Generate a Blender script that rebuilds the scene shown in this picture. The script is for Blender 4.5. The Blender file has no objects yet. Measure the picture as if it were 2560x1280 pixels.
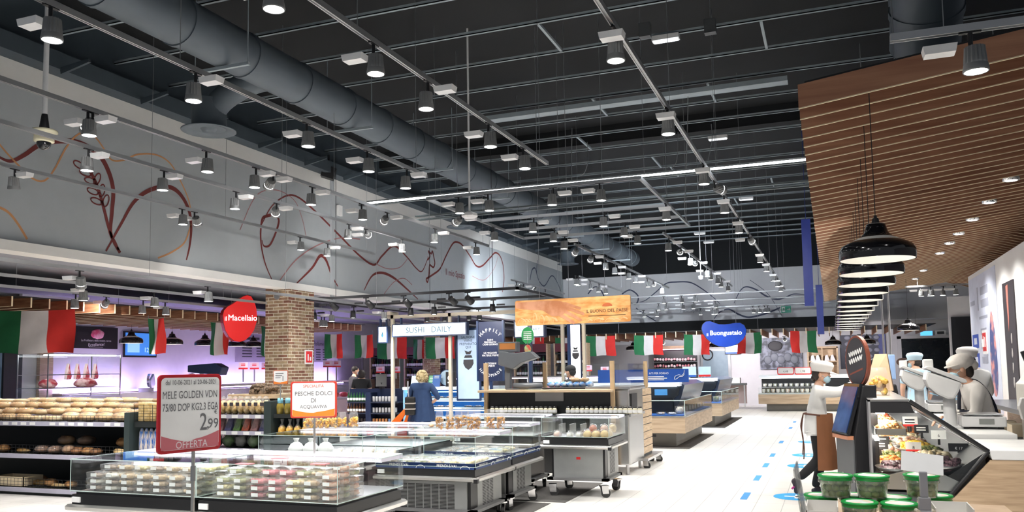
import bpy, bmesh, math, random
from mathutils import Vector, Matrix
random.seed(7)
S = bpy.context.scene
COL = S.collection
PI = math.pi
# ---------------------------------------------------------------- camera, world, exposure
F, YAW, PIT, ROL, CY, EYE = 2074.26, .366916, .0782212, -.01623, 760.3, 1.6
_fw = Vector((-math.sin(YAW)*math.cos(PIT), math.cos(YAW)*math.cos(PIT), math.sin(PIT)))
_r0 = Vector((math.cos(YAW), math.sin(YAW), 0)); _u0 = _r0.cross(_fw)
RT = _r0*math.cos(ROL) + _u0*math.sin(ROL); UP = -_r0*math.sin(ROL) + _u0*math.cos(ROL); FW = _fw
CAMP = Vector((0, 0, EYE))
cd = bpy.data.cameras.new('camera'); cam = bpy.data.objects.new('camera', cd); COL.objects.link(cam)
m3 = Matrix((RT, UP, -FW)).transposed(); cam.matrix_world = Matrix.Translation(CAMP) @ m3.to_4x4()
cd.sensor_width = 36; cd.lens = F/2560*36; cd.shift_y = (CY-640)/2560; cd.clip_start = .05; cd.clip_end = 200
S.camera = cam
w = bpy.data.worlds.new('world'); S.world = w; w.use_nodes = True
w.node_tree.nodes['Background'].inputs[0].default_value = (.86, .92, 1, 1)
w.node_tree.nodes['Background'].inputs[1].default_value = .22
S.view_settings.view_transform = 'Standard'; S.view_settings.look = 'None'
S.view_settings.exposure = 0.0; S.view_settings.gamma = 1; S.view_settings.use_curve_mapping = False
S.cycles.transparent_max_bounces = 64
LAMP_W = 210.0

def ray(px, py): return FW + RT*((px-1280)/F) + UP*((CY-py)/F)
def P(px, py, x=None, y=None, z=None, d=None):        # a pixel of the photo -> the point where its ray meets a plane of the place
    r = ray(px, py)
    if x is not None: t = x/r.x
    elif y is not None: t = y/r.y
    elif z is not None: t = (z-EYE)/r.z
    else: t = d
    return CAMP + r*t
# ---------------------------------------------------------------- materials
MATS = {}
def M(name, col, rough=.5, metal=0, emis=0, noise=.06, scale=6, bump=0, coat=0, ecol=None, sub=0):
    if name in MATS: return MATS[name]
    m = bpy.data.materials.new(name); m.use_nodes = True; nt = m.node_tree; b = nt.nodes['Principled BSDF']
    b.inputs['Roughness'].default_value = rough; b.inputs['Metallic'].default_value = metal
    if coat: b.inputs['Coat Weight'].default_value = coat
    if sub: b.inputs['Subsurface Weight'].default_value = sub; b.inputs['Subsurface Radius'].default_value = (.02, .01, .006)
    b.inputs['Base Color'].default_value = (*col, 1)
    if noise:
        tc = nt.nodes.new('ShaderNodeTexCoord'); nz = nt.nodes.new('ShaderNodeTexNoise'); mx = nt.nodes.new('ShaderNodeMix'); mx.data_type = 'RGBA'
        nz.inputs['Scale'].default_value = scale; nz.inputs['Detail'].default_value = 4
        nt.links.new(tc.outputs['Object'], nz.inputs['Vector']); nt.links.new(nz.outputs['Fac'], mx.inputs[0])
        mx.inputs[6].default_value = (*[max(0, c*(1-noise*2)) for c in col], 1); mx.inputs[7].default_value = (*[min(1, c*(1+noise*2)) for c in col], 1)
        nt.links.new(mx.outputs[2], b.inputs['Base Color'])
        if bump:
            bp = nt.nodes.new('ShaderNodeBump'); bp.inputs['Strength'].default_value = bump; bp.inputs['Distance'].default_value = .02
            nt.links.new(nz.outputs['Fac'], bp.inputs['Height']); nt.links.new(bp.outputs['Normal'], b.inputs['Normal'])
    if emis:
        b.inputs['Emission Color'].default_value = (*(ecol or col), 1); b.inputs['Emission Strength'].default_value = emis
    MATS[name] = m; return m
def two_tone(name, c1, c2, scale, rough=.5, lo=.4, hi=.6, stretch=(1, 1, 1), bump=0, detail=4, kind='noise', c3=None):
    m = bpy.data.materials.new(name); m.use_nodes = True; nt = m.node_tree; b = nt.nodes['Principled BSDF']; MATS[name] = m
    tc = nt.nodes.new('ShaderNodeTexCoord'); mp = nt.nodes.new('ShaderNodeMapping'); mp.inputs['Scale'].default_value = stretch
    nz = nt.nodes.new('ShaderNodeTexVoronoi' if kind == 'voronoi' else 'ShaderNodeTexNoise'); nz.inputs['Scale'].default_value = scale
    if kind != 'voronoi': nz.inputs['Detail'].default_value = detail
    rp = nt.nodes.new('ShaderNodeValToRGB'); e = rp.color_ramp.elements
    e[0].position = lo; e[0].color = (*c1, 1); e[1].position = hi; e[1].color = (*c2, 1)
    if c3: k = e.new(min(1, hi+.15)); k.color = (*c3, 1)
    nt.links.new(tc.outputs['Object'], mp.inputs['Vector']); nt.links.new(mp.outputs[0], nz.inputs['Vector'])
    src = nz.outputs['Color'] if kind == 'voronoi' else nz.outputs['Fac']
    nt.links.new(src, rp.inputs[0]); nt.links.new(rp.outputs[0], b.inputs['Base Color']); b.inputs['Roughness'].default_value = rough
    if bump:
        bp = nt.nodes.new('ShaderNodeBump'); bp.inputs['Strength'].default_value = bump; bp.inputs['Distance'].default_value = .02
        nt.links.new(nz.outputs[0], bp.inputs['Height']); nt.links.new(bp.outputs['Normal'], b.inputs['Normal'])
    return m
def film(name, tint=(1, 1, 1), gloss=.05, body=0, bcol=(1, 1, 1), ior=1.45):   # thin clear sheet: lets light through, reflects by Fresnel, a little milky body
    m = bpy.data.materials.new(name); m.use_nodes = True; nt = m.node_tree; MATS[name] = m
    for n in list(nt.nodes): nt.nodes.remove(n)
    o = nt.nodes.new('ShaderNodeOutputMaterial'); t = nt.nodes.new('ShaderNodeBsdfTransparent'); t.inputs[0].default_value = (*tint, 1)
    g = nt.nodes.new('ShaderNodeBsdfGlossy'); g.inputs['Roughness'].default_value = gloss
    fr = nt.nodes.new('ShaderNodeFresnel'); geo = nt.nodes.new('ShaderNodeNewGeometry'); mi = nt.nodes.new('ShaderNodeMapRange'); mi.inputs[3].default_value = ior; mi.inputs[4].default_value = 1/ior   # both faces of a thin sheet reflect alike
    nt.links.new(geo.outputs['Backfacing'], mi.inputs[0]); nt.links.new(mi.outputs[0], fr.inputs[0])
    mx = nt.nodes.new('ShaderNodeMixShader'); src = t.outputs[0]
    if body:
        df = nt.nodes.new('ShaderNodeBsdfDiffuse'); df.inputs[0].default_value = (*bcol, 1); m2 = nt.nodes.new('ShaderNodeMixShader')
        tc = nt.nodes.new('ShaderNodeTexCoord'); nz = nt.nodes.new('ShaderNodeTexNoise'); nz.inputs['Scale'].default_value = 14
        mr = nt.nodes.new('ShaderNodeMapRange'); mr.inputs[3].default_value = 0; mr.inputs[4].default_value = body*2
        nt.links.new(tc.outputs['Object'], nz.inputs['Vector']); nt.links.new(nz.outputs['Fac'], mr.inputs[0]); nt.links.new(mr.outputs[0], m2.inputs[0])
        nt.links.new(t.outputs[0], m2.inputs[1]); nt.links.new(df.outputs[0], m2.inputs[2]); src = m2.outputs[0]
    nt.links.new(fr.outputs[0], mx.inputs[0]); nt.links.new(src, mx.inputs[1]); nt.links.new(g.outputs[0], mx.inputs[2]); nt.links.new(mx.outputs[0], o.inputs[0])
    return m
WHITE = M('white_paint', (.78, .78, .77), .55); PLAST = M('white_plastic', (.82, .82, .82), .35); GREY = M('grey_metal', (.34, .35, .36), .4, .6)
DGREY = M('dark_grey', (.07, .075, .08), .5); BLACK = M('black_paint', (.012, .012, .014), .45); GLOSSB = M('gloss_black', (.008, .008, .01), .12, coat=.5)
STEEL = M('steel', (.62, .62, .62), .28, 1, noise=.03); CHROME = M('chrome', (.75, .75, .76), .15, 1, noise=0); ALU = M('aluminium', (.5, .51, .52), .38, .8)
JOIST = M('joist_grey', (.30, .35, .38), .6); DUCT = M('duct_paint', (.095, .118, .14), .55, .2, noise=.05, scale=2); LEDGE = M('ledge_paint', (.045, .062, .078), .6)
CEILB = M('ceiling_black', (.006, .0072, .009), .9); SOFFITGREY = M('soffit_grey', (.30, .31, .35), .8)  # soffit_grey is the low ceiling's own even grey
LAMPG = M('lamp_grey', (.22, .225, .23), .5, .3); LENS = M('lamp_lens', (1, 1, 1), .4, 0, 14, noise=0, ecol=(1, .98, .95))
NAVY = M('navy', (.012, .03, .09), .4); BLUE = M('sign_blue', (.012, .06, .33), .4); MIDBLUE = M('mid_blue', (.03, .12, .42), .4)
RED = M('sign_red', (.72, .02, .02), .4); ORANGE = M('orange', (.85, .22, .02), .45); GREEN = M('sign_green', (.02, .3, .09), .4)
PAPER = M('paper', (.85, .85, .84), .6); INK = M('ink', (.03, .03, .035), .6); CREAM = M('cream_edge', (.82, .68, .46), .55)
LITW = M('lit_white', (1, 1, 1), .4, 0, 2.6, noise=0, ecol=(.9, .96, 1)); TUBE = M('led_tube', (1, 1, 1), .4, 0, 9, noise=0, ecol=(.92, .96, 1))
GLASS = film('clear_glass', (.97, .985, .98), .02); PERSPEX = film('perspex', (.97, .98, .985), .08, .05, (.9, .93, .95)); WRAP = film('clear_wrap', (.97, .97, .97), .12, .14, (.95, .95, .95))
WOODL = two_tone('light_oak', (.50, .36, .22), (.66, .50, .33), 5, .5, .35, .65, (1, 1, 9))
WOODLX = two_tone('light_oak_planks', (.42, .29, .18), (.58, .42, .27), 4, .5, .35, .65, (1, 1, 12))
WOODD = two_tone('brown_wood', (.19, .075, .035), (.34, .16, .085), 3, .5, .3, .7, (1.2, 1, 9))
SKIN = M('skin', (.62, .36, .25), .5, noise=.03, sub=.1); HAIRB = M('dark_hair', (.02, .014, .012), .55, noise=.2, scale=60)
# ---------------------------------------------------------------- mesh builder
class MB:
    def __init__(s): s.v = []; s.f = []; s.m = []; s.sm = []
    def add(s, vs, fs, m=0, smooth=False):
        o = len(s.v); s.v += [tuple(v) for v in vs]
        for f in fs: s.f.append([i+o for i in f]); s.m.append(m); s.sm.append(smooth)
        return s
    def box(s, x0, y0, z0, x1, y1, z1, m=0):
        vs = [(x, y, z) for x in (x0, x1) for y in (y0, y1) for z in (z0, z1)]
        return s.add(vs, [(0, 1, 3, 2), (4, 6, 7, 5), (0, 4, 5, 1), (2, 3, 7, 6), (0, 2, 6, 4), (1, 5, 7, 3)], m)
    def obox(s, c, size, mat3, m=0):
        c = Vector(c); hx, hy, hz = [q/2 for q in size]
        vs = [c + mat3 @ Vector((x, y, z)) for x in (-hx, hx) for y in (-hy, hy) for z in (-hz, hz)]
        return s.add(vs, [(0, 1, 3, 2), (4, 6, 7, 5), (0, 4, 5, 1), (2, 3, 7, 6), (0, 2, 6, 4), (1, 5, 7, 3)], m)
    def hexa(s, b, t, m=0):                                       # b, t: four bottom and four top corners in order
        return s.add(list(b)+list(t), [(3, 2, 1, 0), (4, 5, 6, 7), (0, 1, 5, 4), (1, 2, 6, 5), (2, 3, 7, 6), (3, 0, 4, 7)], m)
    def cyl(s, p0, p1, r0, r1=None, n=12, m=0, cap=True, smooth=True):
        p0 = Vector(p0); p1 = Vector(p1); r1 = r0 if r1 is None else r1; d = (p1-p0)
        if d.length < 1e-9: return s
        d.normalize(); a = d.orthogonal().normalized(); b = d.cross(a)
        vs = [p + (a*math.cos(2*PI*k/n) + b*math.sin(2*PI*k/n))*r for p, r in ((p0, r0), (p1, r1)) for k in range(n)]
        s.add(vs, [(k, (k+1) % n, n+(k+1) % n, n+k) for k in range(n)], m, smooth)
        if cap: s.add(vs[:n], [list(range(n))[::-1]], m); s.add(vs[n:], [list(range(n))], m)
        return s
    def tube(s, pts, r, n=6, m=0, cap=True, smooth=True):
        pts = [Vector(p) for p in pts]; rr = r if isinstance(r, (list, tuple)) else [r]*len(pts); vs = []; up = None
        for i, p in enumerate(pts):
            d = (pts[min(i+1, len(pts)-1)]-pts[max(i-1, 0)]).normalized()
            a = d.orthogonal().normalized() if up is None else (up - d*up.dot(d)).normalized()
            up = a; b = d.cross(a)
            vs += [p + (a*math.cos(2*PI*k/n) + b*math.sin(2*PI*k/n))*rr[i] for k in range(n)]
        fs = [(i*n+k, i*n+(k+1) % n, (i+1)*n+(k+1) % n, (i+1)*n+k) for i in range(len(pts)-1) for k in range(n)]
        s.add(vs, fs, m, smooth)
        if cap: s.add(vs[:n], [list(range(n))[::-1]], m); s.add(vs[-n:], [list(range(n))], m)
        return s
    def lathe(s, prof, n=20, c=(0, 0, 0), m=0, smooth=True, star=0, sx=1, sy=1):
        c = Vector(c); vs = []
        for r, z in prof:
            for k in range(n):
                q = r*(1-star) if (star and k % 2) else r
                vs.append(c + Vector((q*sx*math.cos(2*PI*k/n), q*sy*math.sin(2*PI*k/n), z)))
        return s.add(vs, [(i*n+k, i*n+(k+1) % n, (i+1)*n+(k+1) % n, (i+1)*n+k) for i in range(len(prof)-1) for k in range(n)], m, smooth and not star)
    def disc(s, c, r, n=16, m=0, up=1, sx=1, sy=1):
        c = Vector(c); vs = [c + Vector((r*sx*math.cos(2*PI*k/n), r*sy*math.sin(2*PI*k/n), 0)) for k in range(n)]
        return s.add(vs, [list(range(n)) if up > 0 else list(range(n))[::-1]], m)
    def ell(s, c, rx, ry, rz, n=12, k=8, m=0, jit=0, rnd=None, smooth=True):
        c = Vector(c); rnd = rnd or random; vs = [c + Vector((0, 0, -rz))]
        for i in range(1, k):
            t = -PI/2 + PI*i/k
            for j in range(n):
                q = 1 + (rnd.uniform(-jit, jit) if jit else 0)
                vs.append(c + Vector((rx*math.cos(t)*math.cos(2*PI*j/n)*q, ry*math.cos(t)*math.sin(2*PI*j/n)*q, rz*math.sin(t)*q)))
        vs.append(c + Vector((0, 0, rz))); L = len(vs)-1
        fs = [(0, 1+(j+1) % n, 1+j) for j in range(n)] + [(L, L-n+j, L-n+(j+1) % n) for j in range(n)]
        fs += [(1+i*n+j, 1+i*n+(j+1) % n, 1+(i+1)*n+(j+1) % n, 1+(i+1)*n+j) for i in range(k-2) for j in range(n)]
        return s.add(vs, fs, m, smooth)
    def prism(s, poly, fn, t0, t1, m=0, smooth=False):            # poly of (a,b); fn(a,b,t) -> point
        n = len(poly); vs = [fn(a, b, t0) for a, b in poly] + [fn(a, b, t1) for a, b in poly]
        s.add(vs, [list(range(n))[::-1], list(range(n, 2*n))], m)
        return s.add(vs, [(k, (k+1) % n, n+(k+1) % n, n+k) for k in range(n)], m, smooth)
    def quad(s, a, b, c, d, m=0): return s.add([a, b, c, d], [(0, 1, 2, 3)], m)
    def grid(s, fn, nu, nv, m=0, smooth=True, thick=None):
        vs = [fn(i/nu, j/nv) for j in range(nv+1) for i in range(nu+1)]; W = nu+1
        s.add(vs, [(j*W+i, j*W+i+1, (j+1)*W+i+1, (j+1)*W+i) for j in range(nv) for i in range(nu)], m, smooth)
        if thick:
            t = Vector(thick); s.add([Vector(v)+t for v in vs], [(j*W+i, (j+1)*W+i, (j+1)*W+i+1, j*W+i+1) for j in range(nv) for i in range(nu)], m, smooth)
        return s
    def mesh(s, name, mats, fix=True, bevel=0):
        me = bpy.data.meshes.new(name); me.from_pydata(s.v, [], s.f)
        for m in (mats if isinstance(mats, (list, tuple)) else [mats]): me.materials.append(m)
        me.polygons.foreach_set('material_index', s.m); me.polygons.foreach_set('use_smooth', s.sm)
        if fix or bevel:
            bm = bmesh.new(); bm.from_mesh(me)
            if bevel:
                bmesh.ops.remove_doubles(bm, verts=bm.verts, dist=1e-5)
                bmesh.ops.bevel(bm, geom=[e for e in bm.edges if len(e.link_faces) == 2 and e.calc_face_angle(0) > .6], offset=bevel, segments=2, affect='EDGES', profile=.6)
            if fix: bmesh.ops.recalc_face_normals(bm, faces=bm.faces)
            bm.to_mesh(me); bm.free()
        me.update(); return me
    def build(s, name, mats, parent=None, fix=True, bevel=0, loc=None):
        o = bpy.data.objects.new(name, s.mesh(name, mats, fix, bevel)); COL.objects.link(o)
        if parent: o.parent = parent
        if loc: o.location = loc
        return o
def tag(o, label=None, cat=None, group=None, kind=None):
    if label: o['label'] = label
    if cat: o['category'] = cat
    if group: o['group'] = group
    if kind: o['kind'] = kind
    return o
def thing(name, label, cat, loc=(0, 0, 0), rz=0, group=None):
    o = bpy.data.objects.new(name, None); COL.objects.link(o); o.empty_display_size = .1
    o.location = loc; o.rotation_euler = (0, 0, rz); return tag(o, label, cat, group)
KIDS = {}
def dup(root, loc=None, rz=None, label=None, group=None):
    r = root.copy(); COL.objects.link(r)
    if loc is not None: r.location = loc
    if rz is not None: r.rotation_euler = (0, 0, rz)
    if label: r['label'] = label
    if group: r['group'] = group
    def rec(src, dst):
        for ch in list(src.children):
            c = ch.copy(); COL.objects.link(c); c.parent = dst; rec(ch, c)
    rec(root, r); return r
def struct(name, mb, m, parent=None, **k):
    o = mb.build(name, m, parent, **k); o['kind'] = 'structure'; return o
ORD = 'first second third fourth fifth sixth seventh eighth ninth tenth eleventh twelfth thirteenth fourteenth fifteenth sixteenth seventeenth eighteenth nineteenth twentieth'.split()
TEN = {2: 'twenty', 3: 'thirty', 4: 'forty', 5: 'fifty'}
def nth(i):
    if i < 20: return ORD[i]
    t, u = divmod(i+1, 10); return TEN[t]+'-'+ORD[u-1] if u else {3: 'thirtieth', 4: 'fortieth', 5: 'fiftieth'}[t]
_fc = {}
def text(name, s, m, parent, o, xd, ud, w=None, h=None, align='C', lift=.002, bold=0, wmax=None):   # flat lettering on a sign, in the sign's own frame
    if 'M' in s: bold = 0
    key = (s, bold)
    if key not in _fc:
        fc = bpy.data.curves.new('t', 'FONT'); fc.body = s; fc.size = 1; fc.offset = bold*.35; fc.resolution_u = 3; fc.space_line = .95
        fc.align_x = 'CENTER'
        fo = bpy.data.objects.new('t', fc); COL.objects.link(fo)
        dg = bpy.context.evaluated_depsgraph_get(); dg.update(); me = bpy.data.meshes.new_from_object(fo.evaluated_get(dg))
        bpy.data.objects.remove(fo); _fc[key] = me
    src = _fc[key]; me = src.copy(); me.materials.clear(); me.materials.append(m)
    xs = [v.co.x for v in me.vertices]; ys = [v.co.y for v in me.vertices]
    bw = max(xs)-min(xs); bh = max(ys)-min(ys)
    sx = w/bw if w else None; sy = h/bh if h else None
    if sx is None: sx = sy
    if sy is None: sy = sx
    if wmax and bw*sx > wmax: sx = wmax/bw
    xd = Vector(xd).normalized(); ud = Vector(ud).normalized(); n = xd.cross(ud); o = Vector(o)
    x0 = {'C': (max(xs)+min(xs))/2, 'L': min(xs), 'R': max(xs)}[align]; y0 = (max(ys)+min(ys))/2
    for v in me.vertices: v.co = o + xd*((v.co.x-x0)*sx) + ud*((v.co.y-y0)*sy) + n*lift
    ob = bpy.data.objects.new(name, me); COL.objects.link(ob); ob.parent = parent; return ob
def rrect(w, h, r, n=5):
    pts = []
    for cx, cy, a in ((w/2-r, h/2-r, 0), (-w/2+r, h/2-r, 90), (-w/2+r, -h/2+r, 180), (w/2-r, -h/2+r, 270)):
        pts += [(cx+r*math.cos(math.radians(a+90*k/n)), cy+r*math.sin(math.radians(a+90*k/n))) for k in range(n+1)]
    return pts
def plane_fn(o, xd, ud):
    o = Vector(o); xd = Vector(xd).normalized(); ud = Vector(ud).normalized(); n = xd.cross(ud)
    return lambda a, b, t: o + xd*a + ud*b + n*t
def rz3(a): return Matrix.Rotation(a, 3, 'Z')
def spline(pts, n=8):
    pts = [Vector(p) for p in pts]; out = []
    for i in range(len(pts)-1):
        p0 = pts[max(i-1, 0)]; p1 = pts[i]; p2 = pts[i+1]; p3 = pts[min(i+2, len(pts)-1)]
        for k in range(n):
            t = k/n; out.append(.5*((2*p1)+(p2-p0)*t+(2*p0-5*p1+4*p2-p3)*t*t+(3*p1-p0-3*p2+p3)*t**3))
    return out+[pts[-1]]
# ---------------------------------------------------------------- the shell of the shop
def floor_mat():
    m = bpy.data.materials.new('floor_tiles'); m.use_nodes = True; nt = m.node_tree; b = nt.nodes['Principled BSDF']
    tc = nt.nodes.new('ShaderNodeTexCoord'); mp = nt.nodes.new('ShaderNodeMapping'); mp.inputs['Rotation'].default_value = (0, 0, PI/2)
    br = nt.nodes.new('ShaderNodeTexBrick'); br.offset = 0; br.inputs['Scale'].default_value = 1
    br.inputs['Color1'].default_value = (.74, .72, .68, 1); br.inputs['Color2'].default_value = (.68, .66, .625, 1); br.inputs['Mortar'].default_value = (.30, .29, .28, 1)
    br.inputs['Mortar Size'].default_value = .0035; br.inputs['Mortar Smooth'].default_value = .2; br.inputs['Bias'].default_value = -.2
    br.inputs['Brick Width'].default_value = .6; br.inputs['Row Height'].default_value = .3
    nz = nt.nodes.new('ShaderNodeTexNoise'); nz.inputs['Scale'].default_value = 1.3; nz.inputs['Detail'].default_value = 6
    mx = nt.nodes.new('ShaderNodeMix'); mx.data_type = 'RGBA'; mx.blend_type = 'MULTIPLY'; mx.inputs[0].default_value = .35
    rp = nt.nodes.new('ShaderNodeValToRGB'); rp.color_ramp.elements[0].position = .3; rp.color_ramp.elements[0].color = (.78, .78, .78, 1); rp.color_ramp.elements[1].position = .6
    L = nt.links.new
    L(tc.outputs['Object'], mp.inputs[0]); L(mp.outputs[0], br.inputs[0]); L(tc.outputs['Object'], nz.inputs[0]); L(nz.outputs[0], rp.inputs[0])
    L(br.outputs['Color'], mx.inputs[6]); L(rp.outputs[0], mx.inputs[7]); L(mx.outputs[2], b.inputs['Base Color'])
    b.inputs['Roughness'].default_value = .28
    bp = nt.nodes.new('ShaderNodeBump'); bp.inputs['Strength'].default_value = .15; bp.inputs['Distance'].default_value = .004; bp.invert = True
    L(br.outputs['Fac'], bp.inputs['Height']); L(bp.outputs[0], b.inputs['Normal'])
    return m
WALLG = M('mural_wall_grey', (.40, .43, .45), .75, noise=.02); WALLF = M('far_wall', (.6, .6, .62), .8, noise=.02); WALLW = M('upper_wall_white', (.8, .79, .76), .7, noise=.02)
XW = -10.5                                                        # plane of the mural wall
struct('floor', MB().box(-24, .5, -.1, 7, 37, 0), floor_mat())
struct('ceiling', MB().box(-11.2, -1, 7.05, 7, 37, 7.2), CEILB)
struct('wall_left', MB().box(XW-.25, 1.0, 3.4, XW, 33.6, 5.66), WALLG)
struct('trim_1', MB().box(XW-.27, 1.0, 3.33, XW+.09, 33.6, 3.47), WALLW)                    # pale lip under the mural wall
struct('trim_2', MB().box(XW-.25, 1.0, 5.66, XW-.01, 33.6, 6.02), WALLW)                    # white band over the mural
struct('trim_3', MB().box(XW-.25, 1.0, 6.02, XW+.40, 33.6, 6.22).box(XW+.28, 1.0, 5.97, XW+.40, 33.6, 6.02).box(XW+.0, 1.0, 6.22, XW+.12, 33.6, 7.05), LEDGE)
struct('wall_back', MB().box(XW, 33.4, 3.35, 0.9, 33.65, 5.35), WALLF)
struct('trim_4', MB().box(XW, 33.3, 5.35, 7, 33.65, 7.05), CEILB)
struct('trim_5', MB().box(-12.5, 33.3, 2.86, 1.0, 33.6, 3.4), CEILB)                        # black band below the far wall
struct('ceiling_side', MB().box(-24, 1.0, 3.5, XW-.25, 36, 3.62), SOFFITGREY)
# far perimeter
PINKW = M('butcher_tiles', (.70, .69, .72), .35, noise=.03)
struct('wall_butcher', MB().box(-19.2, 2, 0, -19, 29.5, 3.5), PINKW)
struct('wall_far', MB().box(-19, 34.6, 0, 7, 34.8, 3.6).box(.9, 33.5, 3.2, 7, 34.8, 6), WALLF)
struct('wall_right', MB().box(3.0, 12.0, 0, 3.2, 21.6, 3.55), WALLW)
struct('wall_rear_right', MB().box(6.6, 1, 0, 6.8, 35, 4.5), WALLF)
# ---------------------------------------------------------------- things overhead
for i in range(25):
    y = 6.2 + 1.165*i
    o = MB().box(XW, y-.025, 6.5, 6.5, y+.025, 6.515).box(XW, y-.025, 6.5, 6.5, y-.018, 6.55).box(XW, y+.018, 6.5, 6.5, y+.025, 6.55).build('ceiling_joist', JOIST)
    tag(o, f'{nth(i)} thin grey metal joist from the near end crossing under the black ceiling', 'joist', 'joists under the black ceiling')
k = 0
for px, py in ((1385, 100), (1510, 275), (1640, 400), (1445, 340), (1780, 230), (1905, 60), (1690, 430), (1840, 500), (1930, 450)):
    p = P(px, py, z=6.55); j = round((p.y-6.2)/1.165-.5); y = 6.2+1.165*j
    o = MB().box(-.02, 0, 0, .02, 1.165, .04).build('joist_link', JOIST, loc=(p.x, y, 6.5)); k += 1
    tag(o, f'{nth(k-1)} short grey metal bar linking two joists under the black ceiling', 'ceiling bar', 'short bars between the joists')
# black deck ribs are part of the ceiling; dark cross beam high up
struct('trim_6', MB().box(XW, 17.9, 6.66, 6.5, 18.2, 7.05), CEILB)
# main air duct
DX, DZ, DR = -6.85, 5.65, .285
duct = thing('air_duct', 'long round grey air duct running the length of the black ceiling', 'air duct', (DX, 1, DZ))
MB().cyl((0, 0, 0), (0, 29.5, 0), DR, n=32).build('duct_tube', DUCT, duct)
for i in range(26):
    MB().cyl((0, .6+1.13*i, 0), (0, .66+1.13*i, 0), DR+.014, n=32).build('seam_ring', DUCT, duct)
for i in range(10):
    y = 1.2 + 2.9*i
    h = MB().box(-.42, y-.02, -DR-.045, .42, y+.02, -DR-.005).cyl((-.4, y, -DR), (-.4, y, .85), .006, n=5).cyl((.4, y, -DR), (.4, y, .85), .006, n=5); h.build('hanger', JOIST, duct)
def diffuser(c, label, branch):
    t = thing('ceiling_diffuser', label, 'air diffuser', c, 0)
    MB().cyl((0, 0, .02), (0, 0, .42), .23, n=28).build('neck', DUCT, t)
    MB().lathe([(.20, .05), (.24, .01), (.36, -.015), (.37, -.01), (.37, .0), (.24, .03)], 32).build('flange', DUCT, t)
    MB().lathe([(.001, -.02), (.09, -.015), (.12, .03), (.2, .05), (.2, .2), (.001, .2)], 28).build('core', DUCT, t)
    v = Vector(branch)-Vector(c); MB().tube(spline([(0, 0, .2), (v.x*.2, v.y*.2, .45), (v.x*.6, v.y*.6, v.z), (v.x, v.y, v.z)], 6), .17, 18).build('branch_pipe', DUCT, t)
for px, py, z, lb in ((522, 326, 5.0, 'round grey ceiling diffuser nearest above the mural wall'), (1153, 567, 5.2, 'round grey ceiling diffuser in the middle above the mural wall'), (1420, 660, 5.2, 'farthest round grey ceiling diffuser at the end of the mural wall')):
    c = P(px, py, z=z); diffuser(c, lb, (DX, c.y+.2, DZ))
t = thing('branch_duct', 'short grey duct dropping behind the slatted wooden canopy', 'air duct', (1.1, 8.9, 5.3))
MB().cyl((0, -.2, .9), (0, 1.1, -.2), .36, n=28).build('duct_tube', DUCT, t)
MB().cyl((0, .1, .64), (0, .16, .6), .375, n=28).build('seam_ring', DUCT, t)
MB().cyl((0, .75, .1), (0, .81, .05), .375, n=28).build('seam_ring', DUCT, t)
MB().obox((0, .5, .75), (.2, 1.6, .8), Matrix.Rotation(.3, 3, 'Z')).build('duct_box', DUCT, t)
# wall brackets on the ledge
for i, (px, py) in enumerate(((157, 190), (357, 262), (510, 325), (650, 372), (765, 411), (862, 450), (943, 480), (1190, 572), (1228, 590), (1271, 605), (1308, 620), (1340, 632), (1372, 643))):
    p = P(px, py, x=XW+.42); z = 5.95
    o = MB().hexa([(0, -.02, .0), (.02, -.02, -.10), (.02, .02, -.10), (0, .02, 0)], [(.55, -.02, .05), (.55, -.02, .0), (.55, .02, 0), (.55, .02, .05)]).build('wall_bracket', LEDGE, loc=(XW+.38, p.y, 6.0))
    tag(o, f'{nth(i)} small dark bracket from the near end along the ledge above the mural', 'bracket', 'brackets along the dark ledge')
# ---------------------------------------------------------------- tracks and their spotlights
TZ = 4.2
def _lampmeshes():
    h = MB(); prof = [(.045, .16), (.058, .158), (.061, .12), (.067, .05), (.073, .012), (.071, .004), (.064, .004)]
    h.lathe([(.03, .165), (.045, .16)], 32).lathe(prof[:4], 32, star=.13).lathe(prof[3:], 32); h.disc((0, 0, .165), .03, 16)
    d = MB().hexa([(-.085, -.05, 0), (.085, -.05, 0), (.085, .05, 0), (-.085, .05, 0)], [(-.095, -.055, .05), (.095, -.055, .05), (.095, .055, .05), (-.095, .055, .05)])
    return h.mesh('lamp_head', [LAMPG]), MB().disc((0, 0, .006), .065, 24, up=-1).mesh('lens', [LENS], fix=False), d.mesh('driver_box', [PLAST]), \
        MB().box(-.06, -.016, -.02, .06, .016, 0).cyl((0, 0, -.02), (0, 0, -.10), .014, n=10).mesh('adapter', [BLACK])
LM = _lampmeshes()
LM_BLACK = MB().lathe([(.001, .17), (.055, .17), (.06, .1), (.07, 0), (.064, 0), (.06, .02)], 24).mesh('lamp_head', [BLACK])
DRV_BLACK = MB().box(-.09, -.02, 0, .09, .02, .035).mesh('driver_box', [BLACK])
LCOL = (1, .97, .94)
_ld = {}
def lamp_data(pw, col, ang):
    k = (pw, col, ang)
    if k not in _ld:
        l = bpy.data.lights.new('lamp_light', 'SPOT'); l.energy = pw; l.color = col; l.spot_size = math.radians(ang); l.spot_blend = .7; l.shadow_soft_size = .06; _ld[k] = l
    return _ld[k]
def kid(name, me, par, loc=(0, 0, 0)):
    o = bpy.data.objects.new(name, me); COL.objects.link(o); o.parent = par; o.location = loc; return o
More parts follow.
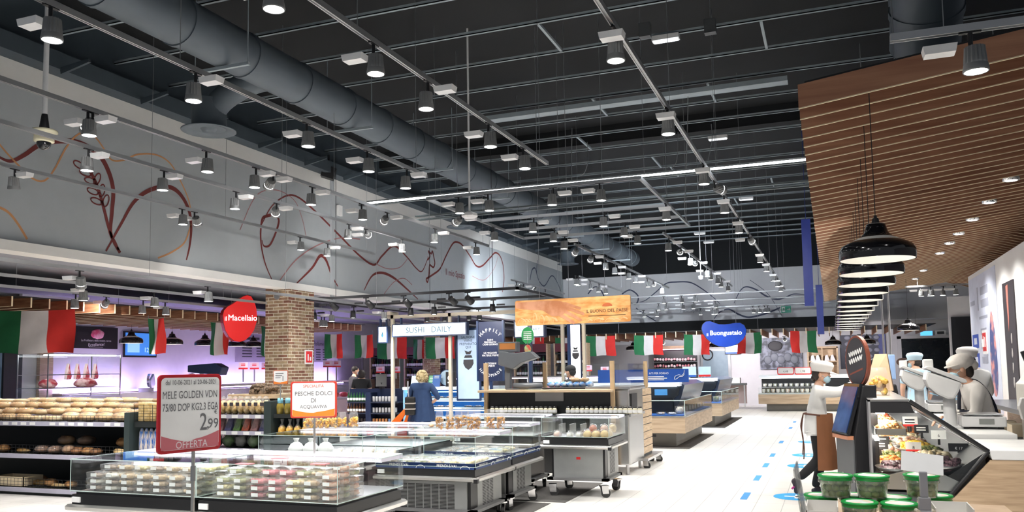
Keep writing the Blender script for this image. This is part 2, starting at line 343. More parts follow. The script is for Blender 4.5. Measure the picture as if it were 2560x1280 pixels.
def spotlight(loc, drv, aim=None, label='', group='', along='y', power=1.0, col=LCOL, ang=98, black=False, cat='spotlight', drop=0):
    t = thing('track_spotlight', label, cat, loc, PI/2 if along == 'y' else 0, group)
    kid('adapter', LM[3], t)
    q = -t.rotation_euler.z
    off = {'L': (-.17, 0), 'R': (.17, 0), 'F': (0, -.09), 'B': (0, .09), 'N': None}[drv]
    head = kid('lamp_head', LM_BLACK if black else LM[0], t)
    if off:
        o2 = Vector((off[0], off[1], 0)); o2.rotate(Matrix.Rotation(q, 3, 'Z'))
        dbx = kid('driver_box', DRV_BLACK if black else LM[2], t, (o2.x, o2.y, -.13)); dbx.rotation_euler.z = q
        hx = Vector((-off[0]*.12, -off[1]*.5, 0)) if drv in 'LR' else Vector((0, .02, 0)); hx.rotate(Matrix.Rotation(q, 3, 'Z'))
    else: hx = Vector((0, 0, 0))
    piv = Vector((hx.x, hx.y, -.09))
    if aim is not None:
        d = (Vector(aim) - (Vector(loc)+Vector((0, 0, -.2)))).normalized(); d.rotate(Matrix.Rotation(q, 3, 'Z'))
        rot = d.to_track_quat('-Z', 'Y'); head.rotation_mode = 'QUATERNION'; head.rotation_quaternion = rot
        head.location = piv + rot @ Vector((0, 0, -.175))
    else: head.location = piv + Vector((0, 0, -.175))
    kid('lens', LM[1], head)
    if power: 
        l = bpy.data.objects.new('lamp_light', lamp_data(LAMP_W*power, col, ang)); COL.objects.link(l); l.parent = head; l.location = (0, 0, -.01)
    return t
def track(a, b, label, mat=ALU, z=TZ, wid=.036, name='lighting_track', wires=True, group=None, top=7.05):
    a = Vector(a); b = Vector(b); c = (a+b)/2; d = (b-a); L = d.length; ang = math.atan2(d.y, d.x)
    t = thing(name, label, 'lighting track', (c.x, c.y, z), ang, group)
    MB().box(-L/2, -wid/2, 0, L/2, wid/2, .035).box(-L/2, -wid/2, -.012, L/2, -wid/2+.008, 0).box(-L/2, wid/2-.008, -.012, L/2, wid/2, 0).build('rail', mat, t)
    if wires:
        n = max(2, int(L/3))
        for i in range(n): x = -L/2+.3+(L-.6)*i/(n-1); MB().cyl((x, 0, .03), (x, 0, top-z), .0035, n=4).build('suspension_wire', GREY, t)
    return t
COOL = (.86, .93, 1)
def lamps_on(desc, group, pts, xfix=None, yfix=None, z=TZ, col=LCOL, power=1.0, ang=98, black=False):
    END = {-4.98: 27.4, -2.99: 27.9, -6.65: 28.0, -8.7: 27.7}; L_ = len(pts)
    for i, it in enumerate(pts):
        px, py, drv = it[:3]; aim = it[3] if len(it) > 3 else None; pw = it[4] if len(it) > 4 else 1.0
        p = P(px, py, z=z-.27); x = xfix if xfix is not None else p.x; y = yfix if yfix is not None else p.y
        if xfix in END: y = min(y, END[xfix]-.42*(L_-1-i))
        spotlight((x, y, z), drv, aim, f'{nth(i)} spotlight from the near end of {desc}' if xfix is not None else f'{nth(i)} spotlight from the left on {desc}', group, 'y' if xfix is not None else 'x', power*pw, col, ang, black)
WA = lambda y, z=2.2: (XW, y, z)
XA, XB, XC, XD, XE, XF = -1.45, -3.29, -5.01, -6.7, -7.84, -9.42
track((XA, .8, 0), (XA, 30.5, 0), 'longest lighting track, right of centre, running away under the black ceiling')
track((XB, .8, 0), (XB, 9.9, 0), 'lighting track right of the big duct, ending above the aisle')
track((XC, .8, 0), (XC, 9.9, 0), 'lighting track just left of the big duct in the foreground')
track((XD, 4.4, 0), (XD, 16.1, 0), 'topmost of three pale tracks in front of the mural wall', top=5.42)
track((XE, 5.2, 0), (XE, 15.9, 0), 'middle of three pale tracks in front of the mural wall')
track((XF, 6.3, 0), (XF, 16.0, 0), 'lowest of three pale tracks in front of the mural wall')
track((-4.98, 16.7, 0), (-4.98, 27.5, 0), 'far lighting track running below the end of the big duct')
track((-2.99, 16.1, 0), (-2.99, 28.0, 0), 'far lighting track beginning left of the long right-hand track')
track((-6.65, 22.7, 0), (-6.65, 28.1, 0), 'short far track above the wheat sign', top=5.46)
track((-8.7, 22.6, 0), (-8.7, 27.8, 0), 'short far track in front of the end of the mural')
track((.42, 5.54, 0), (2.2, 5.60, 0), 'short pale track crossing in front of the wooden slatted canopy', z=3.6, wid=.05)
lamps_on('the longest track right of centre', 'spotlights on the long right track', ((1561, 150, 'F'), (1685, 335, 'F'), (1767, 461, 'F'), (1812, 498, 'N', (2.5, 16, 3), .5), (1817, 533, 'F'), (1854, 583, 'F'), (1889, 618, 'L', (0, 24, 1.5), .6), (1906, 657, 'F'), (1921, 679, 'F'), (1939, 703, 'F'), (1949, 717, 'F'), (1955, 729, 'F')), xfix=XA)
lamps_on('the track right of the big duct', 'spotlights on the track right of the duct', ((722, 20, 'L'), (955, 186, 'L'), (1093, 272, 'R'), (1240, 368, 'L'), (1322, 423, 'L')), xfix=XB)
lamps_on('the foreground track left of the big duct', 'spotlights on the track left of the duct', ((180, 94, 'L'), (508, 252, 'R'), (808, 364, 'L'), (942, 429, 'L'), (1042, 470, 'R')), xfix=XC)
lamps_on('the topmost track by the mural', 'spotlights on the top mural track', ((246, 338, 'L'), (282, 338, 'R', WA(8), .2), (543, 429, 'L'), (670, 467, 'R'), (735, 478, 'R', WA(11.5), .2), (805, 511, 'R'), (926, 549, 'L'), (998, 568, 'R', WA(15.5), .3), (1103, 606, 'R'), (1202, 637, 'L')), xfix=XD)
lamps_on('the middle track by the mural', 'spotlights on the middle mural track', ((232, 427, 'R'), (430, 475, 'R'), (610, 522, 'R'), (705, 549, 'R', WA(14), .2), (887, 596, 'R'), (965, 604, 'L', WA(20.6, 3.6), 1.6), (1030, 629, 'L')), xfix=XE)
lamps_on('the lowest track by the mural', 'spotlights on the low mural track', ((10, 445, 'R'), (60, 471, 'R', (-10, 8, 0), .3), (489, 560, 'L'), (527, 566, 'L', (-10.4, 12.5, 2.0), .2), (778, 624, 'L'), (847, 639, 'R')), xfix=XF)
FARP = 1.6
lamps_on('the far track below the duct end', 'spotlights on the far track below the duct', ((1451, 645, 'N', (-9, 22, 1), .7), (1490, 661, 'R', (-8, 24, 1), .7), (1521, 674, 'L'), (1546, 685, 'R'), (1577, 698, 'L'), (1601, 706, 'R'), (1626, 718, 'L'), (1646, 724, 'N', (-5.8, 33.4, 4.0), 2.4), (1666, 733, 'N')), xfix=-4.98, col=COOL, power=FARP)
lamps_on('the far track left of the long one', 'spotlights on the far middle track', ((1672, 628, 'R'), (1707, 648, 'R', (-5.4, 33.4, 3.9), 1.6), (1729, 663, 'L'), (1745, 675, 'R', (-6.2, 33.4, 4.3), 1.8), (1772, 692, 'L'), (1785, 700, 'R'), (1799, 710, 'L'), (1810, 718, 'R'), (1825, 728, 'L')), xfix=-2.99, col=COOL, power=FARP)
lamps_on('the short far track above the wheat sign', 'spotlights above the wheat sign', ((1449, 712, 'L'), (1463, 714, 'R'), (1490, 723, 'L'), (1509, 730, 'R'), (1538, 734, 'L')), xfix=-6.65, col=COOL, power=FARP)
lamps_on('the short far mural track', 'spotlights at the far end of the mural', ((1304, 726, 'L'), (1325, 730, 'R', WA(24.5, 4.2), 1.2), (1356, 737, 'L', WA(26.5, 4.2), 1.2), (1392, 742, 'N')), xfix=-8.7, col=COOL)
track((.6, 1.2, 0), (.6, 4.6, 0), 'added unseen track over the foreground tubs', z=3.6)  # out of view, added with its two lamps to brighten the foreground
for i, y in enumerate((2.2, 3.6)): spotlight((.6, y, 3.6), 'L', None, f'{("nearer", "farther")[i]} added fill spotlight on the unseen track over the olive tubs', None, 'y', .5)
for x, ys, nm in ((XA, (1.5, 3.2, 4.8), 'long right track'), (XB, (1.4, 2.8), 'track right of the duct'), (XC, (1.3, 2.6), 'track left of the duct')):
    for i, y in enumerate(ys): spotlight((x, y, TZ), 'L', (x, y+2.2, 0), f'{nth(i)} added unseen spotlight nearest the viewer on the {nm}', 'added spotlights nearest the viewer', 'y', .75)  # extra lamps out of view, added to light near signs and case fronts
spotlight((.86, 5.56, 3.6), 'L', None, 'large grey spotlight on the short track before the wooden canopy', None, 'x', 1.0)
# ladder-shaped grid of tracks in the middle
GX0, GX1 = -5.67, -2.38; GY = (11.2, 13.3, 14.45, 15.48)
track((GX0, GY[0], 0), (GX0, GY[3], 0), 'left side rail of the ladder-shaped track grid')
track((GX1, GY[0], 0), (GX1, GY[3], 0), 'right side rail of the ladder-shaped track grid')
for n, y in zip(('nearest', 'second', 'third', 'farthest'), GY): track((GX0, y, 0), (GX1, y, 0), f'{n} cross rail of the ladder-shaped track grid', wires=False)
g = 'spotlights on the track grid'
lamps_on('the nearest cross rail of the track grid', g, ((1128, 528, 'L'), (1203, 521, 'L'), (1368, 505, 'R'), (1486, 494, 'L')), yfix=GY[0])
lamps_on('the second cross rail of the track grid', g, ((1318, 574, 'R'), (1506, 564, 'R')), yfix=GY[1])
lamps_on('the third cross rail of the track grid', g, ((1374, 599, 'R'), (1558, 588, 'R')), yfix=GY[2])
lamps_on('the farthest cross rail of the track grid', g, ((1402, 619, 'R'), (1585, 607, 'L')), yfix=GY[3])
lamps_on('the left side rail of the track grid', g, ((1163, 573, 'R', WA(15.5), .5), (1260, 601, 'L')), xfix=GX0)
lamps_on('the right side rail of the track grid', g, ((1670, 550, 'F'),), xfix=GX1)
# far cross tracks before the back wall
FT = ((30.0, ((1660, 767, 'N'), (1704, 762, 'L'), (1739, 771, 'L'))), (30.8, ((1646, 749, 'N'), (1665, 756, 'N'), (1707, 772, 'L'), (1735, 775, 'R'), (1788, 765, 'L'))), (31.6, ((1609, 780, 'L'), (1641, 777, 'L'), (1750, 747, 'N'), (1781, 761, 'L'), (1792, 769, 'R'), (1882, 770, 'L'), (1896, 738, 'L'), (1911, 752, 'L'), (1911, 762, 'L'), (1919, 766, 'L'))))
for n, (y, pts) in zip(('nearest', 'second', 'farthest'), FT):
    track((-7.5, y, 0), (1.5, y, 0), f'{n} of three thin tracks crossing before the far wall', mat=GREY, z=4.15-.23*(y-30), wid=.024)
    for i, (px, py, dv) in enumerate(pts):
        x = P(px, py, y=y).x
        spotlight((x, y, 4.15-.23*(y-30)), dv, None, f'{nth(i)} spotlight from the left on the {n} thin far track', 'spotlights before the far wall', 'x', 1.7, COOL)
# right back: spots over the deli's rear
track((1.9, 24.5, 0), (6.4, 24.5, 0), 'thin track behind the wooden canopy at the right rear', z=3.62, top=4.05)
for i, (px, py) in enumerate(((2302, 752), (2327, 727), (2328, 755), (2360, 750), (2388, 748))):
    x = P(px, py, y=24.5).x; spotlight((x, 24.5, 3.62), 'LR'[i % 2], None, f'{nth(i)} spotlight from the left on the thin track behind the wooden canopy', 'spotlights behind the canopy', 'x', 1.0)
# tracks under the low grey ceiling on the left
for n, x, y0, y1, pts in (('nearest', -9.55, 6, 30, ((313, 716, 'L', (-10.5, 9.4, .6), 1), (634, 749, 'L'), (785, 806, 'L'), (1, 700, 'L'))), ('middle', -11.0, 6, 30, ((267, 749, 'F'), (452, 764, 'L'), (830, 792, 'L'), (895, 802, 'L'), (950, 818, 'L'))), ('farthest', -12.35, 6, 30, ((34, 749, 'L'), (277, 767, 'R'), (368, 772, 'L', (-16, 13, 1), 1), (498, 784, 'L'), (599, 772, 'R'), (894, 814, 'L'), (821, 816, 'L')))):
    track((x, y0, 0), (x, y1, 0), f'{n} lighting track under the low grey ceiling over the bread', z=3.05, top=7.05 if n == 'nearest' else 3.5)
    lamps_on(f'the {n} track under the low grey ceiling', 'spotlights under the low ceiling', pts, xfix=x, z=3.05, col=(1, .96, .92))
# LED line, cable trays
t = thing('light_line', 'long bright white light line crossing below the joists', 'strip light', (0, 12.6, 4.55))
MB().box(-7.55, -.02, 0, -.2, .02, .025).build('diffuser', TUBE, t); MB().box(-7.55, -.024, .025, -.2, .024, .05).build('housing', ALU, t)
[MB().cyl((x, 0, .05), (x, 0, 2.5), .004, n=4).build('suspension_wire', GREY, t) for x in (-5.8, -4, -1.5)]
for i, (px, py, x1, z, n) in enumerate(((900, 516, .2, 4.7, 'nearest'), (1030, 553, .2, 4.7, 'middle'), (1040, 543, .2, 4.95, 'farthest'))):
    p = P(px, py, z=z); o = MB().box(p.x, p.y-.05, z, x1, p.y-.035, z+.03).box(p.x, p.y+.035, z, x1, p.y+.05, z+.03).box(p.x, p.y-.05, z, x1, p.y+.05, z+.006).build('cable_tray', M('tray_grey', (.12, .145, .155), .6))
    tag(o, f'{n} of three long grey cable trays crossing under the joists', 'cable tray', 'cable trays under the joists')
p = P(1280, 310, z=6.2); o = MB().box(-6, p.y-.12, 6.3, -.5, p.y+.12, 6.32).box(-6, p.y-.125, 6.3, -.5, p.y-.11, 6.38).box(-6, p.y+.11, 6.3, -.5, p.y+.125, 6.38).build('cable_tray', JOIST); tag(o, 'perforated cable tray high between the fifth and sixth joists', 'cable tray')
# emergency lights on the joists
for i, (px, py, n) in enumerate(((1663, 98, 'nearest'), (1801, 360, 'second'), (1861, 491, 'third'), (1748, 584, 'fourth'), (1771, 606, 'farthest'))):
    p = P(px, py, z=6.43); p.y = 6.2+1.165*round((p.y-6.2)/1.165); t = thing('emergency_light', f'{n} flat white emergency light under the joists', 'emergency light', p, 0, 'emergency lights under the joists')
    MB().box(-.2, -.07, 0, .2, .07, .07).build('housing', PLAST, t); MB().box(-.18, -.06, -.012, .18, .06, 0).build('diffuser', M('emergency_lens', (.9, .95, 1), .4, 0, 1.2, noise=0), t)
# hanging poles
p = P(110, 345, z=4.25); t = thing('security_camera', 'cream dome security camera hanging on a white pole at the left', 'camera', p)
MB().cyl((0, 0, .2), (0, 0, 2.8), .028, n=12).build('pole', PLAST, t); MB().lathe([(.03, .27), (.035, .24), (.055, .1), (.05, .08)], 18).build('collar', BLACK, t)
MB().lathe([(.03, .10), (.135, .085), (.14, .06), (.10, .03), (.105, -.04), (.08, -.05), (.001, -.05)], 24).build('housing', M('cream_plastic', (.75, .7, .5), .4), t)
MB().ell((0, 0, -.06), .075, .075, .075, 18, 10).build('dome', GLOSSB, t)
p = P(1174, 542, z=4.0); t = thing('access_point', 'white octagonal wireless access point hanging on a thin pole', 'access point', p)
MB().cyl((0, 0, .05), (0, 0, 3.05), .016, n=10).build('pole', PLAST, t); MB().lathe([(.02, .09), (.07, .07), (.13, .045), (.135, .01), (.09, -.02), (.001, -.022)], 8, smooth=False).build('housing', PLAST, t)
p = P(1752, 690, z=3.9); t = thing('hanging_pole', 'thin white pole hanging before the far wall with a small sensor', 'pole', p)
MB().cyl((0, 0, 0), (0, 0, 3.15), .012, n=8).build('pole', GREY, t); MB().lathe([(.001, -.1), (.06, -.08), (.07, 0), (.02, .02)], 14).build('sensor', GREY, t)
# loose cables
def cable(pix, z0, label, r=.008):
    z0 = 6.2+1.165*round((P(*pix[0], z=6.51).y-6.2)/1.165); pts = [P(px, py, y=z0) for px, py in pix]; o = MB().tube(spline(pts, 6), r, 5).build('hanging_cable', GREY); tag(o, label, 'cable')
cable(((1430, 320), (1429, 420), (1431, 560)), 12.6, 'thin grey cable hanging straight beside the track grid')
cable(((1468, 355), (1470, 400), (1462, 430), (1450, 440)), 14, 'short grey cable curling under the joists left of centre')
cable(((1720, 225), (1719, 300), (1715, 420), (1712, 530), (1722, 558)), 12, 'long grey cable looping from a joist beside the long track')
cable(((1778, 310), (1780, 350), (1770, 400)), 13, 'short grey cable hanging right of the long track')
cable(((1660, 290), (1664, 400), (1668, 520)), 12.4, 'thin grey cable dropping to the right rail of the track grid')
cable(((1695, 330), (1692, 400), (1680, 420), (1700, 432), (1730, 428)), 13.2, 'grey cable looping onto the white light line')
for i, (px, py) in enumerate(((1612, 60), (1775, 50))):
    p = P(px, py, z=6.5); o = MB().box(-.08, -.06, -.2, .08, .06, 0).build('junction_box', DGREY, loc=(p.x, p.y, 6.5)); tag(o, f'{"left" if i == 0 else "right"} dark junction box hanging from a joist near the long track', 'junction box')
p = P(822, 432, x=XW+.3); t = thing('loudspeaker', 'small black loudspeaker under the ledge above the mural', 'loudspeaker', p); MB().obox((0, 0, 0), (.28, .22, .26), Matrix.Rotation(.5, 3, 'Z') @ Matrix.Rotation(.3, 3, 'Y')).build('cabinet', BLACK, t); MB().cyl((0, 0, .1), (0, 0, .4), .02).build('bracket', BLACK, t)
p = P(846, 527, x=XW+.02); tag(MB().box(0, -.08, -.12, .06, .08, .12).build('wall_box', WHITE, loc=p), 'small white electrical box on the mural wall', 'electrical box')
p = P(828, 560, x=XW); tag(MB().box(0, -.05, -1.6, .05, .05, 1.3).build('wall_conduit', WALLG, loc=(XW, p.y, 4.8)), 'pale vertical conduit running down the mural wall above the pillar', 'conduit')
# ---------------------------------------------------------------- right side: canopy, pendants, deli counter
cn = thing('wooden_canopy', 'slatted brown wooden canopy with pale slat edges over the deli counter', 'canopy', (0, 6.6, 3.55))
CXL, CXR, CX2 = -.16, 3.25, 4.3
def cz(x): return .125*(x-CXL) if x < CXR else .125*(CXR-CXL) - .30*(x-CXR)
sl = MB(); ed = MB()
for i in range(70):
    y = .305*i
    pts = [CXL, CXR, CX2]
    for a, b in ((CXL, CXR), (CXR, CX2)):
        sl.hexa([(a, y, cz(a)+.008), (b, y, cz(b)+.008), (b, y+.012, cz(b)+.008), (a, y+.012, cz(a)+.008)], [(a, y, cz(a)+.19), (b, y, cz(b)+.19), (b, y+.012, cz(b)+.19), (a, y+.012, cz(a)+.19)])
        ed.hexa([(a-.001, y-.001, cz(a)), (b, y-.001, cz(b)), (b, y+.013, cz(b)), (a-.001, y+.013, cz(a))], [(a-.001, y-.001, cz(a)+.008), (b, y-.001, cz(b)+.008), (b, y+.013, cz(b)+.008), (a-.001, y+.013, cz(a)+.008)])
WOODC = two_tone('canopy_wood', (.27, .115, .065), (.42, .215, .125), 2.2, .5, .3, .7, (.5, 1, 8))
sl.build('slats', WOODC, cn); ed.build('slat_edges', CREAM, cn)
bk = MB()
for a, b in ((CXL+.05, CXR), (CXR, CX2)): bk.hexa([(a, 0.02, cz(a)+.192), (b, .02, cz(b)+.192), (b, 21.3, cz(b)+.192), (a, 21.3, cz(a)+.192)], [(a, .02, cz(a)+.21), (b, .02, cz(b)+.21), (b, 21.3, cz(b)+.21), (a, 21.3, cz(a)+.21)])
bk.build('backing_board', BLACK, cn)
hg = MB()
for x in (.6, 2.4):
    for y in (1, 7, 13, 19): MB().cyl((x, y, cz(x)+.2), (x, y, 2.98), .006, n=5).build('suspension_rod', GREY, cn)
for i, (px, py) in enumerate(((2537, 443), (2476, 504), (2435, 544), (2403, 575), (2377, 601), (2350, 631), (2310, 668), (2290, 681))):
    x = 2.15; p = P(px, py, x=x); y = 6.6+.305*round((p.y-6.6)/.305)+.16
    t = thing('downlight', f'{nth(i)} small round downlight from the near end set in the wooden canopy', 'downlight', (x, y, 3.55+cz(x)-.02), 0, 'downlights in the canopy')
    MB().lathe([(.07, .0), (.095, 0), (.095, .1), (.07, .1), (.07, 0)], 20).build('ring', CHROME, t); MB().disc((0, 0, .02), .072, 20, up=-1).build('lens', LENS, t, fix=False)
    l = bpy.data.objects.new('lamp_light', lamp_data(260, (1, .97, .94), 125)); COL.objects.link(l); l.parent = t
# pendants over the deli counter
SHIN = M('shade_inside', (.85, .83, .78), .6, noise=0); BULB = M('bulb', (1, 1, 1), .4, 0, 6, noise=0, ecol=(1, .96, .88))
SH_OUT = [(.262, 0), (.266, .03), (.264, .07), (.245, .105), (.19, .135), (.12, .165), (.085, .2), (.072, .24), (.066, .265), (.03, .275), (.001, .275)]
SHADE = MB().lathe(SH_OUT, 36).mesh('shade', [GLOSSB]); SHADE_IN = MB().lathe([(r*.975, z+.002) for r, z in SH_OUT[:-2]], 36).mesh('shade_inside', [SHIN])
BULBM = MB().ell((0, 0, .1), .062, .062, .07, 14, 9).cyl((0, 0, .16), (0, 0, .25), .03).mesh('bulb', [BULB])
CAPM = MB().cyl((0, 0, .27), (0, 0, .31), .03, .022, 12).cyl((0, 0, .31), (0, 0, .33), .012, n=8).mesh('cap', [BLACK])
def pendant(loc, label, group, ztop, lit=True, s=1.0, pw=80):
    t = thing('pendant_lamp', label, 'pendant lamp', loc, 0, group)
    for nm, me in (('shade', SHADE), ('shade_lining', SHADE_IN), ('bulb', BULBM), ('cap', CAPM)): kid(nm, me, t).scale = (s, s, s)
    MB().cyl((0, 0, .32*s), (0, 0, ztop-loc[2]), .0035, n=5).build('cord', BLACK, t)
    if pw:
        l = bpy.data.objects.new('lamp_light', lamp_data(pw, (1, .95, .86), 150)); COL.objects.link(l); l.parent = t; l.location = (0, 0, .03)
    return t
for i in range(14):
    y = 6.65+1.065*i
    pendant((.34, y, 2.36), f'{nth(i)} black pendant lamp from the near end of the row over the deli counter', 'black pendants over the deli counter', 3.55+cz(.34)+.19)
# deli counter: glass case, body, worktop
YE, YF = 7.0, 15.0
dc = thing('deli_counter', 'long glass deli counter with black frame full of salad trays', 'deli counter', (0, YE, 0))
EPOLY = [(.26, 1.32), (.53, 1.30), (1.03, .94), (.78, .62), (.26, .62)]
xz = lambda a, b, t: (a, t, b)
MB().prism([(.24, .0), (.95, .0), (.95, .3), (.80, .62), (.24, .62)], xz, .02, YF-YE).build('base_cabinet', DGREY, dc)
MB().prism([(.24, .62), (.255, .62), (.255, 1.32), (.24, 1.32)], xz, 0, YF-YE).build('front_panel', M('counter_grey', (.36, .36, .37), .3, .3), dc)
MB().prism([(.255, 1.22), (.56, 1.22), (.53, 1.30), (.255, 1.305)], xz, .0, YF-YE).build('light_hood', BLACK, dc)
MB().box(.24, 0, 1.306, .53, YF-YE, 1.322).build('top_shelf', STEEL, dc)
MB().box(.30, .1, 1.205, .36, YF-YE-.1, 1.22).box(.28, .1, 1.0, .31, YF-YE-.1, 1.02).build('light_strip_plus_fill', M('case_tube', (1, 1, 1), .4, 0, 45, noise=0, ecol=(1, .96, .88)), dc)  # hood strip, plus a lower one added to brighten the food below
MB().prism([(.275, .64), (.78, .64), (1.01, .935), (.55, 1.21), (.275, 1.21)], xz, .003, .008).build('end_glass', GLASS, dc)
fr = MB()
for a, b in (((.53, 1.31), (1.04, .94)), ((1.04, .94), (.78, .62))): fr.cyl((a[0], .008, a[1]), (b[0], .008, b[1]), .016, n=8)
fr.build('end_frame', BLACK, dc)
MB().prism([(.53, 1.30), (1.035, .945), (1.03, .935), (.525, 1.29)], xz, .01, YF-YE).build('service_flap', M('smoked_panel', (.05, .05, .055), .15), dc)
MB().box(.27, .1, 1.035, .52, YF-YE-.1, 1.045).build('upper_shelf', GLASS, dc)
MB().prism([(.27, .64), (.80, .64), (.86, .70), (.62, .82), (.27, .72)], xz, .03, YF-YE).build('display_deck', STEEL, dc)
wt = thing('counter_worktop', 'white worktop with wooden end panel beside the deli case', 'worktop', (0, YE, 0))
MB().prism([(1.04, .95), (1.06, .88), (2.35, .88), (2.35, .95)], xz, 0, 1.0).build('near_slab', WHITE, wt, bevel=.006)
MB().prism([(1.04, .99), (1.04, .86), (1.41, .86), (1.41, .99)], xz, 1.02, YF-YE).build('long_slab', WHITE, wt, bevel=.006)
MB().prism([(1.05, .878), (2.34, .878), (2.34, .0), (.2, .0), (.80, .60)], xz, .0, .03).build('wooden_end_panel', WOODLX, wt)
MB().box(1.06, .1, .0, 1.38, YF-YE, .86).build('cabinet', WOODLX, wt)
MB().prism([(.60, .63), (1.02, .93), (1.02, .60), (.82, .35)], xz, .035, YF-YE).build('black_skirt', BLACK, wt)
# food
def food_mat(n, a, b, sc=30, c=None): return two_tone(n, a, b, sc, .45, .38, .6, (1, 1, 1), .5, c3=c)
FM = dict(yel=food_mat('yellow_salad', (.75, .42, .03), (.9, .62, .08)), green=food_mat('green_salad', (.05, .09, .015), (.32, .30, .08), 45), orange=food_mat('carrot_salad', (.6, .13, .02), (.85, .32, .05), 60),
          cream=food_mat('cream_salad', (.62, .45, .22), (.85, .75, .55), 40), olive=food_mat('dark_olives', (.03, .012, .018), (.2, .1, .12), 50), pink=food_mat('seafood_salad', (.65, .25, .16), (.8, .6, .45), 40),
          brown=food_mat('roast_food', (.28, .11, .03), (.6, .33, .11), 28), red=food_mat('red_peppers', (.4, .03, .015), (.65, .16, .05), 40))
def heap(seed, rx, ry, h, n=26, lump=.02):
    r = random.Random(seed); m = MB()
    m.ell((0, 0, 0), rx*.95, ry*.95, h*.8, 16, 8, jit=.08, rnd=r)
    for _ in range(n):
        a = r.uniform(0, 2*PI); q = math.sqrt(r.random())*.9; x, y = rx*q*math.cos(a), ry*q*math.sin(a)
        s = lump*r.uniform(.7, 1.4); m.ell((x, y, h*.8*math.sqrt(max(0, 1-q*q))+s*.1), s*r.uniform(.8, 1.5), s*r.uniform(.8, 1.5), s*.8, 7, 5, jit=.15, rnd=r)
    return m
def tray(loc, rx, ry, mat, label, seed, h=.05, rnd=True, group='food trays in the deli case'):
    t = thing('serving_tray', label, 'food tray', loc, 0, group)
    if rnd: MB().lathe([(.001, 0), (rx*.75, 0), (rx, .025), (rx*1.04, .025), (rx*.78, -.008), (.001, -.008)], 24, sy=ry/rx).build('dish', STEEL, t)
    else: MB().box(-rx, -ry, -.008, rx, ry, 0).box(-rx, -ry, 0, -rx+.006, ry, .04).box(rx-.006, -ry, 0, rx, ry, .04).box(-rx, -ry, 0, rx, -ry+.006, .04).box(-rx, ry-.006, 0, rx, ry, .04).build('dish', STEEL, t)
    o = heap(seed, rx*.85, ry*.85, h, 34, min(rx, ry)*.16).build('food', FM[mat], t, loc=(0, 0, .012)); o['kind'] = 'stuff'
k = 0
D1 = (('olive', .42, 7.25, 'dark olive salad'), ('orange', .40, 7.62, 'orange carrot salad'), ('green', .42, 8.0, 'green vegetable salad'), ('pink', .42, 8.42, 'pink seafood salad'), ('cream', .42, 8.85, 'creamy pasta salad'), ('green', .42, 9.3, 'green herb salad'), ('red', .42, 9.8, 'red pepper salad'), ('cream', .42, 10.4, 'potato salad'))
for m_, x, y, nm in D1: tray((x, y, .765), .14, .19, m_, f'steel tray of {nm} by the customer glass of the deli', k, .045); k += 1
D2 = (('olive', .74, 7.2, 'small dark pickled olives'), ('cream', .72, 7.62, 'pale cheese salad'), ('green', .72, 8.05, 'leafy green salad'), ('yel', .66, 8.5, 'bright yellow peppers'), ('pink', .66, 8.95, 'pink prawn salad'), ('cream', .68, 9.45, 'white cream salad'), ('orange', .70, 9.95, 'orange grated carrots'), ('red', .7, 10.5, 'sun-dried tomatoes'), ('cream', .7, 11.1, 'pasta salad'))
for m_, x, y, nm in D2: tray((x, y, .80), .155, .215, m_, f'oval steel tray of {nm} by the staff side of the deli', k, .065); k += 1
for j, (m_, nm) in enumerate((('brown', 'roast chicken pieces'), ('cream', 'golden fried pastries'), ('brown', 'browned potatoes'), ('red', 'red roast meat'), ('cream', 'pale fritters'), ('brown', 'dark roast vegetables'), ('yel', 'yellow omelette slices'))):
    tray((.395, 7.28+.5*j, 1.055), .11, .22, m_, f'{nth(j)} tray from the near end on the glass shelf, {nm}', 50+j, .05, False)
TAGK = M('price_tag_black', (.015, .015, .018), .4)
def price_tag(loc, w, h, label, txt, dark=True, rz=0, red=False, tilt=.25):
    t = thing('price_tag', label, 'price tag', loc, rz, 'price tags in the deli case')
    q = math.tan(tilt); MB().hexa([(-w/2, 0, 0), (w/2, 0, 0), (w/2, .004, 0), (-w/2, .004, 0)], [(-w/2, h*q, h), (w/2, h*q, h), (w/2, h*q+.004, h), (-w/2, h*q+.004, h)]).build('card', TAGK if dark else PAPER, t)
    ud = Vector((0, q, 1)); text('lettering', txt, PAPER if dark else INK, t, (0, h*.4*q, h*.4), (1, 0, 0), ud, h=h*.34) if txt else [MB().box(-w*.35, h*zz*q-.002, h*zz, w*.3, h*zz*q+.001, h*(zz+.14)).build('text_line', PAPER if dark else INK, t) for zz in (.3, .6)]
    if False: text('lettering', txt, PAPER if dark else INK, t, (0, h*.4*q, h*.4), (1, 0, 0), ud, h=h*.34)
    if red: MB().hexa([(-w/2, -.001, 0), (w/2, -.001, 0), (w/2, .003, 0), (-w/2, .003, 0)], [(-w/2, h*.2*q-.001, h*.2), (w/2, h*.2*q-.001, h*.2), (w/2, h*.2*q+.003, h*.2), (-w/2, h*.2*q+.003, h*.2)]).build('red_strip', RED, t)
    MB().box(-.01, .0, -.05, .01, .02, .0).build('foot', TAGK, t)
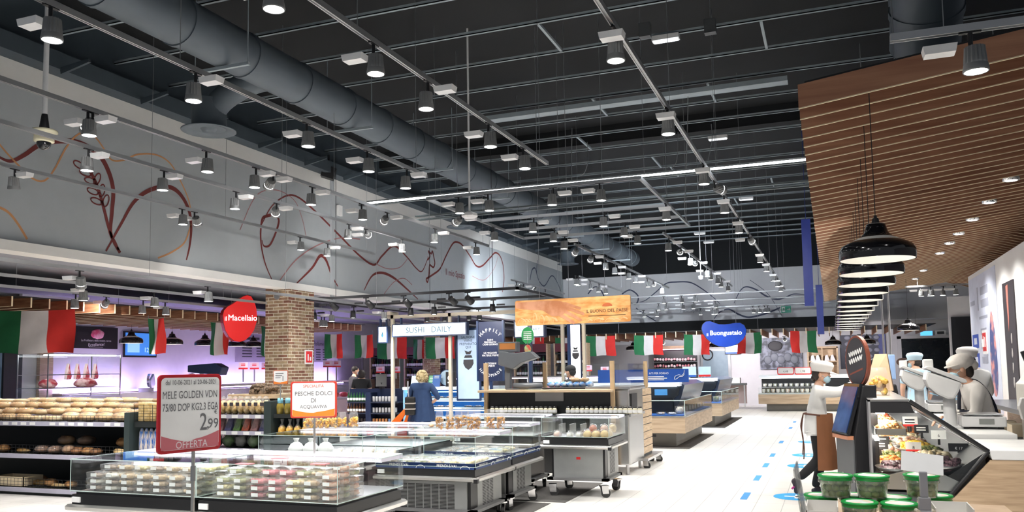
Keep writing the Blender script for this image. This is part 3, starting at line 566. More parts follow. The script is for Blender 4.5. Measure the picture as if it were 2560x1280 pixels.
for i, (x, y, z, w_, h_, tx, dk, rd, lb) in enumerate(((.93, 7.7, .87, .15, .065, '€ 17', True, False, 'black price tag reading 17 at the staff end of the deli case'), (.60, 7.75, .86, .12, .075, '8', False, True, 'white price card with red strip beside the yellow peppers'), (.85, 8.3, .92, .12, .075, '6', False, False, 'white price card at the staff-side edge of the deli case'), (.74, 8.6, .95, .12, .07, '', True, False, 'upper black price tag behind the cream salad'), (.66, 9.0, .98, .11, .065, '', True, False, 'black price tag high in the middle of the deli case'), (.35, 7.9, .86, .13, .07, '', True, False, 'black price tag behind the carrot salad'), (.38, 8.25, .87, .13, .07, '', True, False, 'black price tag near the customer-side glass'), (.66, 8.75, 1.0, .13, .09, '', False, True, 'white price card with red strip at the top of the deli case'))):
    price_tag((x, y, z), w_, h_, lb, tx, dk, 0, rd)
# bags and bags on top of the case
CHIP = food_mat('chip_yellow', (.62, .28, .03), (.9, .6, .14), 22)
def snack_bag(loc, w, h, mat, label, group, seed, t=.05, rz=0, top=True, cat='snack bag'):
    r = random.Random(seed); o = thing('snack_bag', label, cat, loc, rz, group)
    m = MB(); n = 9
    m.grid(lambda u, v: ((u-.5)*w*(1-.25*max(0, v-.55)/.45), -t*math.sin(PI*u)*(1-v)**.6+r.uniform(-.004, .004), v*h), n, n).grid(lambda u, v: ((.5-u)*w*(1-.25*max(0, v-.55)/.45), t*math.sin(PI*u)*(1-v)**.6+r.uniform(-.004, .004), v*h), n, n)
    m.build('bag', WRAP, o)
    f = MB()
    for _ in range(30): 
        z = r.uniform(.02, h*.62); f.ell((r.uniform(-.36, .36)*w, r.uniform(-.5, .5)*t, z), w*.14, t*.4, w*.13, 7, 5, jit=.2, rnd=r)
    q = f.build('snacks', mat, o); q['kind'] = 'stuff'
    return o
snack_bag((.36, 8.0, 1.323), .19, .24, CHIP, 'clear bag of yellow crisps standing on top of the deli case', None, 3, .09)
pb = thing('paper_bag', 'folded brown paper bag standing behind the crisps on the deli case', 'paper bag', (.42, 9.2, 1.323))
MB().hexa([(-.13, -.09, 0), (.13, -.09, 0), (.15, .09, 0), (-.13, .09, 0)], [(-.02, -.01, .37), (.09, -.03, .37), (.10, .0, .37), (-.02, .02, .37)]).build('bag_body', M('kraft_paper', (.62, .42, .27), .7), pb)
# scales on the worktop
def deli_scale(loc, label):
    t = thing('counter_scale', label, 'scale', loc, 0)
    MB().box(-.06, -.19, .02, .30, .19, .115).build('base', PLAST, t, bevel=.012)
    MB().box(-.04, -.17, .125, .28, .17, .135).box(.05, -.1, .112, .2, .1, .126).build('weighing_plate', STEEL, t, bevel=.004)
    MB().box(.08, -.193, .045, .2, -.189, .095).build('display', M('lcd_grey', (.25, .26, .25), .3), t)
    MB().box(-.04, -.16, 0, .0, -.12, .02).box(.24, -.16, 0, .28, -.12, .02).box(-.04, .12, 0, .0, .16, .02).box(.24, .12, 0, .28, .16, .02).build('feet', BLACK, t)
    MB().cyl((-.13, 0, 0), (-.13, 0, .3), .058, .052, 18).build('column', PLAST, t); MB().box(-.18, -.08, .0, .0, .08, .02).build('column_base', PLAST, t, bevel=.008)
    hd = MB().prism([(-.32, .53), (-.03, .42), (-.06, .34), (-.10, .27), (-.16, .27), (-.24, .31), (-.31, .38), (-.335, .45)], xz, -.14, .14).build('head', PLAST, t, bevel=.02)
    MB().prism([(-.335, .555), (-.32, .575), (-.29, .575), (.0, .45), (.01, .425), (-.015, .415)], xz, -.155, .155).build('keyboard_lip', PLAST, t, bevel=.008)
    MB().box(-.335, -.05, .54, -.25, .07, .64).build('printer_cover', PLAST, t, bevel=.015)
deli_scale((1.13, 8.75, .99), 'nearest white counter scale with tilted head beside the woman in the hairnet')
deli_scale((1.10, 11.3, .99), 'second white counter scale behind, in front of the man in light blue')
t = thing('folded_cloth', 'blue cloth lying on the worktop beside the scale column', 'cloth', (1.13, 9.6, .99)); MB().ell((0, 0, 0), .16, .14, .06, 12, 6, jit=.12).build('cloth', M('cloth_blue', (.08, .3, .7), .8), t)
for j in range(3): tag(MB().obox((1.36, 12.3+.1*j, 1.15+.04*j), (.34, .3, .02), Matrix.Rotation(.25, 3, 'Y')).build('plastic_tray', M('tray_blue', (.25, .45, .6), .3)), f'{("lowest", "middle", "topmost")[j]} bluish tray stacked behind the first scale', 'tray', 'trays behind the scale')
t = thing('tray_rack', 'low steel rack holding the bluish trays behind the scale', 'rack', (1.36, 12.4, .99)); MB().box(-.2, -.15, 0, .2, .25, .1).build('rack_frame', STEEL, t)
t = thing('black_machine', 'dark machine with slanted display on the counter beside the paper bag', 'machine', (.62, 12.2, 1.32)); MB().hexa([(-.13, -.15, -.35), (.2, -.15, -.35), (.2, .15, -.35), (-.13, .15, -.35)], [(-.2, -.15, .0), (.15, -.15, .0), (.15, .15, .0), (-.2, .15, .0)]).build('body', BLACK, t, bevel=.02); MB().obox((-.06, 0, .18), (.12, .3, .34), Matrix.Rotation(-.35, 3, 'Y')).build('display', BLACK, t, bevel=.015)
# right-hand back counter
bc = thing('back_counter', 'dark grey back counter with pale wooden legs at the right edge', 'counter', (2.4, 9.8, 0))
MB().box(-.05, 0, .86, .62, 7.0, .93).build('worktop', M('slate_top', (.08, .085, .095), .3), bc, bevel=.008)
for y in (.4, 2.6, 5.4): MB().box(.0, y, 0, .06, y+.28, .86).build('leg', WOODLX, bc)
MB().box(.02, .1, .44, .6, 6.9, .48).build('lower_shelf', DGREY, bc); MB().box(.4, .1, .0, .6, 6.9, .86).build('back_panel', WOODLX, bc)
for i, y in enumerate((4.4, 5.2)): tag(MB().box(2.43, 9.8+y, .481, 2.63, 10.2+y, .66).build('carton', M('carton_cream', (.62, .55, .42), .7), bevel=.006), f'{("nearer", "farther")[i]} cream carton on the shelf below the back counter', 'carton')
mc = thing('bread_slicer', 'large cream machine with a round knob hole on the back counter', 'machine', (2.5, 12.6, .93))
MB().prism([(-.14, 0), (.42, 0), (.42, .62), (.12, .62), (.10, .56), (.0, .56), (-.10, .40), (-.14, .36)], xz, 0, .75).build('body', M('machine_cream', (.78, .76, .68), .35), mc, bevel=.012)
MB().cyl((.16, -.012, .34), (.16, .01, .34), .03, n=20).build('knob', BLACK, mc); MB().box(-.12, -.005, .38, -.02, .002, .42).build('label_plate', INK, mc)
tag(MB().obox((2.45, 12.9, 1.61), (.11, .05, .27), Matrix.Rotation(-.3, 3, 'Y')).build('tablet', BLACK, bevel=.01), 'black tablet leaning on top of the cream machine', 'tablet')
for i, (x, y) in enumerate(((2.53, 12.1), (2.66, 12.3))):
    t = thing('spray_bottle', f'{("nearer", "farther")[i]} pale blue bottle with white cap on the back counter', 'bottle', (x, y, .93)); MB().lathe([(.001, 0), (.075, 0), (.08, .1), (.055, .16), (.035, .18), (.035, .2)], 18).build('bottle', M('bottle_blue', (.3, .45, .55), .25), t); MB().cyl((0, 0, .2), (0, 0, .235), .042, n=16).build('cap', PLAST, t)
t = thing('paper_cup', 'white paper cup on the back counter beside the blue bottles', 'cup', (2.44, 12.4, .93)); MB().lathe([(.001, 0), (.035, 0), (.048, .14), (.044, .14), (.032, .005)], 16).build('cup', PAPER, t)
tag(MB().obox((2.6, 11.2, .96), (.36, .5, .03), Matrix.Rotation(.06, 3, 'Y')).build('tablet', DGREY, bevel=.006), 'flat dark tablet lying near the end of the back counter', 'tablet')
t = thing('meat_slicer', 'grey steel stand with pale handset at the end of the back counter', 'machine', (1.95, 10.6, .0)); MB().box(0, 0, 0, .14, .2, .95).build('post', STEEL, t); MB().prism([(-.02, .95), (.10, .95), (.13, 1.05), (.11, 1.19), (-.02, 1.19), (-.05, 1.1)], xz, .02, .14).build('handset', PLAST, t, bevel=.01); MB().box(.03, -.002, 1.0, .08, .02, 1.1).build('screen', DGREY, t)
t = thing('fire_extinguisher', 'red fire extinguisher standing behind the woman in the hairnet', 'fire extinguisher', (2.75, 18.2, .38)); MB().lathe([(.001, 0), (.08, 0), (.085, .03), (.085, .34), (.06, .42), (.025, .45)], 20).build('cylinder', RED, t); MB().cyl((0, 0, .45), (0, 0, .5), .03).box(-.02, -.08, .5, .02, .06, .53).build('valve', BLACK, t); MB().tube(spline([(0, -.03, .5), (-.1, -.06, .48), (-.12, -.05, .3), (-.1, -.05, .2)], 6), .012).build('hose', BLACK, t)
tag(MB().box(2.55, 18.0, 0, 2.95, 18.4, .38).build('extinguisher_stand', STEEL, bevel=.01), 'low steel box under the fire extinguisher', 'stand')
# right wall posters
XR = 2.998
def on_right(name, pix, mat, parent=None, off=0.0, t=.01):
    ps = [P(px, py, x=XR-off) for px, py in pix]; ys = [p.y for p in ps]; zs = [p.z for p in ps]
    return MB().box(XR-off-t, min(ys), min(zs), XR-off, max(ys), max(zs)).build(name, mat, parent)
po = thing('wall_poster', 'tall white and blue food poster on the right wall behind the counter', 'poster', (0, 0, 0))
y0, y1 = 18.2, 21.5
PB = M('poster_white', (.66, .70, .82), .5); PBL = M('poster_blue', (.03, .08, .42), .5)
MB().box(XR-.008, y0, .6, XR, y1, 3.45).build('sheet', PB, po)
for j in range(6): MB().box(XR-.012, 20.55, 2.2-.42*j-.3, XR-.008, 21.35, 2.2-.42*j).build('blue_block', PBL, po); MB().box(XR-.014, 20.75, 2.2-.42*j-.22, XR-.012, 21.15, 2.2-.42*j-.08).build('pale_block', PB, po)
for j in range(7): MB().box(XR-.012, 19.5, 2.3-.3*j-.14, XR-.008, 20.2, 2.3-.3*j).build('text_block', M('poster_grey', (.35, .37, .45), .6), po)
[MB().box(XR-.011, a, z, XR-.008, b, z+h_).build('headline_block', MATS['poster_grey'], po) for a, b, z, h_ in ((19.1, 20.0, 3.0, .17), (19.1, 20.0, 2.73, .17), (19.3, 20.3, 2.5, .06), (20.3, 20.42, 2.7, .5), (20.8, 21.4, 2.85, .1))]
MB().prism([(.35*math.cos(a)*(1-.3*math.sin(a)), .85*math.sin(a)) for a in [2*PI*k/24 for k in range(24)]], plane_fn((XR-.009, 18.85, 1.75), (0, -1, 0), (0, 0, 1)), 0, .004).build('salmon_picture', two_tone('salmon_pic', (.06, .09, .25), (.75, .32, .28), 3.5, .5, .45, .6), po)
bp = thing('wall_poster', 'tall dark poster with a pink fish picture on the right wall', 'poster', (0, 0, 0)); p0 = P(2505, 671, x=XR); p1 = P(2532, 657, x=XR)
MB().box(XR-.02, p1.y, .9, XR, p0.y, 3.02).build('panel', M('slate_print', (.035, .03, .036), .5, noise=.2, scale=12), bp)
MB().prism([(-.2, .4), (-.02, .42), (-.06, -.2), (-.14, -.42)], plane_fn((XR-.021, (p0.y+p1.y)/2-.05, 2.55), (0, -1, 0), (0, 0, 1)), 0, .003).build('fish_picture', M('fish_pink', (.55, .18, .14), .5), bp)
for j in range(4): MB().ell((XR-.022, (p0.y+p1.y)/2-.1, 2.0-.26*j), .003, .06, .09, 8, 6, jit=.2).build('drop_picture', M('drop_grey', (.45, .42, .4), .5), bp)
struct('window_1', MB().box(2.985, 12.0, 1.0, 3.0, 13.95, 3.1), M('dark_glass', (.01, .014, .018), .1))
sg = thing('fire_sign', 'small square red fire equipment sign on the right wall poster', 'sign', P(2461, 855, x=2.97))
MB().box(0, -.27, -.25, .018, .27, .25).build('plate', PAPER, sg); MB().box(-.004, -.2, -.19, 0, .2, .19).build('red_field', RED, sg); MB().cyl((-.006, .05, -.1), (-.006, .05, .06), .035, n=8).box(-.008, -.14, -.1, -.004, -.05, .1).box(-.008, .03, .06, -.004, .09, .12).build('symbol', PAPER, sg)
# queue kiosk with screen and round sign
kk = thing('ticket_kiosk', 'black queue ticket kiosk with slanted touch screen before the deli counter', 'kiosk', (.165, 7.55, 0), -1.22)
MB().prism([(-.16, 0), (.16, 0), (.16, 1.42), (-.02, 1.42), (-.15, 1.02), (-.16, 1.0)], lambda a, b, t: (t, a*.62, b), -.19, .19).build('body', BLACK, kk, bevel=.01)
MB().box(-.185, -.110, .05, .185, -.096, .98).build('front_door', M('kiosk_grey', (.10, .105, .11), .4), kk, bevel=.004)
MB().obox((0, -.075, 1.225), (.34, .03, .44), Matrix.Rotation(-.30, 3, 'X')).build('screen_bezel', GLOSSB, kk, bevel=.008)
MB().obox((0, -.092, 1.222), (.30, .01, .39), Matrix.Rotation(-.30, 3, 'X')).build('screen', two_tone('kiosk_screen', (.01, .03, .12), (.05, .12, .32), 3, .1, .4, .7), kk)
MB().box(-.17, -.145, .98, .17, -.09, 1.01).build('ticket_shelf', M('copper_trim', (.5, .22, .12), .4), kk)
MB().box(-.07, -.116, .62, -.03, -.108, .70).build('lock', GREY, kk)
rs = thing('round_sign', 'oval dark sign with brown rim and white script on the ticket kiosk', 'sign', (.185, 7.57, 1.42), -1.0)
RSB = M('sign_brown', (.22, .06, .035), .5)
MB().prism([(.155*math.cos(a), .2+.215*math.sin(a)) for a in [2*PI*k/40 for k in range(40)]], plane_fn((0, 0, 0), (1, 0, 0), (0, 0, 1)), -.03, .0, smooth=False).build('rim', RSB, rs)
MB().prism([(.138*math.cos(a), .2+.196*math.sin(a)) for a in [2*PI*k/40 for k in range(40)]], plane_fn((0, 0, 0), (1, 0, 0), (0, 0, 1)), 0, .004).build('face', M('sign_slate', (.04, .04, .045), .5), rs)
[MB().tube(spline([(-.09+.18*k/12, -.006, z0+.045*k/12+.02*(-1)**k) for k in range(13)], 4), .0045, 4).build('script_line', PAPER, rs) for z0 in (.25, .19)]; MB().prism([(-.09, .08), (.09, .13), (.09, .145), (-.09, .095)], plane_fn((0, -.005, 0), (1, 0, 0), (0, 0, 1)), 0, .001).build('swash', RSB, rs)
# foreground olive tubs
st = thing('display_table', 'low display table carrying the olive tubs in the foreground', 'table', (.1, 3.5, 0)); MB().box(-.2, 0, .90, .62, 1.0, .928).build('table_top', WOODLX, st); MB().box(-.18, .02, 0, .6, .98, .90).build('cabinet', WOODLX, st)
TUB = film('tub_plastic', (.92, .95, .9), .12, .10, (.8, .85, .78)); LID = M('lid_green', (.015, .36, .07), .3); OLV = two_tone('green_olives', (.17, .21, .05), (.38, .40, .13), 20, .3)
LABW = two_tone('lid_label', (.75, .78, .7), (.9, .9, .88), 9, .5, .3, .5, c3=(.85, .5, .1))
def _tub():
    r = random.Random(5); R0, R1, H = .058, .067, .088
    ol = MB()
    for lv in range(3):
        for k_ in range(9):
            a = 2*PI*(k_+lv*.5)/9; ol.ell(((R0-.019)*math.cos(a), (R0-.019)*math.sin(a), .016+.026*lv), .017, .017, .0145, 9, 7, jit=.03, rnd=r)
    ol.lathe([(.001, .01), (.03, .01), (.03, .075), (.001, .075)], 12)
    return (MB().lathe([(.001, 0), (R0, 0), (R1, H), (R1-.002, H), (R0-.002, .003), (.001, .003)], 28).mesh('tub', [TUB]), ol.mesh('olives', [OLV]),
        MB().lathe([(R1+.002, H-.014), (R1+.002, H-.002), (R1+.006, H-.002), (R1+.007, H+.004), (R1+.004, H+.008), (R1-.006, H+.008), (R1-.008, H+.005), (.001, H+.005)], 32).mesh('lid', [LID]), MB().disc((0, 0, H+.0058), R1-.012, 28).mesh('label', [LABW], fix=False),
        MB().lathe([(R1+.001, H-.026), (R1+.004, H-.026), (R1+.004, H-.014), (R1+.001, H-.014)], 28).mesh('seal_ring', [TUB]))
TB = _tub()
def tub(loc, label):
    t = thing('olive_tub', label, 'olive tub', loc, random.uniform(0, 6), 'green-lidded olive tubs')
    for nm, me in zip(('tub', 'olives', 'lid', 'lid_label', 'seal_ring'), TB):
        o = kid(nm, me, t)
        if nm == 'olives': o['kind'] = 'stuff'
TH = .096
for (x, y), lb in zip(((-.012, 3.93), (.135, 3.95), (.335, 4.02)), ('left', 'middle', 'right')): tub((x, y, .928+TH), f'{lb} green-lidded olive tub of the three on the top layer')
for (x, y), lb in zip(((.08, 3.83), (.232, 3.83)), ('left', 'right')): tub((x, y, .928), f'{lb} green-lidded olive tub in the front of the lower layer')
for (x, y), lb in zip(((-.075, 3.985), (.07, 4.02), (.22, 4.0), (.39, 4.1)), ('leftmost', 'second', 'third', 'rightmost')): tub((x, y, .928), f'{lb} green-lidded olive tub in the back row of the lower layer')
CART = M('white_carton', (.74, .72, .68), .7)
def carton(x0, y0, x1, y1, h, label):
    m = MB().box(x0, y0, .929, x1, y1, .933).box(x0, y0, .929, x0+.004, y1, .929+h).box(x1-.004, y0, .929, x1, y1, .929+h).box(x0, y0, .929, x1, y0+.004, .929+h*.8).box(x0, y1-.004, .929, x1, y1, .929+h)
    tag(m.build('carton_tray', CART), label, 'carton')
carton(-.13, 3.70, -.005, 3.88, .085, 'white carton tray at the left under the olive tubs'); carton(.36, 3.78, .50, 3.98, .085, 'white carton tray at the right under the olive tubs')
t = thing('acrylic_screen', 'clear acrylic side screen at the left of the olive tubs', 'screen', (-.15, 3.75, .928)); MB().hexa([(0, 0, 0), (.005, 0, 0), (.005, .42, 0), (0, .42, 0)], [(-.03, .05, .22), (-.025, .05, .22), (-.025, .42, .22), (-.03, .42, .22)]).build('sheet', GLASS, t)
ph = thing('card_holder', 'grey plastic stand with a tilted white card before the olive tubs', 'price holder', (.315, 3.70, .928), .12)
GPL = M('holder_grey', (.30, .30, .32), .4)
MB().box(-.035, -.02, 0, .035, .02, .09).build('clamp', GPL, ph, bevel=.006); MB().box(-.022, -.015, .09, .022, .015, .14).box(-.014, -.012, .14, .014, .012, .24).build('stem', GPL, ph, bevel=.004)
MB().obox((.005, .03, .27), (.155, .006, .08), Matrix.Rotation(.13, 3, 'Y') @ Matrix.Rotation(-.35, 3, 'X')).build('card', PAPER, ph); MB().cyl((-.028, -.022, .085), (-.028, .022, .085), .008).cyl((.028, -.022, .085), (.028, .022, .085), .008).build('screws', M('holder_cream', (.6, .55, .45), .5), ph)
# blue hanging banners and the cleaner hoses
for px, py0, py1, w_, d, lb in ((2014, 548, 766, .2, 19.0, 'nearer deep blue hanging banner strip at the left of the canopy'), (2047, 712, 836, .2, 26, 'farther bright blue hanging banner strip below the canopy')):
    a = P(px, py0, d=d); b = P(px+7, py1, d=d)
    tag(MB().box(-w_/2, -.03, b.z, w_/2, .03, a.z).cyl((0, 0, a.z), (0, 0, 7.05), .006).build('hanging_banner', M('banner_blue', (.02, .04, .26), .4), loc=(a.x, a.y, 0)), lb, 'banner')
for i, px in enumerate((2211, 2228)):
    p = P(px, 905, y=14.6); t = thing('hanging_roll', f'{("left", "right")[i]} pale blue bundle hanging on a steel rod behind the paper bag', 'bundle', (p.x, 14.6, p.z)); MB().box(-.055, -.05, -.28, .055, .05, .12).build('bundle', M('roll_blue', (.28, .42, .68), .7), t, bevel=.02); MB().cyl((0, 0, .12), (0, 0, 3.9-p.z), .016, n=8).build('rod', STEEL, t)
# ---------------------------------------------------------------- left side: brick pillar, butcher, bread
def brick_mat():
    m = bpy.data.materials.new('pillar_bricks'); m.use_nodes = True; nt = m.node_tree; b = nt.nodes['Principled BSDF']; L = nt.links.new
    tc = nt.nodes.new('ShaderNodeTexCoord'); sp = nt.nodes.new('ShaderNodeSeparateXYZ'); ad = nt.nodes.new('ShaderNodeMath'); cb = nt.nodes.new('ShaderNodeCombineXYZ')
    L(tc.outputs['Object'], sp.inputs[0]); L(sp.outputs[0], ad.inputs[0]); L(sp.outputs[1], ad.inputs[1]); L(ad.outputs[0], cb.inputs[0]); L(sp.outputs[2], cb.inputs[1])
    br = nt.nodes.new('ShaderNodeTexBrick'); br.inputs['Scale'].default_value = 1; br.inputs['Brick Width'].default_value = .24; br.inputs['Row Height'].default_value = .066; br.inputs['Mortar Size'].default_value = .0075
    br.inputs['Color1'].default_value = (.17, .055, .035, 1); br.inputs['Color2'].default_value = (.34, .25, .15, 1); br.inputs['Mortar'].default_value = (.62, .56, .44, 1); br.inputs['Bias'].default_value = .05
    L(cb.outputs[0], br.inputs[0]); nz = nt.nodes.new('ShaderNodeTexNoise'); nz.inputs['Scale'].default_value = 9; L(tc.outputs['Object'], nz.inputs[0])
    mx = nt.nodes.new('ShaderNodeMix'); mx.data_type = 'RGBA'; mx.blend_type = 'OVERLAY'; mx.inputs[0].default_value = .6; L(br.outputs[0], mx.inputs[6]); L(nz.outputs[0], mx.inputs[7]); L(mx.outputs[2], b.inputs['Base Color'])
    b.inputs['Roughness'].default_value = .75; bp = nt.nodes.new('ShaderNodeBump'); bp.inputs['Strength'].default_value = .6; bp.inputs['Distance'].default_value = .01; bp.invert = True; L(br.outputs['Fac'], bp.inputs['Height']); L(bp.outputs[0], b.inputs['Normal'])
    return m
BRICK = brick_mat()
pl = MB().box(-11.02, 14.3, 0, -10.44, 15.2, 3.42).build('brick_pillar', BRICK); tag(pl, 'square brick pillar under the corner of the mural wall', 'pillar')
p = P(722, 745, x=-10.7); tag(MB().cyl((-10.72, 14.26, p.z), (-10.72, 14.3, p.z), .06, n=16).build('pillar_sensor', GREY), 'small grey round fitting on the front of the brick pillar', 'sensor')
fs = thing('fire_sign', 'small red and white fire sign on the side of the brick pillar', 'sign', (-10.43, 14.98, 1.93)); MB().box(0, -.14, -.15, .02, .14, .15).build('plate', PAPER, fs); MB().box(.02, -.11, -.12, .024, .11, .12).build('red_field', RED, fs); MB().box(.024, -.06, -.08, .026, -.02, .06).box(.024, .02, -.08, .026, .07, .0).build('symbol', PAPER, fs)
tag(MB().box(-12.6, 24.6, 0, -12.2, 25.0, 3.4).build('brick_pillar', BRICK), 'farther brick pillar behind the lit sushi sign', 'pillar')
# baffle canopies
def baffles(name, label, fn_pos, n, along, length, h, z0):
    t = thing(name, label, 'canopy', fn_pos(0)); s1 = MB(); s2 = MB()
    for i in range(n):
        v = Vector(fn_pos(i))-Vector(fn_pos(0))
        if along == 'x': s1.box(v.x-length, v.y, 0, v.x-.004, v.y+.025, h); s2.box(v.x-.004, v.y-.002, 0, v.x, v.y+.027, h).box(v.x-length, v.y-.001, -.004, v.x, v.y+.026, 0)
        else: s1.box(v.x, v.y+.004, 0, v.x+.025, v.y+length, h); s2.box(v.x-.002, v.y, 0, v.x+.027, v.y+.004, h)
    s1.build('slats', WOODD, t); s2.build('slat_edges', CREAM, t)
    return t
c = baffles('wooden_canopy', 'slatted brown wooden canopy over the butcher counter on the left', lambda i: (-12.9, 8.2+.36*i, 2.80), 37, 'x', 3.4, .17, 0)
MB().box(-3.4, 0, .172, 0, 13.2, .185).build('backing_board', BLACK, c); 
for y in (1, 5, 9, 12.5): MB().cyl((-1, y, .18), (-1, y, .7), .006, n=5).build('suspension_rod', GREY, c)
WOODP = two_tone('pale_canopy', (.26, .14, .08), (.42, .26, .15), 3, .5, .3, .7)
c = baffles('wooden_canopy', 'slatted wooden canopy along the back wall behind the flags', lambda i: (-13.4+.36*i, 29.3, 2.62), 46, 'y', 3.6, .2, 0)
MB().box(0, 0, .202, 16.5, 3.6, .215).build('backing_board', BLACK, c)
for x in (1, 6, 11, 16): MB().cyl((x, 1, .2), (x, 1, .9), .006, n=5).build('suspension_rod', GREY, c)
# Italian flags
FGR = M('flag_green', (.012, .14, .05), .8); FWH = M('flag_white', (.66, .62, .62), .8); FRD = M('flag_red', (.62, .025, .02), .8)
def flag(pix, y0, y1, label, d=None, x=None, rev=False, amp=.05, seed=0, yaw=None):
    if d and d < 20: d = -12.96/ray(sum(pix)/2, y0).x
    if d and d > 29: d = P(sum(pix)/2, y0, y=29.27).y/ray(sum(pix)/2, y0).y
    a = P(pix[0], y0, d=d) if d else P(pix[0], y0, x=x); b = P(pix[1], y0, d=d) if d else P(pix[1], y0, x=x)
    bt = P(pix[0], y1, d=d) if d else P(pix[0], y1, x=x)
    w = (Vector((b.x, b.y, 0))-Vector((a.x, a.y, 0))); W_ = w.length; h = a.z-bt.z; ang = math.atan2(w.y, w.x)
    t = thing('italian_flag', label, 'flag', a, ang, 'Italian flags'); r = random.Random(seed); ph = r.uniform(0, 6)
    cols = [FGR, FWH, FRD]; names = ['green_stripe', 'white_stripe', 'red_stripe']
    if rev: cols.reverse(); names.reverse()
    for k_ in range(3):
        def fn(u, v, k_=k_):
            q = (k_+u)/3; return (q*W_ + .02*math.sin(5*v+ph)*v, amp*(.3+v)*math.sin(q*7+ph+1.5*v) + .02*math.sin(11*q+5*v), -h*v + .015*math.sin(q*9+ph)*v - .02*math.sin(PI*q)*(1-v))
        MB().grid(fn, 6, 10, thick=(0, .004, 0)).build(names[k_], cols[k_], t, fix=False)
    MB().cyl((0, 0, 0), (0, 0, .06), .004, n=5).cyl((W_, 0, 0), (W_, 0, .12), .004, n=5).build('hooks', GREY, t)
flag((-12, 187), 776, 885, 'largest Italian flag, hanging at the far left before the butcher', d=15.2, seed=1)
flag((371, 410), 796, 885, 'narrow folded Italian flag hanging beside the butcher screen', d=16.8, seed=2, amp=.12)
flag((525, 572), 805, 888, 'narrow Italian flag hanging behind the red butcher sign', d=18.2, seed=3, amp=.12)
flag((652, 690), 815, 890, 'Italian flag half hidden behind the brick pillar', d=19.8, seed=4, amp=.1)
flag((812, 856), 835, 896, 'Italian flag just right of the brick pillar', d=24, seed=5, amp=.08)
flag((887, 932), 837, 895, 'brightly lit Italian flag left of the small lit box sign', d=25, seed=6, amp=.08)
flag((943, 1017), 843, 898, 'Italian flag behind the post of the lit sushi sign', d=27, seed=7)
flag((1033, 1066), 848, 898, 'Italian flag half hidden behind another below the lit sushi sign', d=28, seed=8, amp=.09)
flag((1064, 1136), 843, 897, 'Italian flag below the right half of the lit sushi sign', d=27, seed=9)
flag((1290, 1360), 843, 893, 'Italian flag hanging under the left end of the wheat sign', d=29.5, seed=10)
flag((1388, 1448), 844, 892, 'Italian flag hanging under the middle of the wheat sign', d=29.6, seed=11)
flag((1465, 1538), 840, 890, 'Italian flag hanging under the right end of the wheat sign', d=29.6, seed=12)
flag((1585, 1657), 838, 888, 'Italian flag hanging before the salami display', d=29.6, seed=13)
flag((1710, 1774), 836, 888, 'Italian flag touching the left side of the blue bean sign', d=29.6, seed=14)
flag((1843, 1904), 831, 885, 'reversed Italian flag at the right side of the blue bean sign', d=29.6, rev=True, seed=15)
flag((1976, 2040), 827, 882, 'rightmost Italian flag, reversed, below the blue banner', d=29.6, rev=True, seed=16)
# red shop sign
sm = P(600, 800, x=-12.6); A = P(556, 800, d=17.9); B = P(643, 800, d=18.45)
sg = thing('hanging_sign', 'red rounded hanging sign lettered il Macellaio', 'sign', ((A.x+B.x)/2, (A.y+B.y)/2, sm.z), math.atan2(B.y-A.y, B.x-A.x))
k = (Vector((B.x-A.x, B.y-A.y, 0))).length/87.0
ol = [(618-600, 745), (627-600, 747), (636-600, 760), (641-600, 776), (643-600, 792), (642-600, 808), (636-600, 828), (626-600, 843), (613-600, 854), (600-600, 858), (586-600, 856), (573-600, 846), (564-600, 832), (559-600, 814), (557-600, 795), (560-600, 784), (568-600, 775), (580-600, 768), (592-600, 760), (602-600, 752), (610-600, 747)]
op = [(x*k, (800-y)*k) for x, y in ol]
MB().prism(op, plane_fn((0, 0, 0), (1, 0, 0), (0, 0, 1)), -.14, 0).build('body', M('sign_red_side', (.3, .008, .01), .4), sg)
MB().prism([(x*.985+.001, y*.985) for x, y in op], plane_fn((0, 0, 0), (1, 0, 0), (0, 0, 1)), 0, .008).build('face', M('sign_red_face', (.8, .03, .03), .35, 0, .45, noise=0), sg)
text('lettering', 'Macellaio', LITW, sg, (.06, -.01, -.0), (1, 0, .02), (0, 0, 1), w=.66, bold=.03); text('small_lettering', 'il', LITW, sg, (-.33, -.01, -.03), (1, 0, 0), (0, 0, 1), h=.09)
for x in (-.17, .2): MB().cyl((x, .07, .1 if x < 0 else .42), (x, .07, 3.5-sm.z), .005, n=5).build('suspension_wire', GREY, sg)
# butcher
XBW = -17.2
struct('wall_butcher_tiles', MB().box(XBW-.1, 13.6, 0, XBW, 31, 3.5), PINKW)
struct('door_1', MB().box(XBW-.06, 10.5, 0, XBW, 13.6, 2.9), M('cold_room_glass', (.16, .24, .36), .15)); 
struct('trim_7', MB().box(XBW-.02, 13.15, 0, XBW+.06, 13.6, 2.9).box(XBW-.02, 10.5, 2.5, XBW+.05, 13.2, 2.6), BLACK)
tag(MB().box(XBW+.02, 14.0, 0, XBW+.12, 14.35, 2.55).build('wooden_upright', WOODLX), 'brown wooden upright beside the glass cold room door', 'upright')
sc = thing('menu_screen', 'black screen with a pink steak picture on the butcher wall', 'screen', (XBW+.02, 15.6, 2.55), PI/2)
MB().box(-.64, -.06, -.27, .66, 0, .27).build('housing', BLACK, sc); MB().ell((.02, -.062, .09), .2, .012, .12, 14, 9, jit=.12).build('steak_picture', two_tone('steak_pic', (.75, .1, .2), (.9, .45, .5), 6, .5), sc)
text('lettering', 'La Frollatura della nostra carne', PAPER, sc, (.0, -.061, -.07), (1, 0, .0), (0, 0, 1), w=.9); text('large_lettering', 'Eccellente!', PAPER, sc, (.0, -.061, -.17), (1, 0, .05), (0, 0, 1), w=.48); MB().box(-.22, -.064, -.235, .2, -.06, -.228).build('underline', PAPER, sc)
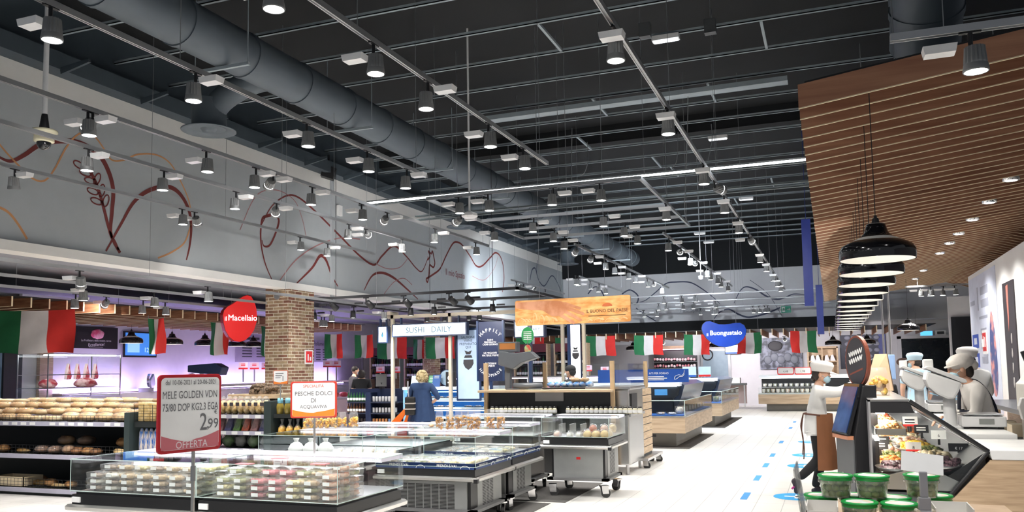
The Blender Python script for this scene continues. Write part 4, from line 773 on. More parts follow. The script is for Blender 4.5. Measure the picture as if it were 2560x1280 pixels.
tv = thing('television', 'television with blue price picture on the butcher wall', 'television', (XBW+.06, 17.0, 2.42), PI/2)
MB().box(-.56, -.05, -.35, .56, 0, .33).build('housing', BLACK, tv, bevel=.008); MB().box(-.52, -.056, -.30, .52, -.05, .29).build('screen', M('tv_blue', (.05, .22, .65), .3, 0, .9, noise=.2, scale=2), tv)
text('lettering', '12', M('tv_pale', (.5, .8, 1), .4, 0, 1, noise=0), tv, (.2, -.058, -.15), (1, 0, 0), (0, 0, 1), h=.12); MB().box(-.45, -.058, -.22, -.05, -.056, .05).build('picture_block', M('tv_cyan', (.3, .6, .85), .4, 0, .8), tv)
for i, (px, py) in enumerate(((0, 849), (328, 858), (430, 860), (512, 863), (592, 867), (633, 871))):
    q = P(px, py, x=-15.5); pendant((-15.5, q.y, 2.36), f'{nth(i)} black pendant lamp from the left over the butcher counter', 'black pendants over the butcher counter', 2.975, pw=40)
# meat cabinet with hanging steaks
mc = thing('meat_cabinet', 'tall glass cabinet with hanging steaks at the butcher', 'cabinet', (-15.2, 13.6, .85), PI/2)
g = MB()
for y in (0, .9): g.box(-.95, y, .3, .95, y+.01, 1.22)
g.box(-.95, 0, .3, -.94, .9, 1.22).box(.94, 0, .3, .95, .9, 1.22).box(-.95, 0, 1.22, .95, .9, 1.235); g.build('glass_panes', GLASS, mc)
f = MB()
for x in (-.95, .93):
    for y in (0, .88): f.box(x, y, .3, x+.02, y+.02, 1.22)
f.box(-.95, 0, .78, .95, .015, .795).box(-.95, .88, .78, .95, .9, .795).box(-.95, .02, .5, .95, .9, .51); f.build('frame', STEEL, mc)
MB().box(-.9, .1, 1.19, .9, .2, 1.215).build('light_tube', TUBE, mc); MB().box(-.97, -.02, -.85, .97, .92, .3).build('base', M('cabinet_lilac', (.45, .43, .6), .4), mc)
MEAT = two_tone('raw_meat', (.45, .04, .06), (.85, .55, .55), 7, .35, .45, .6); FAT = M('meat_fat', (.85, .68, .66), .4)
for i in range(4):
    t = thing('hanging_steak', f'{nth(i)} steak from the left hanging in the butcher glass cabinet', 'steak', (-15.65, 13.55+.24*i, 1.96), PI/2+.3, 'hanging steaks')
    MB().prism([(-.02, 0), (.03, 0), (.05, -.12), (.11, -.26), (.09, -.33), (-.02, -.34), (-.10, -.32), (-.08, -.18), (-.04, -.1)], plane_fn((0, 0, -.09), (1, 0, 0), (0, 0, 1)), -.04, .0).build('meat', MEAT, t, bevel=.01); MB().prism([(-.03, .01), (-.01, .0), (-.06, -.18), (-.09, -.33), (-.12, -.33), (-.10, -.17)], plane_fn((0, -.005, -.09), (1, 0, 0), (0, 0, 1)), -.04, .005).build('fat_rim', FAT, t)
    MB().tube([(0, -.02, -.09), (0, -.02, 0), (.02, -.02, .03)], .005).build('hook', STEEL, t)
for i, (y, lb) in enumerate(((13.0, 'rib joint of meat lying at the left in the glass cabinet'), (13.95, 'large dark red joint of meat lying in the glass cabinet'))):
    tag(MB().ell((-15.6, y, 1.45), .16, .3 if i else .2, .11, 14, 8, jit=.14).build('meat_joint', MEAT), lb, 'meat')
tag(MB().box(-16.0, 12.7, 1.345, -15.3, 14.5, 1.36).build('cabinet_shelf_glass', GLASS), 'clear glass shelf in the butcher cabinet', 'shelf')
# service counter
ct = thing('meat_counter', 'long pink lit meat counter with curved glass at the butcher', 'counter', (-14.2, 14.8, 0))
PNK = M('counter_pink', (.62, .46, .52), .4); 
MB().box(0, 0, 0, .95, 6.9, .82).build('base', PNK, ct, bevel=.02); MB().box(-.1, 0, 1.30, .65, 6.9, 1.35).build('top_shelf', STEEL, ct)
MB().prism([(.62, 1.35), (.80, 1.22), (.92, 1.02), (.95, .82), (.94, .82), (.91, 1.02), (.79, 1.21), (.61, 1.34)], xz, 0, 6.9).build('curved_glass', GLASS, ct)
MB().box(.1, .1, 1.27, .2, 6.8, 1.295).build('light_tube', M('meat_tube', (1, 1, 1), .4, 0, 11, noise=0, ecol=(1, .62, .95)), ct); MB().box(0, .02, .82, .9, 6.88, .86).build('display_deck', M('deck_white', (.75, .7, .75), .4), ct)
rr = random.Random(3)
for i in range(16):
    tag(MB().ell((-13.75+rr.uniform(-.15, .25), 15.3+.41*i, .93), .16, .17, .08, 12, 7, jit=.15, rnd=rr).build('meat_piece', MEAT), f'{nth(i)} piece of meat from the near end in the long meat counter', 'meat', 'meat in the long counter')
wl = thing('added_violet_strip', 'added violet white light line along the butcher counter back', 'strip light', (-16.9, 14.4, 1.2)); MB().box(0, 0, 0, .05, 12, .04).build('tube', M('violet_tube', (1, 1, 1), .4, 0, 60, noise=0, ecol=(.62, .46, 1)), wl); MB().box(-.3, 0, -.04, .06, 12, 0).build('housing', STEEL, wl)  # added glow that tints the butcher wall violet
tag(MB().box(-17.19, 14.4, 0, -16.6, 26.4, 1.16).build('back_counter', M('bc_white', (.6, .58, .66), .4)), 'pale work counter along the butcher wall', 'counter')
bs = thing('butcher_scale', 'dark butcher scale hood behind the apple price sign', 'scale', (-13.7, 15.6, 1.35), .3)
MB().box(-.3, -.2, 0, .3, .2, .12).build('base', PLAST, bs, bevel=.01); MB().prism([(-.35, .3), (.42, .22), (.48, .40), (.3, .5), (-.35, .46)], xz, -.2, .2).build('hood', NAVY, bs, bevel=.02); MB().cyl((-.1, 0, .1), (-.1, 0, .35), .05).build('column', PLAST, bs)
for i, (x, y, rz_) in enumerate(((-16.9, 17.0, .5), (-16.85, 18.4, 0))):
    t = thing('meat_slicer', f'{("left", "right")[i]} grey slicer on the butcher back counter', 'machine', (x+.1, y, 1.16), rz_); MB().box(-.2, -.25, 0, .2, .25, .1).build('base', STEEL, t, bevel=.01); MB().cyl((-.03, .1, .3), (.03, .1, .3), .18, n=28).build('blade', CHROME, t); MB().obox((.1, -.05, .25), (.05, .35, .3), Matrix.Rotation(.5, 3, 'X')).build('carriage', GREY, t)
PCARD = M('price_card_pink', (.8, .62, .72), .6)
def price_board(p, w, h, label, tx='9,90', cards=1, group='price cards on the meat counters', rz=0, big=None):
    t = thing('price_card', label, 'price card', p, rz, group)
    MB().box(-w/2, 0, 0, w/2, .01, h).build('card', PCARD, t); MB().box(-w/2, -.003, -.001, w/2, .0, h*.22).build('red_strip', RED, t); [MB().box(-w*.25, -.002, h*zz, w*.22, 0, h*(zz+.1)).build('text_line', RED, t) for zz in (.5, .7)]
    MB().box(-.02, .0, -max(.12, p.z-1.355), .02, .012, 0).build('stand', STEEL, t)
for i, (px, py, d) in enumerate(((608, 923, 24), (636, 923, 24.4), (665, 923, 24.8), (819, 918, 25), (841, 918, 25.2), (951, 932, 27), (990, 932, 27), (1470, 928, 27.5), (1512, 932, 27.5))):
    q = P(px, py, d=d); price_board(q, .27, .2, f'{nth(i)} pink and white price card from the left above the meat counters', ('9,90', '12,50', '7,90', '11,90')[i % 4], rz=.35)
# signs on the butcher wall and grey menu panels
for i, (px0, px1, py0, py1) in enumerate(((590, 668, 835, 905), (778, 815, 850, 905))):
    a = P(px0, py0, x=XBW+.03); b = P(px1, py1, x=XBW+.03); t = thing('menu_board', f'{("left", "right")[i]} grey menu board beside the brick pillar on the butcher wall', 'menu board', (0, 0, 0))
    MB().box(XBW+.005, a.y, b.z, XBW+.03, b.y, a.z).build('board', M('menu_grey', (.34, .31, .36), .6), t); MB().box(XBW+.03, a.y+.4, a.z-.16, XBW+.034, b.y-.4, a.z-.08).build('heading_line', INK, t) if i == 0 else text('heading', 'Pollame', INK, t, (XBW+.031, (a.y+b.y)/2, a.z-.12), (0, 1, 0), (0, 0, 1), h=.14)
    for j in range(10): MB().box(XBW+.03, a.y+.3+(j % 2)*(b.y-a.y)*.45, a.z-.35-.09*(j//2), XBW+.034, a.y+.3+(j % 2)*(b.y-a.y)*.45+(b.y-a.y)*.3, a.z-.32-.09*(j//2)).build('menu_line', INK, t)
struct('door_2', MB().box(XBW, 26.5, 0, XBW+.04, 28.2, 2.1).box(XBW, 28.2, 0, XBW+.06, 28.3, 2.15), M('door_grey', (.4, .38, .42), .5))
# ---- bread shelves
SHK = M('shelf_black', (.018, .022, .022), .5); PRAIL = M('price_rail', (.42, .41, .5), .45)
bsf = thing('bread_shelf', 'long black three-level bread shelf at the left', 'shelf', (0, 8.3, 0))
X0, X1 = -12.6, -8.58
for z, nm in ((.985, 'top'), (.545, 'middle'), (.09, 'bottom')):
    MB().box(X0, .0, z-.05, X1, .85, z).build('shelf_board', SHK, bsf); MB().box(X0, -.012, z-.05, X1, .0, z+.01).build('price_rail', PRAIL, bsf)
MB().box(X0, .84, 0, X1, .86, 1.0).build('back_panel', SHK, bsf); MB().box(X0, .05, 0, X1, .80, .04).build('kick_plate', SHK, bsf)
MB().box(X1, -.02, 0, X1+.09, .86, 1.12).build('upright', M('upright_green', (.03, .045, .045), .5), bsf)
for i in range(13):
    x = X1-.12-.17*i-(.13 if i > 1 else 0)-(.2 if i > 6 else 0); MB().box(x-.05, -.016, .945, x+.05, -.012, .985).build('price_label', PAPER, bsf); 
wr = MB()
for z, h in ((.985, .09), (.545, .13), (.09, .13)):
    for q in range(3): wr.cyl((X0, .01, z+h*(q+1)/3), (X1, .01, z+h*(q+1)/3), .003, n=4)
    for i in range(60): x = X0+(X1-X0)*i/59; wr.cyl((x, .01, z), (x, .01, z+h), .002, n=4)
wr.build('wire_front', BLACK, bsf)
CR = [two_tone('crust_pale', (.66, .42, .17), (.88, .68, .38), 9, .6, bump=.3), two_tone('crust_brown', (.30, .13, .04), (.58, .32, .13), 8, .6, bump=.3), two_tone('crust_gold', (.55, .29, .08), (.82, .56, .25), 8, .6, bump=.3), two_tone('crust_dark', (.13, .055, .022), (.36, .17, .07), 8, .6, bump=.3)]
def loaf_mesh(seed, L, w, h, slash=0):
    r = random.Random(seed); m = MB(); n, kk_ = 14, 9; vs = []
    m.ell((0, 0, h), L, w, h, n, kk_, jit=.05, rnd=r)
    for q in range(slash): x = -L*.6+1.2*L*(q+.5)/slash; m.ell((x, 0, h*1.86), L*.10, w*.55, h*.18, 8, 5)
    return m
LV = [loaf_mesh(s, *a).mesh('crust', [CR[c_]]) for s, a, c_ in ((1, (.15, .10, .065, 0), 2), (2, (.13, .09, .06, 3), 1), (3, (.20, .065, .05, 5), 2), (4, (.24, .05, .04, 6), 0), (5, (.11, .10, .055, 2), 3), (6, (.26, .04, .032, 0), 0))]
WRP = [loaf_mesh(s+20, a[0]*1.06, a[1]*1.08, a[2]*1.06).mesh('wrapper', [WRAP]) for s, a in ((1, (.15, .10, .065)), (2, (.13, .09, .06)), (3, (.20, .065, .05)), (4, (.24, .05, .04)), (5, (.11, .10, .055)), (6, (.26, .04, .032)))]
def loaf(kind, loc, label, group, rz=0, wrap=True, tilt=0, s=1):
    t = thing('bread_loaf', label, 'bread', loc, rz, group); t.rotation_euler = (tilt, 0, rz)
    kid('crust', LV[kind], t).scale = (s, s, s)
    if wrap: kid('wrapper', WRP[kind], t).scale = (s, s, s)
r = random.Random(11)
for row in range(4):
    for i in range(13):
        x = X1-.2-.30*i+(.1 if row % 2 else 0)
        kd = 0 if i < 4 and row == 0 else (r.choice((2, 3, 2)) if row < 3 else r.choice((3, 5)))
        rn = ('front', 'second', 'third', 'back')[row]
        loaf(kd, (x, 8.44+.20*row, .987+.075*row), f'{nth(i)} wrapped loaf from the right in the {rn} row of the top bread shelf', 'wrapped bread on the top shelf', r.uniform(-.15, .15) if kd else 0, True, 0, 1)
spots = ((-8.80, .1, 3, 1.1), (-9.0, .35, 1, 1.0), (-9.22, .1, 4, .8), (-9.38, .12, 1, .8), (-9.55, .1, 4, .9), (-9.75, .14, 1, 1), (-9.98, .12, 4, 1), (-10.1, .4, 1, 1.1), (-9.75, .42, 4, 1.2), (-10.25, .15, 4, 1), (-10.62, .15, 2, .5), (-10.72, .2, 2, .6), (-11.0, .15, 1, .9), (-11.3, .2, 3, .8))
for i, (x, dy, kd, s) in enumerate(spots): loaf(kd, (x, 8.34+dy, .548+(.09 if dy > .3 else 0)), f'{nth(i)} brown loaf from the right on the middle bread shelf', 'bread on the middle shelf', r.uniform(-.5, .5), i in (5, 6, 7, 8, 9), 0, s)
for i, (x, dy, kd, s) in enumerate(((-9.05, .3, 3, 1.2), (-9.5, .3, 3, 1.1), (-9.7, .12, 1, .8), (-9.92, .12, 3, .7), (-10.1, .15, 1, .9), (-10.35, .2, 2, .8), (-10.6, .4, 4, .9), (-11.1, .2, 3, .9))): loaf(kd, (x, 8.36+dy, .093), f'{nth(i)} loaf from the right on the bottom bread shelf', 'bread on the bottom shelf', r.uniform(-.4, .4), False, 0, s)
t = thing('bread_crate', 'pale slatted crate on the bottom bread shelf at the left', 'crate', (-10.78, 8.38, .093)); MB().box(-.3, 0, 0, .3, .012, .13).box(-.3, .3, 0, .3, .312, .13).box(-.3, 0, 0, -.29, .3, .13).box(.29, 0, 0, .3, .3, .13).box(-.3, 0, 0, .3, .3, .008).build('crate_body', CREAM, t)
# side bay with baskets and blue bags
sb = thing('side_shelf', 'black side shelf with wire basket beside the bread', 'shelf', (-8.47, 8.34, 0)); MB().box(0, 0, .93, .62, .7, 1.0).box(0, 0, .44, .62, .7, .5).box(0, .68, 0, .62, .7, 1.0).build('shelf_boards', SHK, sb); wr = MB()
for q in range(7): wr.cyl((0, .0, 1.0+.035*q), (.6, .0, 1.0+.035*q), .003, n=4)
for q in range(5): wr.cyl((.15*q, 0, 1.0), (.15*q, 0, 1.22), .003, n=4)
wr.build('wire_basket', BLACK, sb)
for i in range(6): tag(MB().box(-8.45+.1*i, 8.38, 1.002, -8.36+.1*i, 8.59, 1.24).build('toast_pack', two_tone(f'toast{i}', (.62, .42, .16), (.78, .6, .3), 16, .6), bevel=.012), f'{nth(i)} golden packet from the left in the wire basket', 'packet', 'packets in the wire basket')
for i in range(7): 
    t = thing('breadstick_bag', f'{nth(i)} blue striped bag from the left hanging below the wire basket', 'bag', (-8.41+.08*i, 8.41, .502), 0, 'blue bags below the basket'); MB().lathe([(.001, 0), (.036, .01), (.042, .2), (.038, .36), (.012, .41)], 10, sy=.7).build('bag', two_tone(f'bluebag{i}', (.04, .16, .5), (.7, .62, .55), 26, .3, .42, .55, (3, 3, .4)), t)
# pasta shelf
ps = thing('pasta_shelf', 'black shelf with wrapped pasta behind the apple price sign', 'shelf', (0, 9.6, 0))
for z in (1.02, .79, .55): MB().box(-8.5, 0, z-.04, -7.4, .6, z).build('shelf_board', SHK, ps); MB().box(-8.5, -.012, z-.05, -7.4, 0, z+.005).build('price_rail', PRAIL, ps)
MB().box(-8.5, .59, 0, -7.4, .61, 1.02).build('back_panel', SHK, ps); MB().box(-7.4, -.02, 0, -7.28, .62, 1.21).build('upright', MATS['upright_green'], ps)
for z in (1.02, .79, .55):
    for q in range(5): MB().box(-8.35+.2*q, -.016, z-.045, -8.25+.2*q, -.012, z).build('price_label', PAPER, ps)
PASTA = food_mat('pasta', (.6, .38, .12), (.85, .66, .34), 30); DK = M('dark_label', (.06, .05, .06), .5); CMAT = [M(n_, c_, .5, noise=.3, scale=30) for n_, c_ in (('pack_red', (.6, .13, .07)), ('pack_pink', (.5, .25, .25)), ('pack_violet', (.12, .12, .28)), ('pack_green', (.14, .3, .08)))]
for i in range(10):
    t = thing('pasta_bag', f'{nth(i)} clear bag of pasta from the left on the pasta shelf', 'pasta bag', (-8.42+.105*i, 9.72, 1.022), 0, 'pasta bags on the shelf'); MB().ell((0, 0, .10), .055, .08, .10, 10, 7, jit=.1).build('pasta', PASTA, t); MB().ell((0, 0, .13), .06, .085, .13, 10, 7, jit=.08).build('bag', WRAP, t); MB().box(-.03, -.089, .12, .03, -.084, .17).build('bag_label', DK, t)
for i in range(7):
    t = thing('snack_packet', f'{nth(i)} coloured packet from the left on the middle of the pasta shelf', 'packet', (-8.4+.15*i, 9.75, .792), 0, 'packets on the pasta shelf'); MB().hexa([(-.06, -.08, 0), (.06, -.08, 0), (.06, .04, 0), (-.06, .04, 0)], [(-.03, -.0, .2), (.06, -.0, .2), (.06, .02, .2), (-.03, .02, .2)]).build('packet', CMAT[i % 4], t, bevel=.01); MB().ell((0, -.02, .1), .065, .075, .11, 9, 6, jit=.1).build('wrapper', WRAP, t)
for i in range(5):
    t = thing('salad_bag', f'{nth(i)} crumpled bag from the left on the lower pasta shelf', 'bag', (-8.38+.22*i, 9.78, .552), 0, 'bags on the lower pasta shelf'); MB().ell((0, 0, .085), .085, .09, .085, 10, 7, jit=.18).build('bag', (CMAT[3] if i % 2 else M('bag_grey', (.3, .3, .28), .4)), t); MB().ell((.0, 0, .1), .095, .1, .1, 10, 7, jit=.12).build('wrapper', WRAP, t)
s2 = thing('end_shelf', 'black end shelf with oil bottles and yellow bags beside the pasta', 'shelf', (-7.27, 9.62, 0)); MB().box(0, 0, .98, .75, .5, 1.03).box(0, 0, .68, .75, .5, .73).box(0, .48, 0, .75, .5, 1.03).build('shelf_boards', SHK, s2)
OIL = M('oil_gold', (.3, .22, .04), .2); CAPC = M('cap_cyan', (.25, .6, .75), .4)
for i in range(4):
    t = thing('oil_bottle', f'{nth(i)} golden bottle with pale blue cap from the left on the end shelf', 'bottle', (-7.2+.13*i, 9.68, 1.031), 0, 'oil bottles on the end shelf'); MB().lathe([(.001, 0), (.05, 0), (.052, .1), (.045, .13), (.03, .16)], 12).build('bottle', OIL, t); MB().lathe([(.034, .15), (.04, .15), (.036, .22), (.001, .225)], 12).build('cap', CAPC, t)
for i in range(4):
    t = thing('taralli_bag', f'{nth(i)} yellow bag tied at the top from the left on the end shelf', 'bag', (-7.18+.13*i, 9.70, .732), 0, 'yellow bags on the end shelf'); MB().lathe([(.001, 0), (.05, .01), (.055, .06), (.05, .11), (.02, .14)], 10).build('contents', CHIP, t); MB().lathe([(.052, .1), (.03, .15), (.012, .17), (.03, .23)], 10).build('wrapper', WRAP, t)
# wooden crate of dried goods on top and the small price sign
wc = thing('wooden_crate', 'wooden crate of dark dried herbs on top of the pasta shelf', 'crate', (-7.75, 9.95, 1.24)); MB().box(-.45, -.15, 0, .45, .2, .06).build('crate_body', WOODL, wc); MB().box(-.2, -.1, -.22, .2, .15, 0).build('crate_stand', SHK, wc)
o = heap(7, .25, .15, .16, 40, .035).build('herbs', two_tone('herbs', (.05, .035, .02), (.2, .13, .08), 40, .8), wc, loc=(.05, .02, .06)); o['kind'] = 'stuff'
# ---------------------------------------------------------------- chilled island cases and price signs
CASEG = M('case_grey', (.36, .37, .36), .4, .4); RAILM = M('bumper_steel', (.66, .65, .62), .3, .9); CBLACK = M('case_black', (.012, .012, .013), .3)
CBLUE = M('case_blue', (.015, .045, .16), .4); TUBEW = M('case_light', (1, 1, 1), .4, 0, 7, noise=0, ecol=(.95, .93, 1)); WHEEL = M('caster_rubber', (.03, .03, .03), .6)
EDGEG = M('glass_edge', (.55, .68, .64), .15, noise=0)
def caster(x, y, par, rz=0):
    t = kid('caster', CASTER[0], par, (x, y, 0)); t.rotation_euler.z = rz; kid('wheel', CASTER[1], t)
CASTER = (MB().box(-.05, -.05, .135, .05, .05, .15).hexa([(-.03, -.028, .05), (.05, -.028, .05), (.05, -.022, .05), (-.03, -.022, .05)], [(-.045, -.028, .135), (.045, -.028, .135), (.045, -.022, .135), (-.045, -.022, .135)]).hexa([(-.03, .022, .05), (.05, .022, .05), (.05, .028, .05), (-.03, .028, .05)], [(-.045, .022, .135), (.045, .022, .135), (.045, .028, .135), (-.045, .028, .135)]).mesh('caster', [CHROME]), MB().cyl((.02, -.02, .055), (.02, .02, .055), .055, n=20).mesh('wheel', [WHEEL]))
def case(name_label, x0, x1, y0, y1, zt, zg, blue=False, bar='back', seam_label='', grille='front', zc=.15, side=True, sticker=False):
    t = thing('chilled_case', name_label, 'chilled case', (x0, y0, 0)); Wd, D = x1-x0, y1-y0
    zb = zg - (.06 if blue else 0)
    MB().box(.01, .01, zb-.075, Wd-.01, D-.01, zb).box(.03, .03, zb, Wd-.03, D-.03, zb+.02).build('deck', CBLACK, t); MB().box(.03, .03, zb+.02, Wd-.03, D-.03, zb+.021).build('deck_liner', STEEL, t)
    if blue:
        m = MB().box(0, 0, zb, Wd, .012, zg).box(Wd-.012, 0, zb, Wd, D, zg).build('blue_band', CBLUE, t)
        for q in (.24, .72): text('band_lettering', 'PRENDI E VAI', PAPER, t, (Wd*q, 0, zb+.033), (1, 0, 0), (0, 0, 1), h=.026)
        for q in (.2, .65): text('side_lettering', 'PRENDI E VAI', PAPER, t, (Wd, D*q, zb+.033), (0, 1, 0), (0, 0, 1), h=.026)
        for cx, nx, sd in ((.46, 0, 0), (.9, 0, 0), (.45, 1, 1), (.9, 1, 1)):
            pts = [((.05*math.cos(a)), zb+.005+.03*math.sin(a)) for a in [PI*k/10 for k in range(11)]]
            MB().tube([((Wd*cx+a, -.002, b) if not sd else (Wd+.002, D*cx+a, b)) for a, b in pts], .0025, 4).build('band_curl', PAPER, t)
    rl = MB().prism([(-.025, zb-.115), (.0, zb-.125), (.03, zb-.125), (.03, zb-.075), (-.005, zb-.075), (-.03, zb-.09)], lambda a, b, q: (q, a, b), -.02, Wd+.02)
    rl.prism([(-.025, zb-.115), (.0, zb-.125), (.03, zb-.125), (.03, zb-.075), (-.005, zb-.075), (-.03, zb-.09)], lambda a, b, q: (Wd-a, q, b), -.02, D+.02); rl.build('bumper_rail', RAILM, t)
    MB().box(Wd-.01, -.03, zb-.13, Wd+.035, .01, zb-.09).build('rail_corner', CBLACK, t)
    MB().box(.0, .0, zb+.02, Wd, .008, zt).build('front_glass', GLASS, t)
    for nm, xx in (('left_glass', .0), ('right_glass', Wd-.008)): MB().box(xx, .008, zb+.02, xx+.008, D, zt).build(nm, GLASS, t)
    MB().box(.0, .0, zt, Wd, D*.62, zt+.006).build('top_glass', GLASS, t)
    e = MB()
    for a, b in (((0, 0, zt), (Wd, 0, zt)), ((Wd, 0, zt), (Wd, D, zt)), ((0, 0, zt), (0, D, zt)), ((Wd, 0, zb+.02), (Wd, 0, zt)), ((0, 0, zb+.02), (0, 0, zt)), ((0, 0, zb+.025), (Wd, 0, zb+.025)), ((Wd, 0, zb+.025), (Wd, D, zb+.025))): e.cyl(a, b, .003, n=5)
    e.build('glass_edges', EDGEG, t)
    MB().box(Wd-.01, D-.05, zb, Wd+.004, D, zt+.004).build('corner_post', PERSPEX, t); MB().box(-.004, D-.05, zb, .01, D, zt+.004).build('corner_post', PERSPEX, t)
    if bar == 'back':
        MB().box(0, D*.66, zt-.03, Wd, D, zt+.004).build('light_hood', M('hood_white', (.72, .70, .78), .35), t); MB().box(.03, D*.66-.004, zt-.026, Wd-.03, D*.66, zt-.006).box(.03, D*.70, zt-.036, Wd-.03, D*.95, zt-.03).build('light_tube', TUBEW, t)
    MB().box(.0, D-.008, zb+.02, Wd, D, zt-.03).build('back_glass', GLASS, t)
    z1 = zb-.125
    MB().box(Wd*.12, .14, zc+.02, Wd*.86, D-.02, z1).build('machine_cabinet', CASEG, t, bevel=.006); MB().box(Wd*.86, .16, zc+.02, Wd*.89, D-.02, z1).box(Wd*.09, .16, zc+.02, Wd*.12, D-.02, z1).build('cabinet_side', CBLACK, t)
    if grille == 'front':
        g = MB()
        for i in range(20):
            for j in range(7): g.box(Wd*(.19+.08*j), .135, z1-.05-.014*i-.007, Wd*(.19+.08*j)+Wd*.068, .14, z1-.05-.014*i)
        g.build('front_grille', CBLACK, t)
    if side:
        g = MB()
        for i in range(18):
            for j in range(3): g.box(Wd*.89, D*(.45+.1*j), z1-.05-.016*i-.009, Wd*.89+.004, D*(.45+.1*j)+D*.085, z1-.05-.016*i)
        g.build('side_grille', M('grille_dark', (.03, .03, .03), .5), t)
        MB().box(Wd*.89, D*.32, zc+.02, Wd*.893, D-.03, z1).build('side_panel', CASEG, t)
    MB().box(.04, .06, zc, Wd-.04, .14, zc+.03).box(.04, D-.14, zc, Wd-.04, D-.06, zc+.03).box(.04, .06, zc, .12, D-.06, zc+.03).box(Wd-.12, .06, zc, Wd-.04, D-.06, zc+.03).build('undercarriage', M('carriage_grey', (.16, .16, .16), .5), t)
    for x in (.1, Wd-.1):
        for y in (.1, D-.1): caster(x, y, t, random.uniform(0, 3))
    if sticker: MB().box(Wd*.47, .132, z1-.14, Wd*.53, .1395, z1-.11).build('sticker', RED, t)
    MB().box(.02, -.003, zb-.06, .1, .009, zb-.02).build('price_label', PAPER, t)
    return t
NX0, NX1, NX2 = -5.5, -4.29, -3.11
case('left one of the two nearest chilled cases behind the apple price sign', NX0, NX1-.005, 4.8, 5.70, .965, .70)
case('right one of the two nearest chilled cases, full of pink and yellow packs', NX1+.005, NX2, 4.8, 5.70, .965, .70)
case('middle chilled case behind the nearest pair, with white bags inside', -5.86, -4.56, 7.5, 8.60, .93, .70)
case('chilled case with blue lettered band and front grille, right of centre', -4.52, -3.38, 7.7, 8.72, .925, .66, blue=True, zc=.15)
case('second chilled case with blue lettered band, behind the first one', -4.52, -3.40, 8.80, 9.75, .945, .66, blue=True, grille=None)
case('chilled case in the row behind, left of the cheese case', -4.75, -3.62, 10.1, 10.9, .98, .72, grille=None, side=False)
case('chilled cheese case with a small red sticker on its grey cabinet', -3.47, -2.60, 10.0, 10.85, .98, .72, grille=None, sticker=True, zc=.2)
case('chilled case behind the middle one, left of the blue kiosk view', -5.86, -4.56, 8.66, 9.7, .93, .70, grille=None, side=False)
# contents: sealed packs
PK = film('pack_film', (.96, .96, .96), .1, .10, (.9, .9, .9)); PKF = dict(salmon=food_mat('pack_salmon', (.7, .26, .14), (.85, .6, .45), 34), yellow=food_mat('pack_yellow', (.72, .55, .2), (.9, .82, .5), 34), red=food_mat('pack_meat', (.5, .07, .09), (.75, .3, .32), 30), tan=food_mat('pack_tan', (.45, .3, .18), (.8, .62, .42), 28), grn=food_mat('pack_green', (.12, .16, .06), (.4, .38, .2), 30), dark=food_mat('pack_dark', (.12, .08, .07), (.45, .35, .28), 30), cream=food_mat('pack_cream', (.7, .62, .5), (.88, .84, .75), 24))
_pk = {}
def pack(loc, kind, label, group, rz=0, s=(.15, .11, .045), tilt=0):
    t = thing('food_pack', label, 'food pack', loc, rz, group); t.rotation_euler = (tilt, 0, rz)
    if (kind, s) not in _pk:
        a, b, h = s; r = random.Random(len(_pk)); f = MB().ell((0, 0, h*.45), a*.44, b*.42, h*.42, 10, 6, jit=.12, rnd=r)
        for _ in range(8): f.ell((r.uniform(-.36, .36)*a, r.uniform(-.34, .34)*b, h*.6), a*.12, b*.14, h*.3, 7, 5, jit=.2, rnd=r)
        _pk[(kind, s)] = (MB().hexa([(-a*.46, -b*.46, 0), (a*.46, -b*.46, 0), (a*.46, b*.46, 0), (-a*.46, b*.46, 0)], [(-a/2, -b/2, h), (a/2, -b/2, h), (a/2, b/2, h), (-a/2, b/2, h)]).mesh('tray_film', [PK]), f.mesh('food', [PKF[kind]]), MB().box(-a*.18, -b*.52, h*.3, a*.18, -b*.5, h*.85).mesh('pack_label', [PAPER]))
    for nm, me in zip(('clear_tray', 'food', 'pack_label'), _pk[(kind, s)]): kid(nm, me, t)
r = random.Random(21)
for i in range(7):
    for j in range(3):
        kd = r.choice(('tan', 'cream', 'tan', 'dark', 'yellow'))
        for lv in range(3 if j == 0 else 4): pack((NX0+.16+.155*i, 4.92+.13*j, .722+.047*lv), kd if lv % 2 else r.choice(('tan', 'dark', 'cream')), f'pack {("lowest", "second", "third", "topmost")[lv]} in the {nth(i)} stack from the left, {("front", "middle", "back")[j]} row, left nearest case', 'packs in the left nearest case', r.uniform(-.06, .06))
for i in range(7):
    for j in range(3):
        kds = ('yellow', 'grn', 'red', 'red', 'yellow', 'tan', 'salmon')
        for lv in range((3, 4, 5)[j] if i < 6 else 4+(j > 0)): pack((NX1+.16+.148*i, 4.92+.13*j, .722+.047*lv), kds[i] if r.random() < .8 else 'grn', f'pack {("lowest", "second", "third", "fourth", "topmost")[lv]} in the {nth(i)} stack from the left, {("front", "middle", "back")[j]} row, right nearest case', 'packs in the right nearest case', r.uniform(-.06, .06))
for i in range(3):
    t = thing('white_bag', f'{nth(i)} knotted white bag from the left in the middle chilled case', 'bag', (-5.55+.17*i, 7.75+.03*i, .72), 0, 'white bags in the middle case'); MB().lathe([(.001, 0), (.075, .005), (.09, .05), (.06, .10), (.02, .125), (.035, .16)], 16).build('bag', M('bag_white', (.85, .85, .84), .5), t)
for i in range(6): pack((-5.0+.13*i, 7.72, .722), 'cream', f'{nth(i)} clear tray of pale food from the left in the middle chilled case', 'trays in the middle case', .0, (.12, .16, .05), .35)
for i in range(6):
    for j in range(3): pack((-4.4+.17*i, 7.85+.2*j, .622), ('dark', 'grn', 'grn', 'tan', 'yellow', 'yellow')[i], f'{nth(i)} pack from the left, {nth(j)} row, in the first blue-banded case', 'packs in the first blue-banded case', 0, (.15, .17, .05), 0)
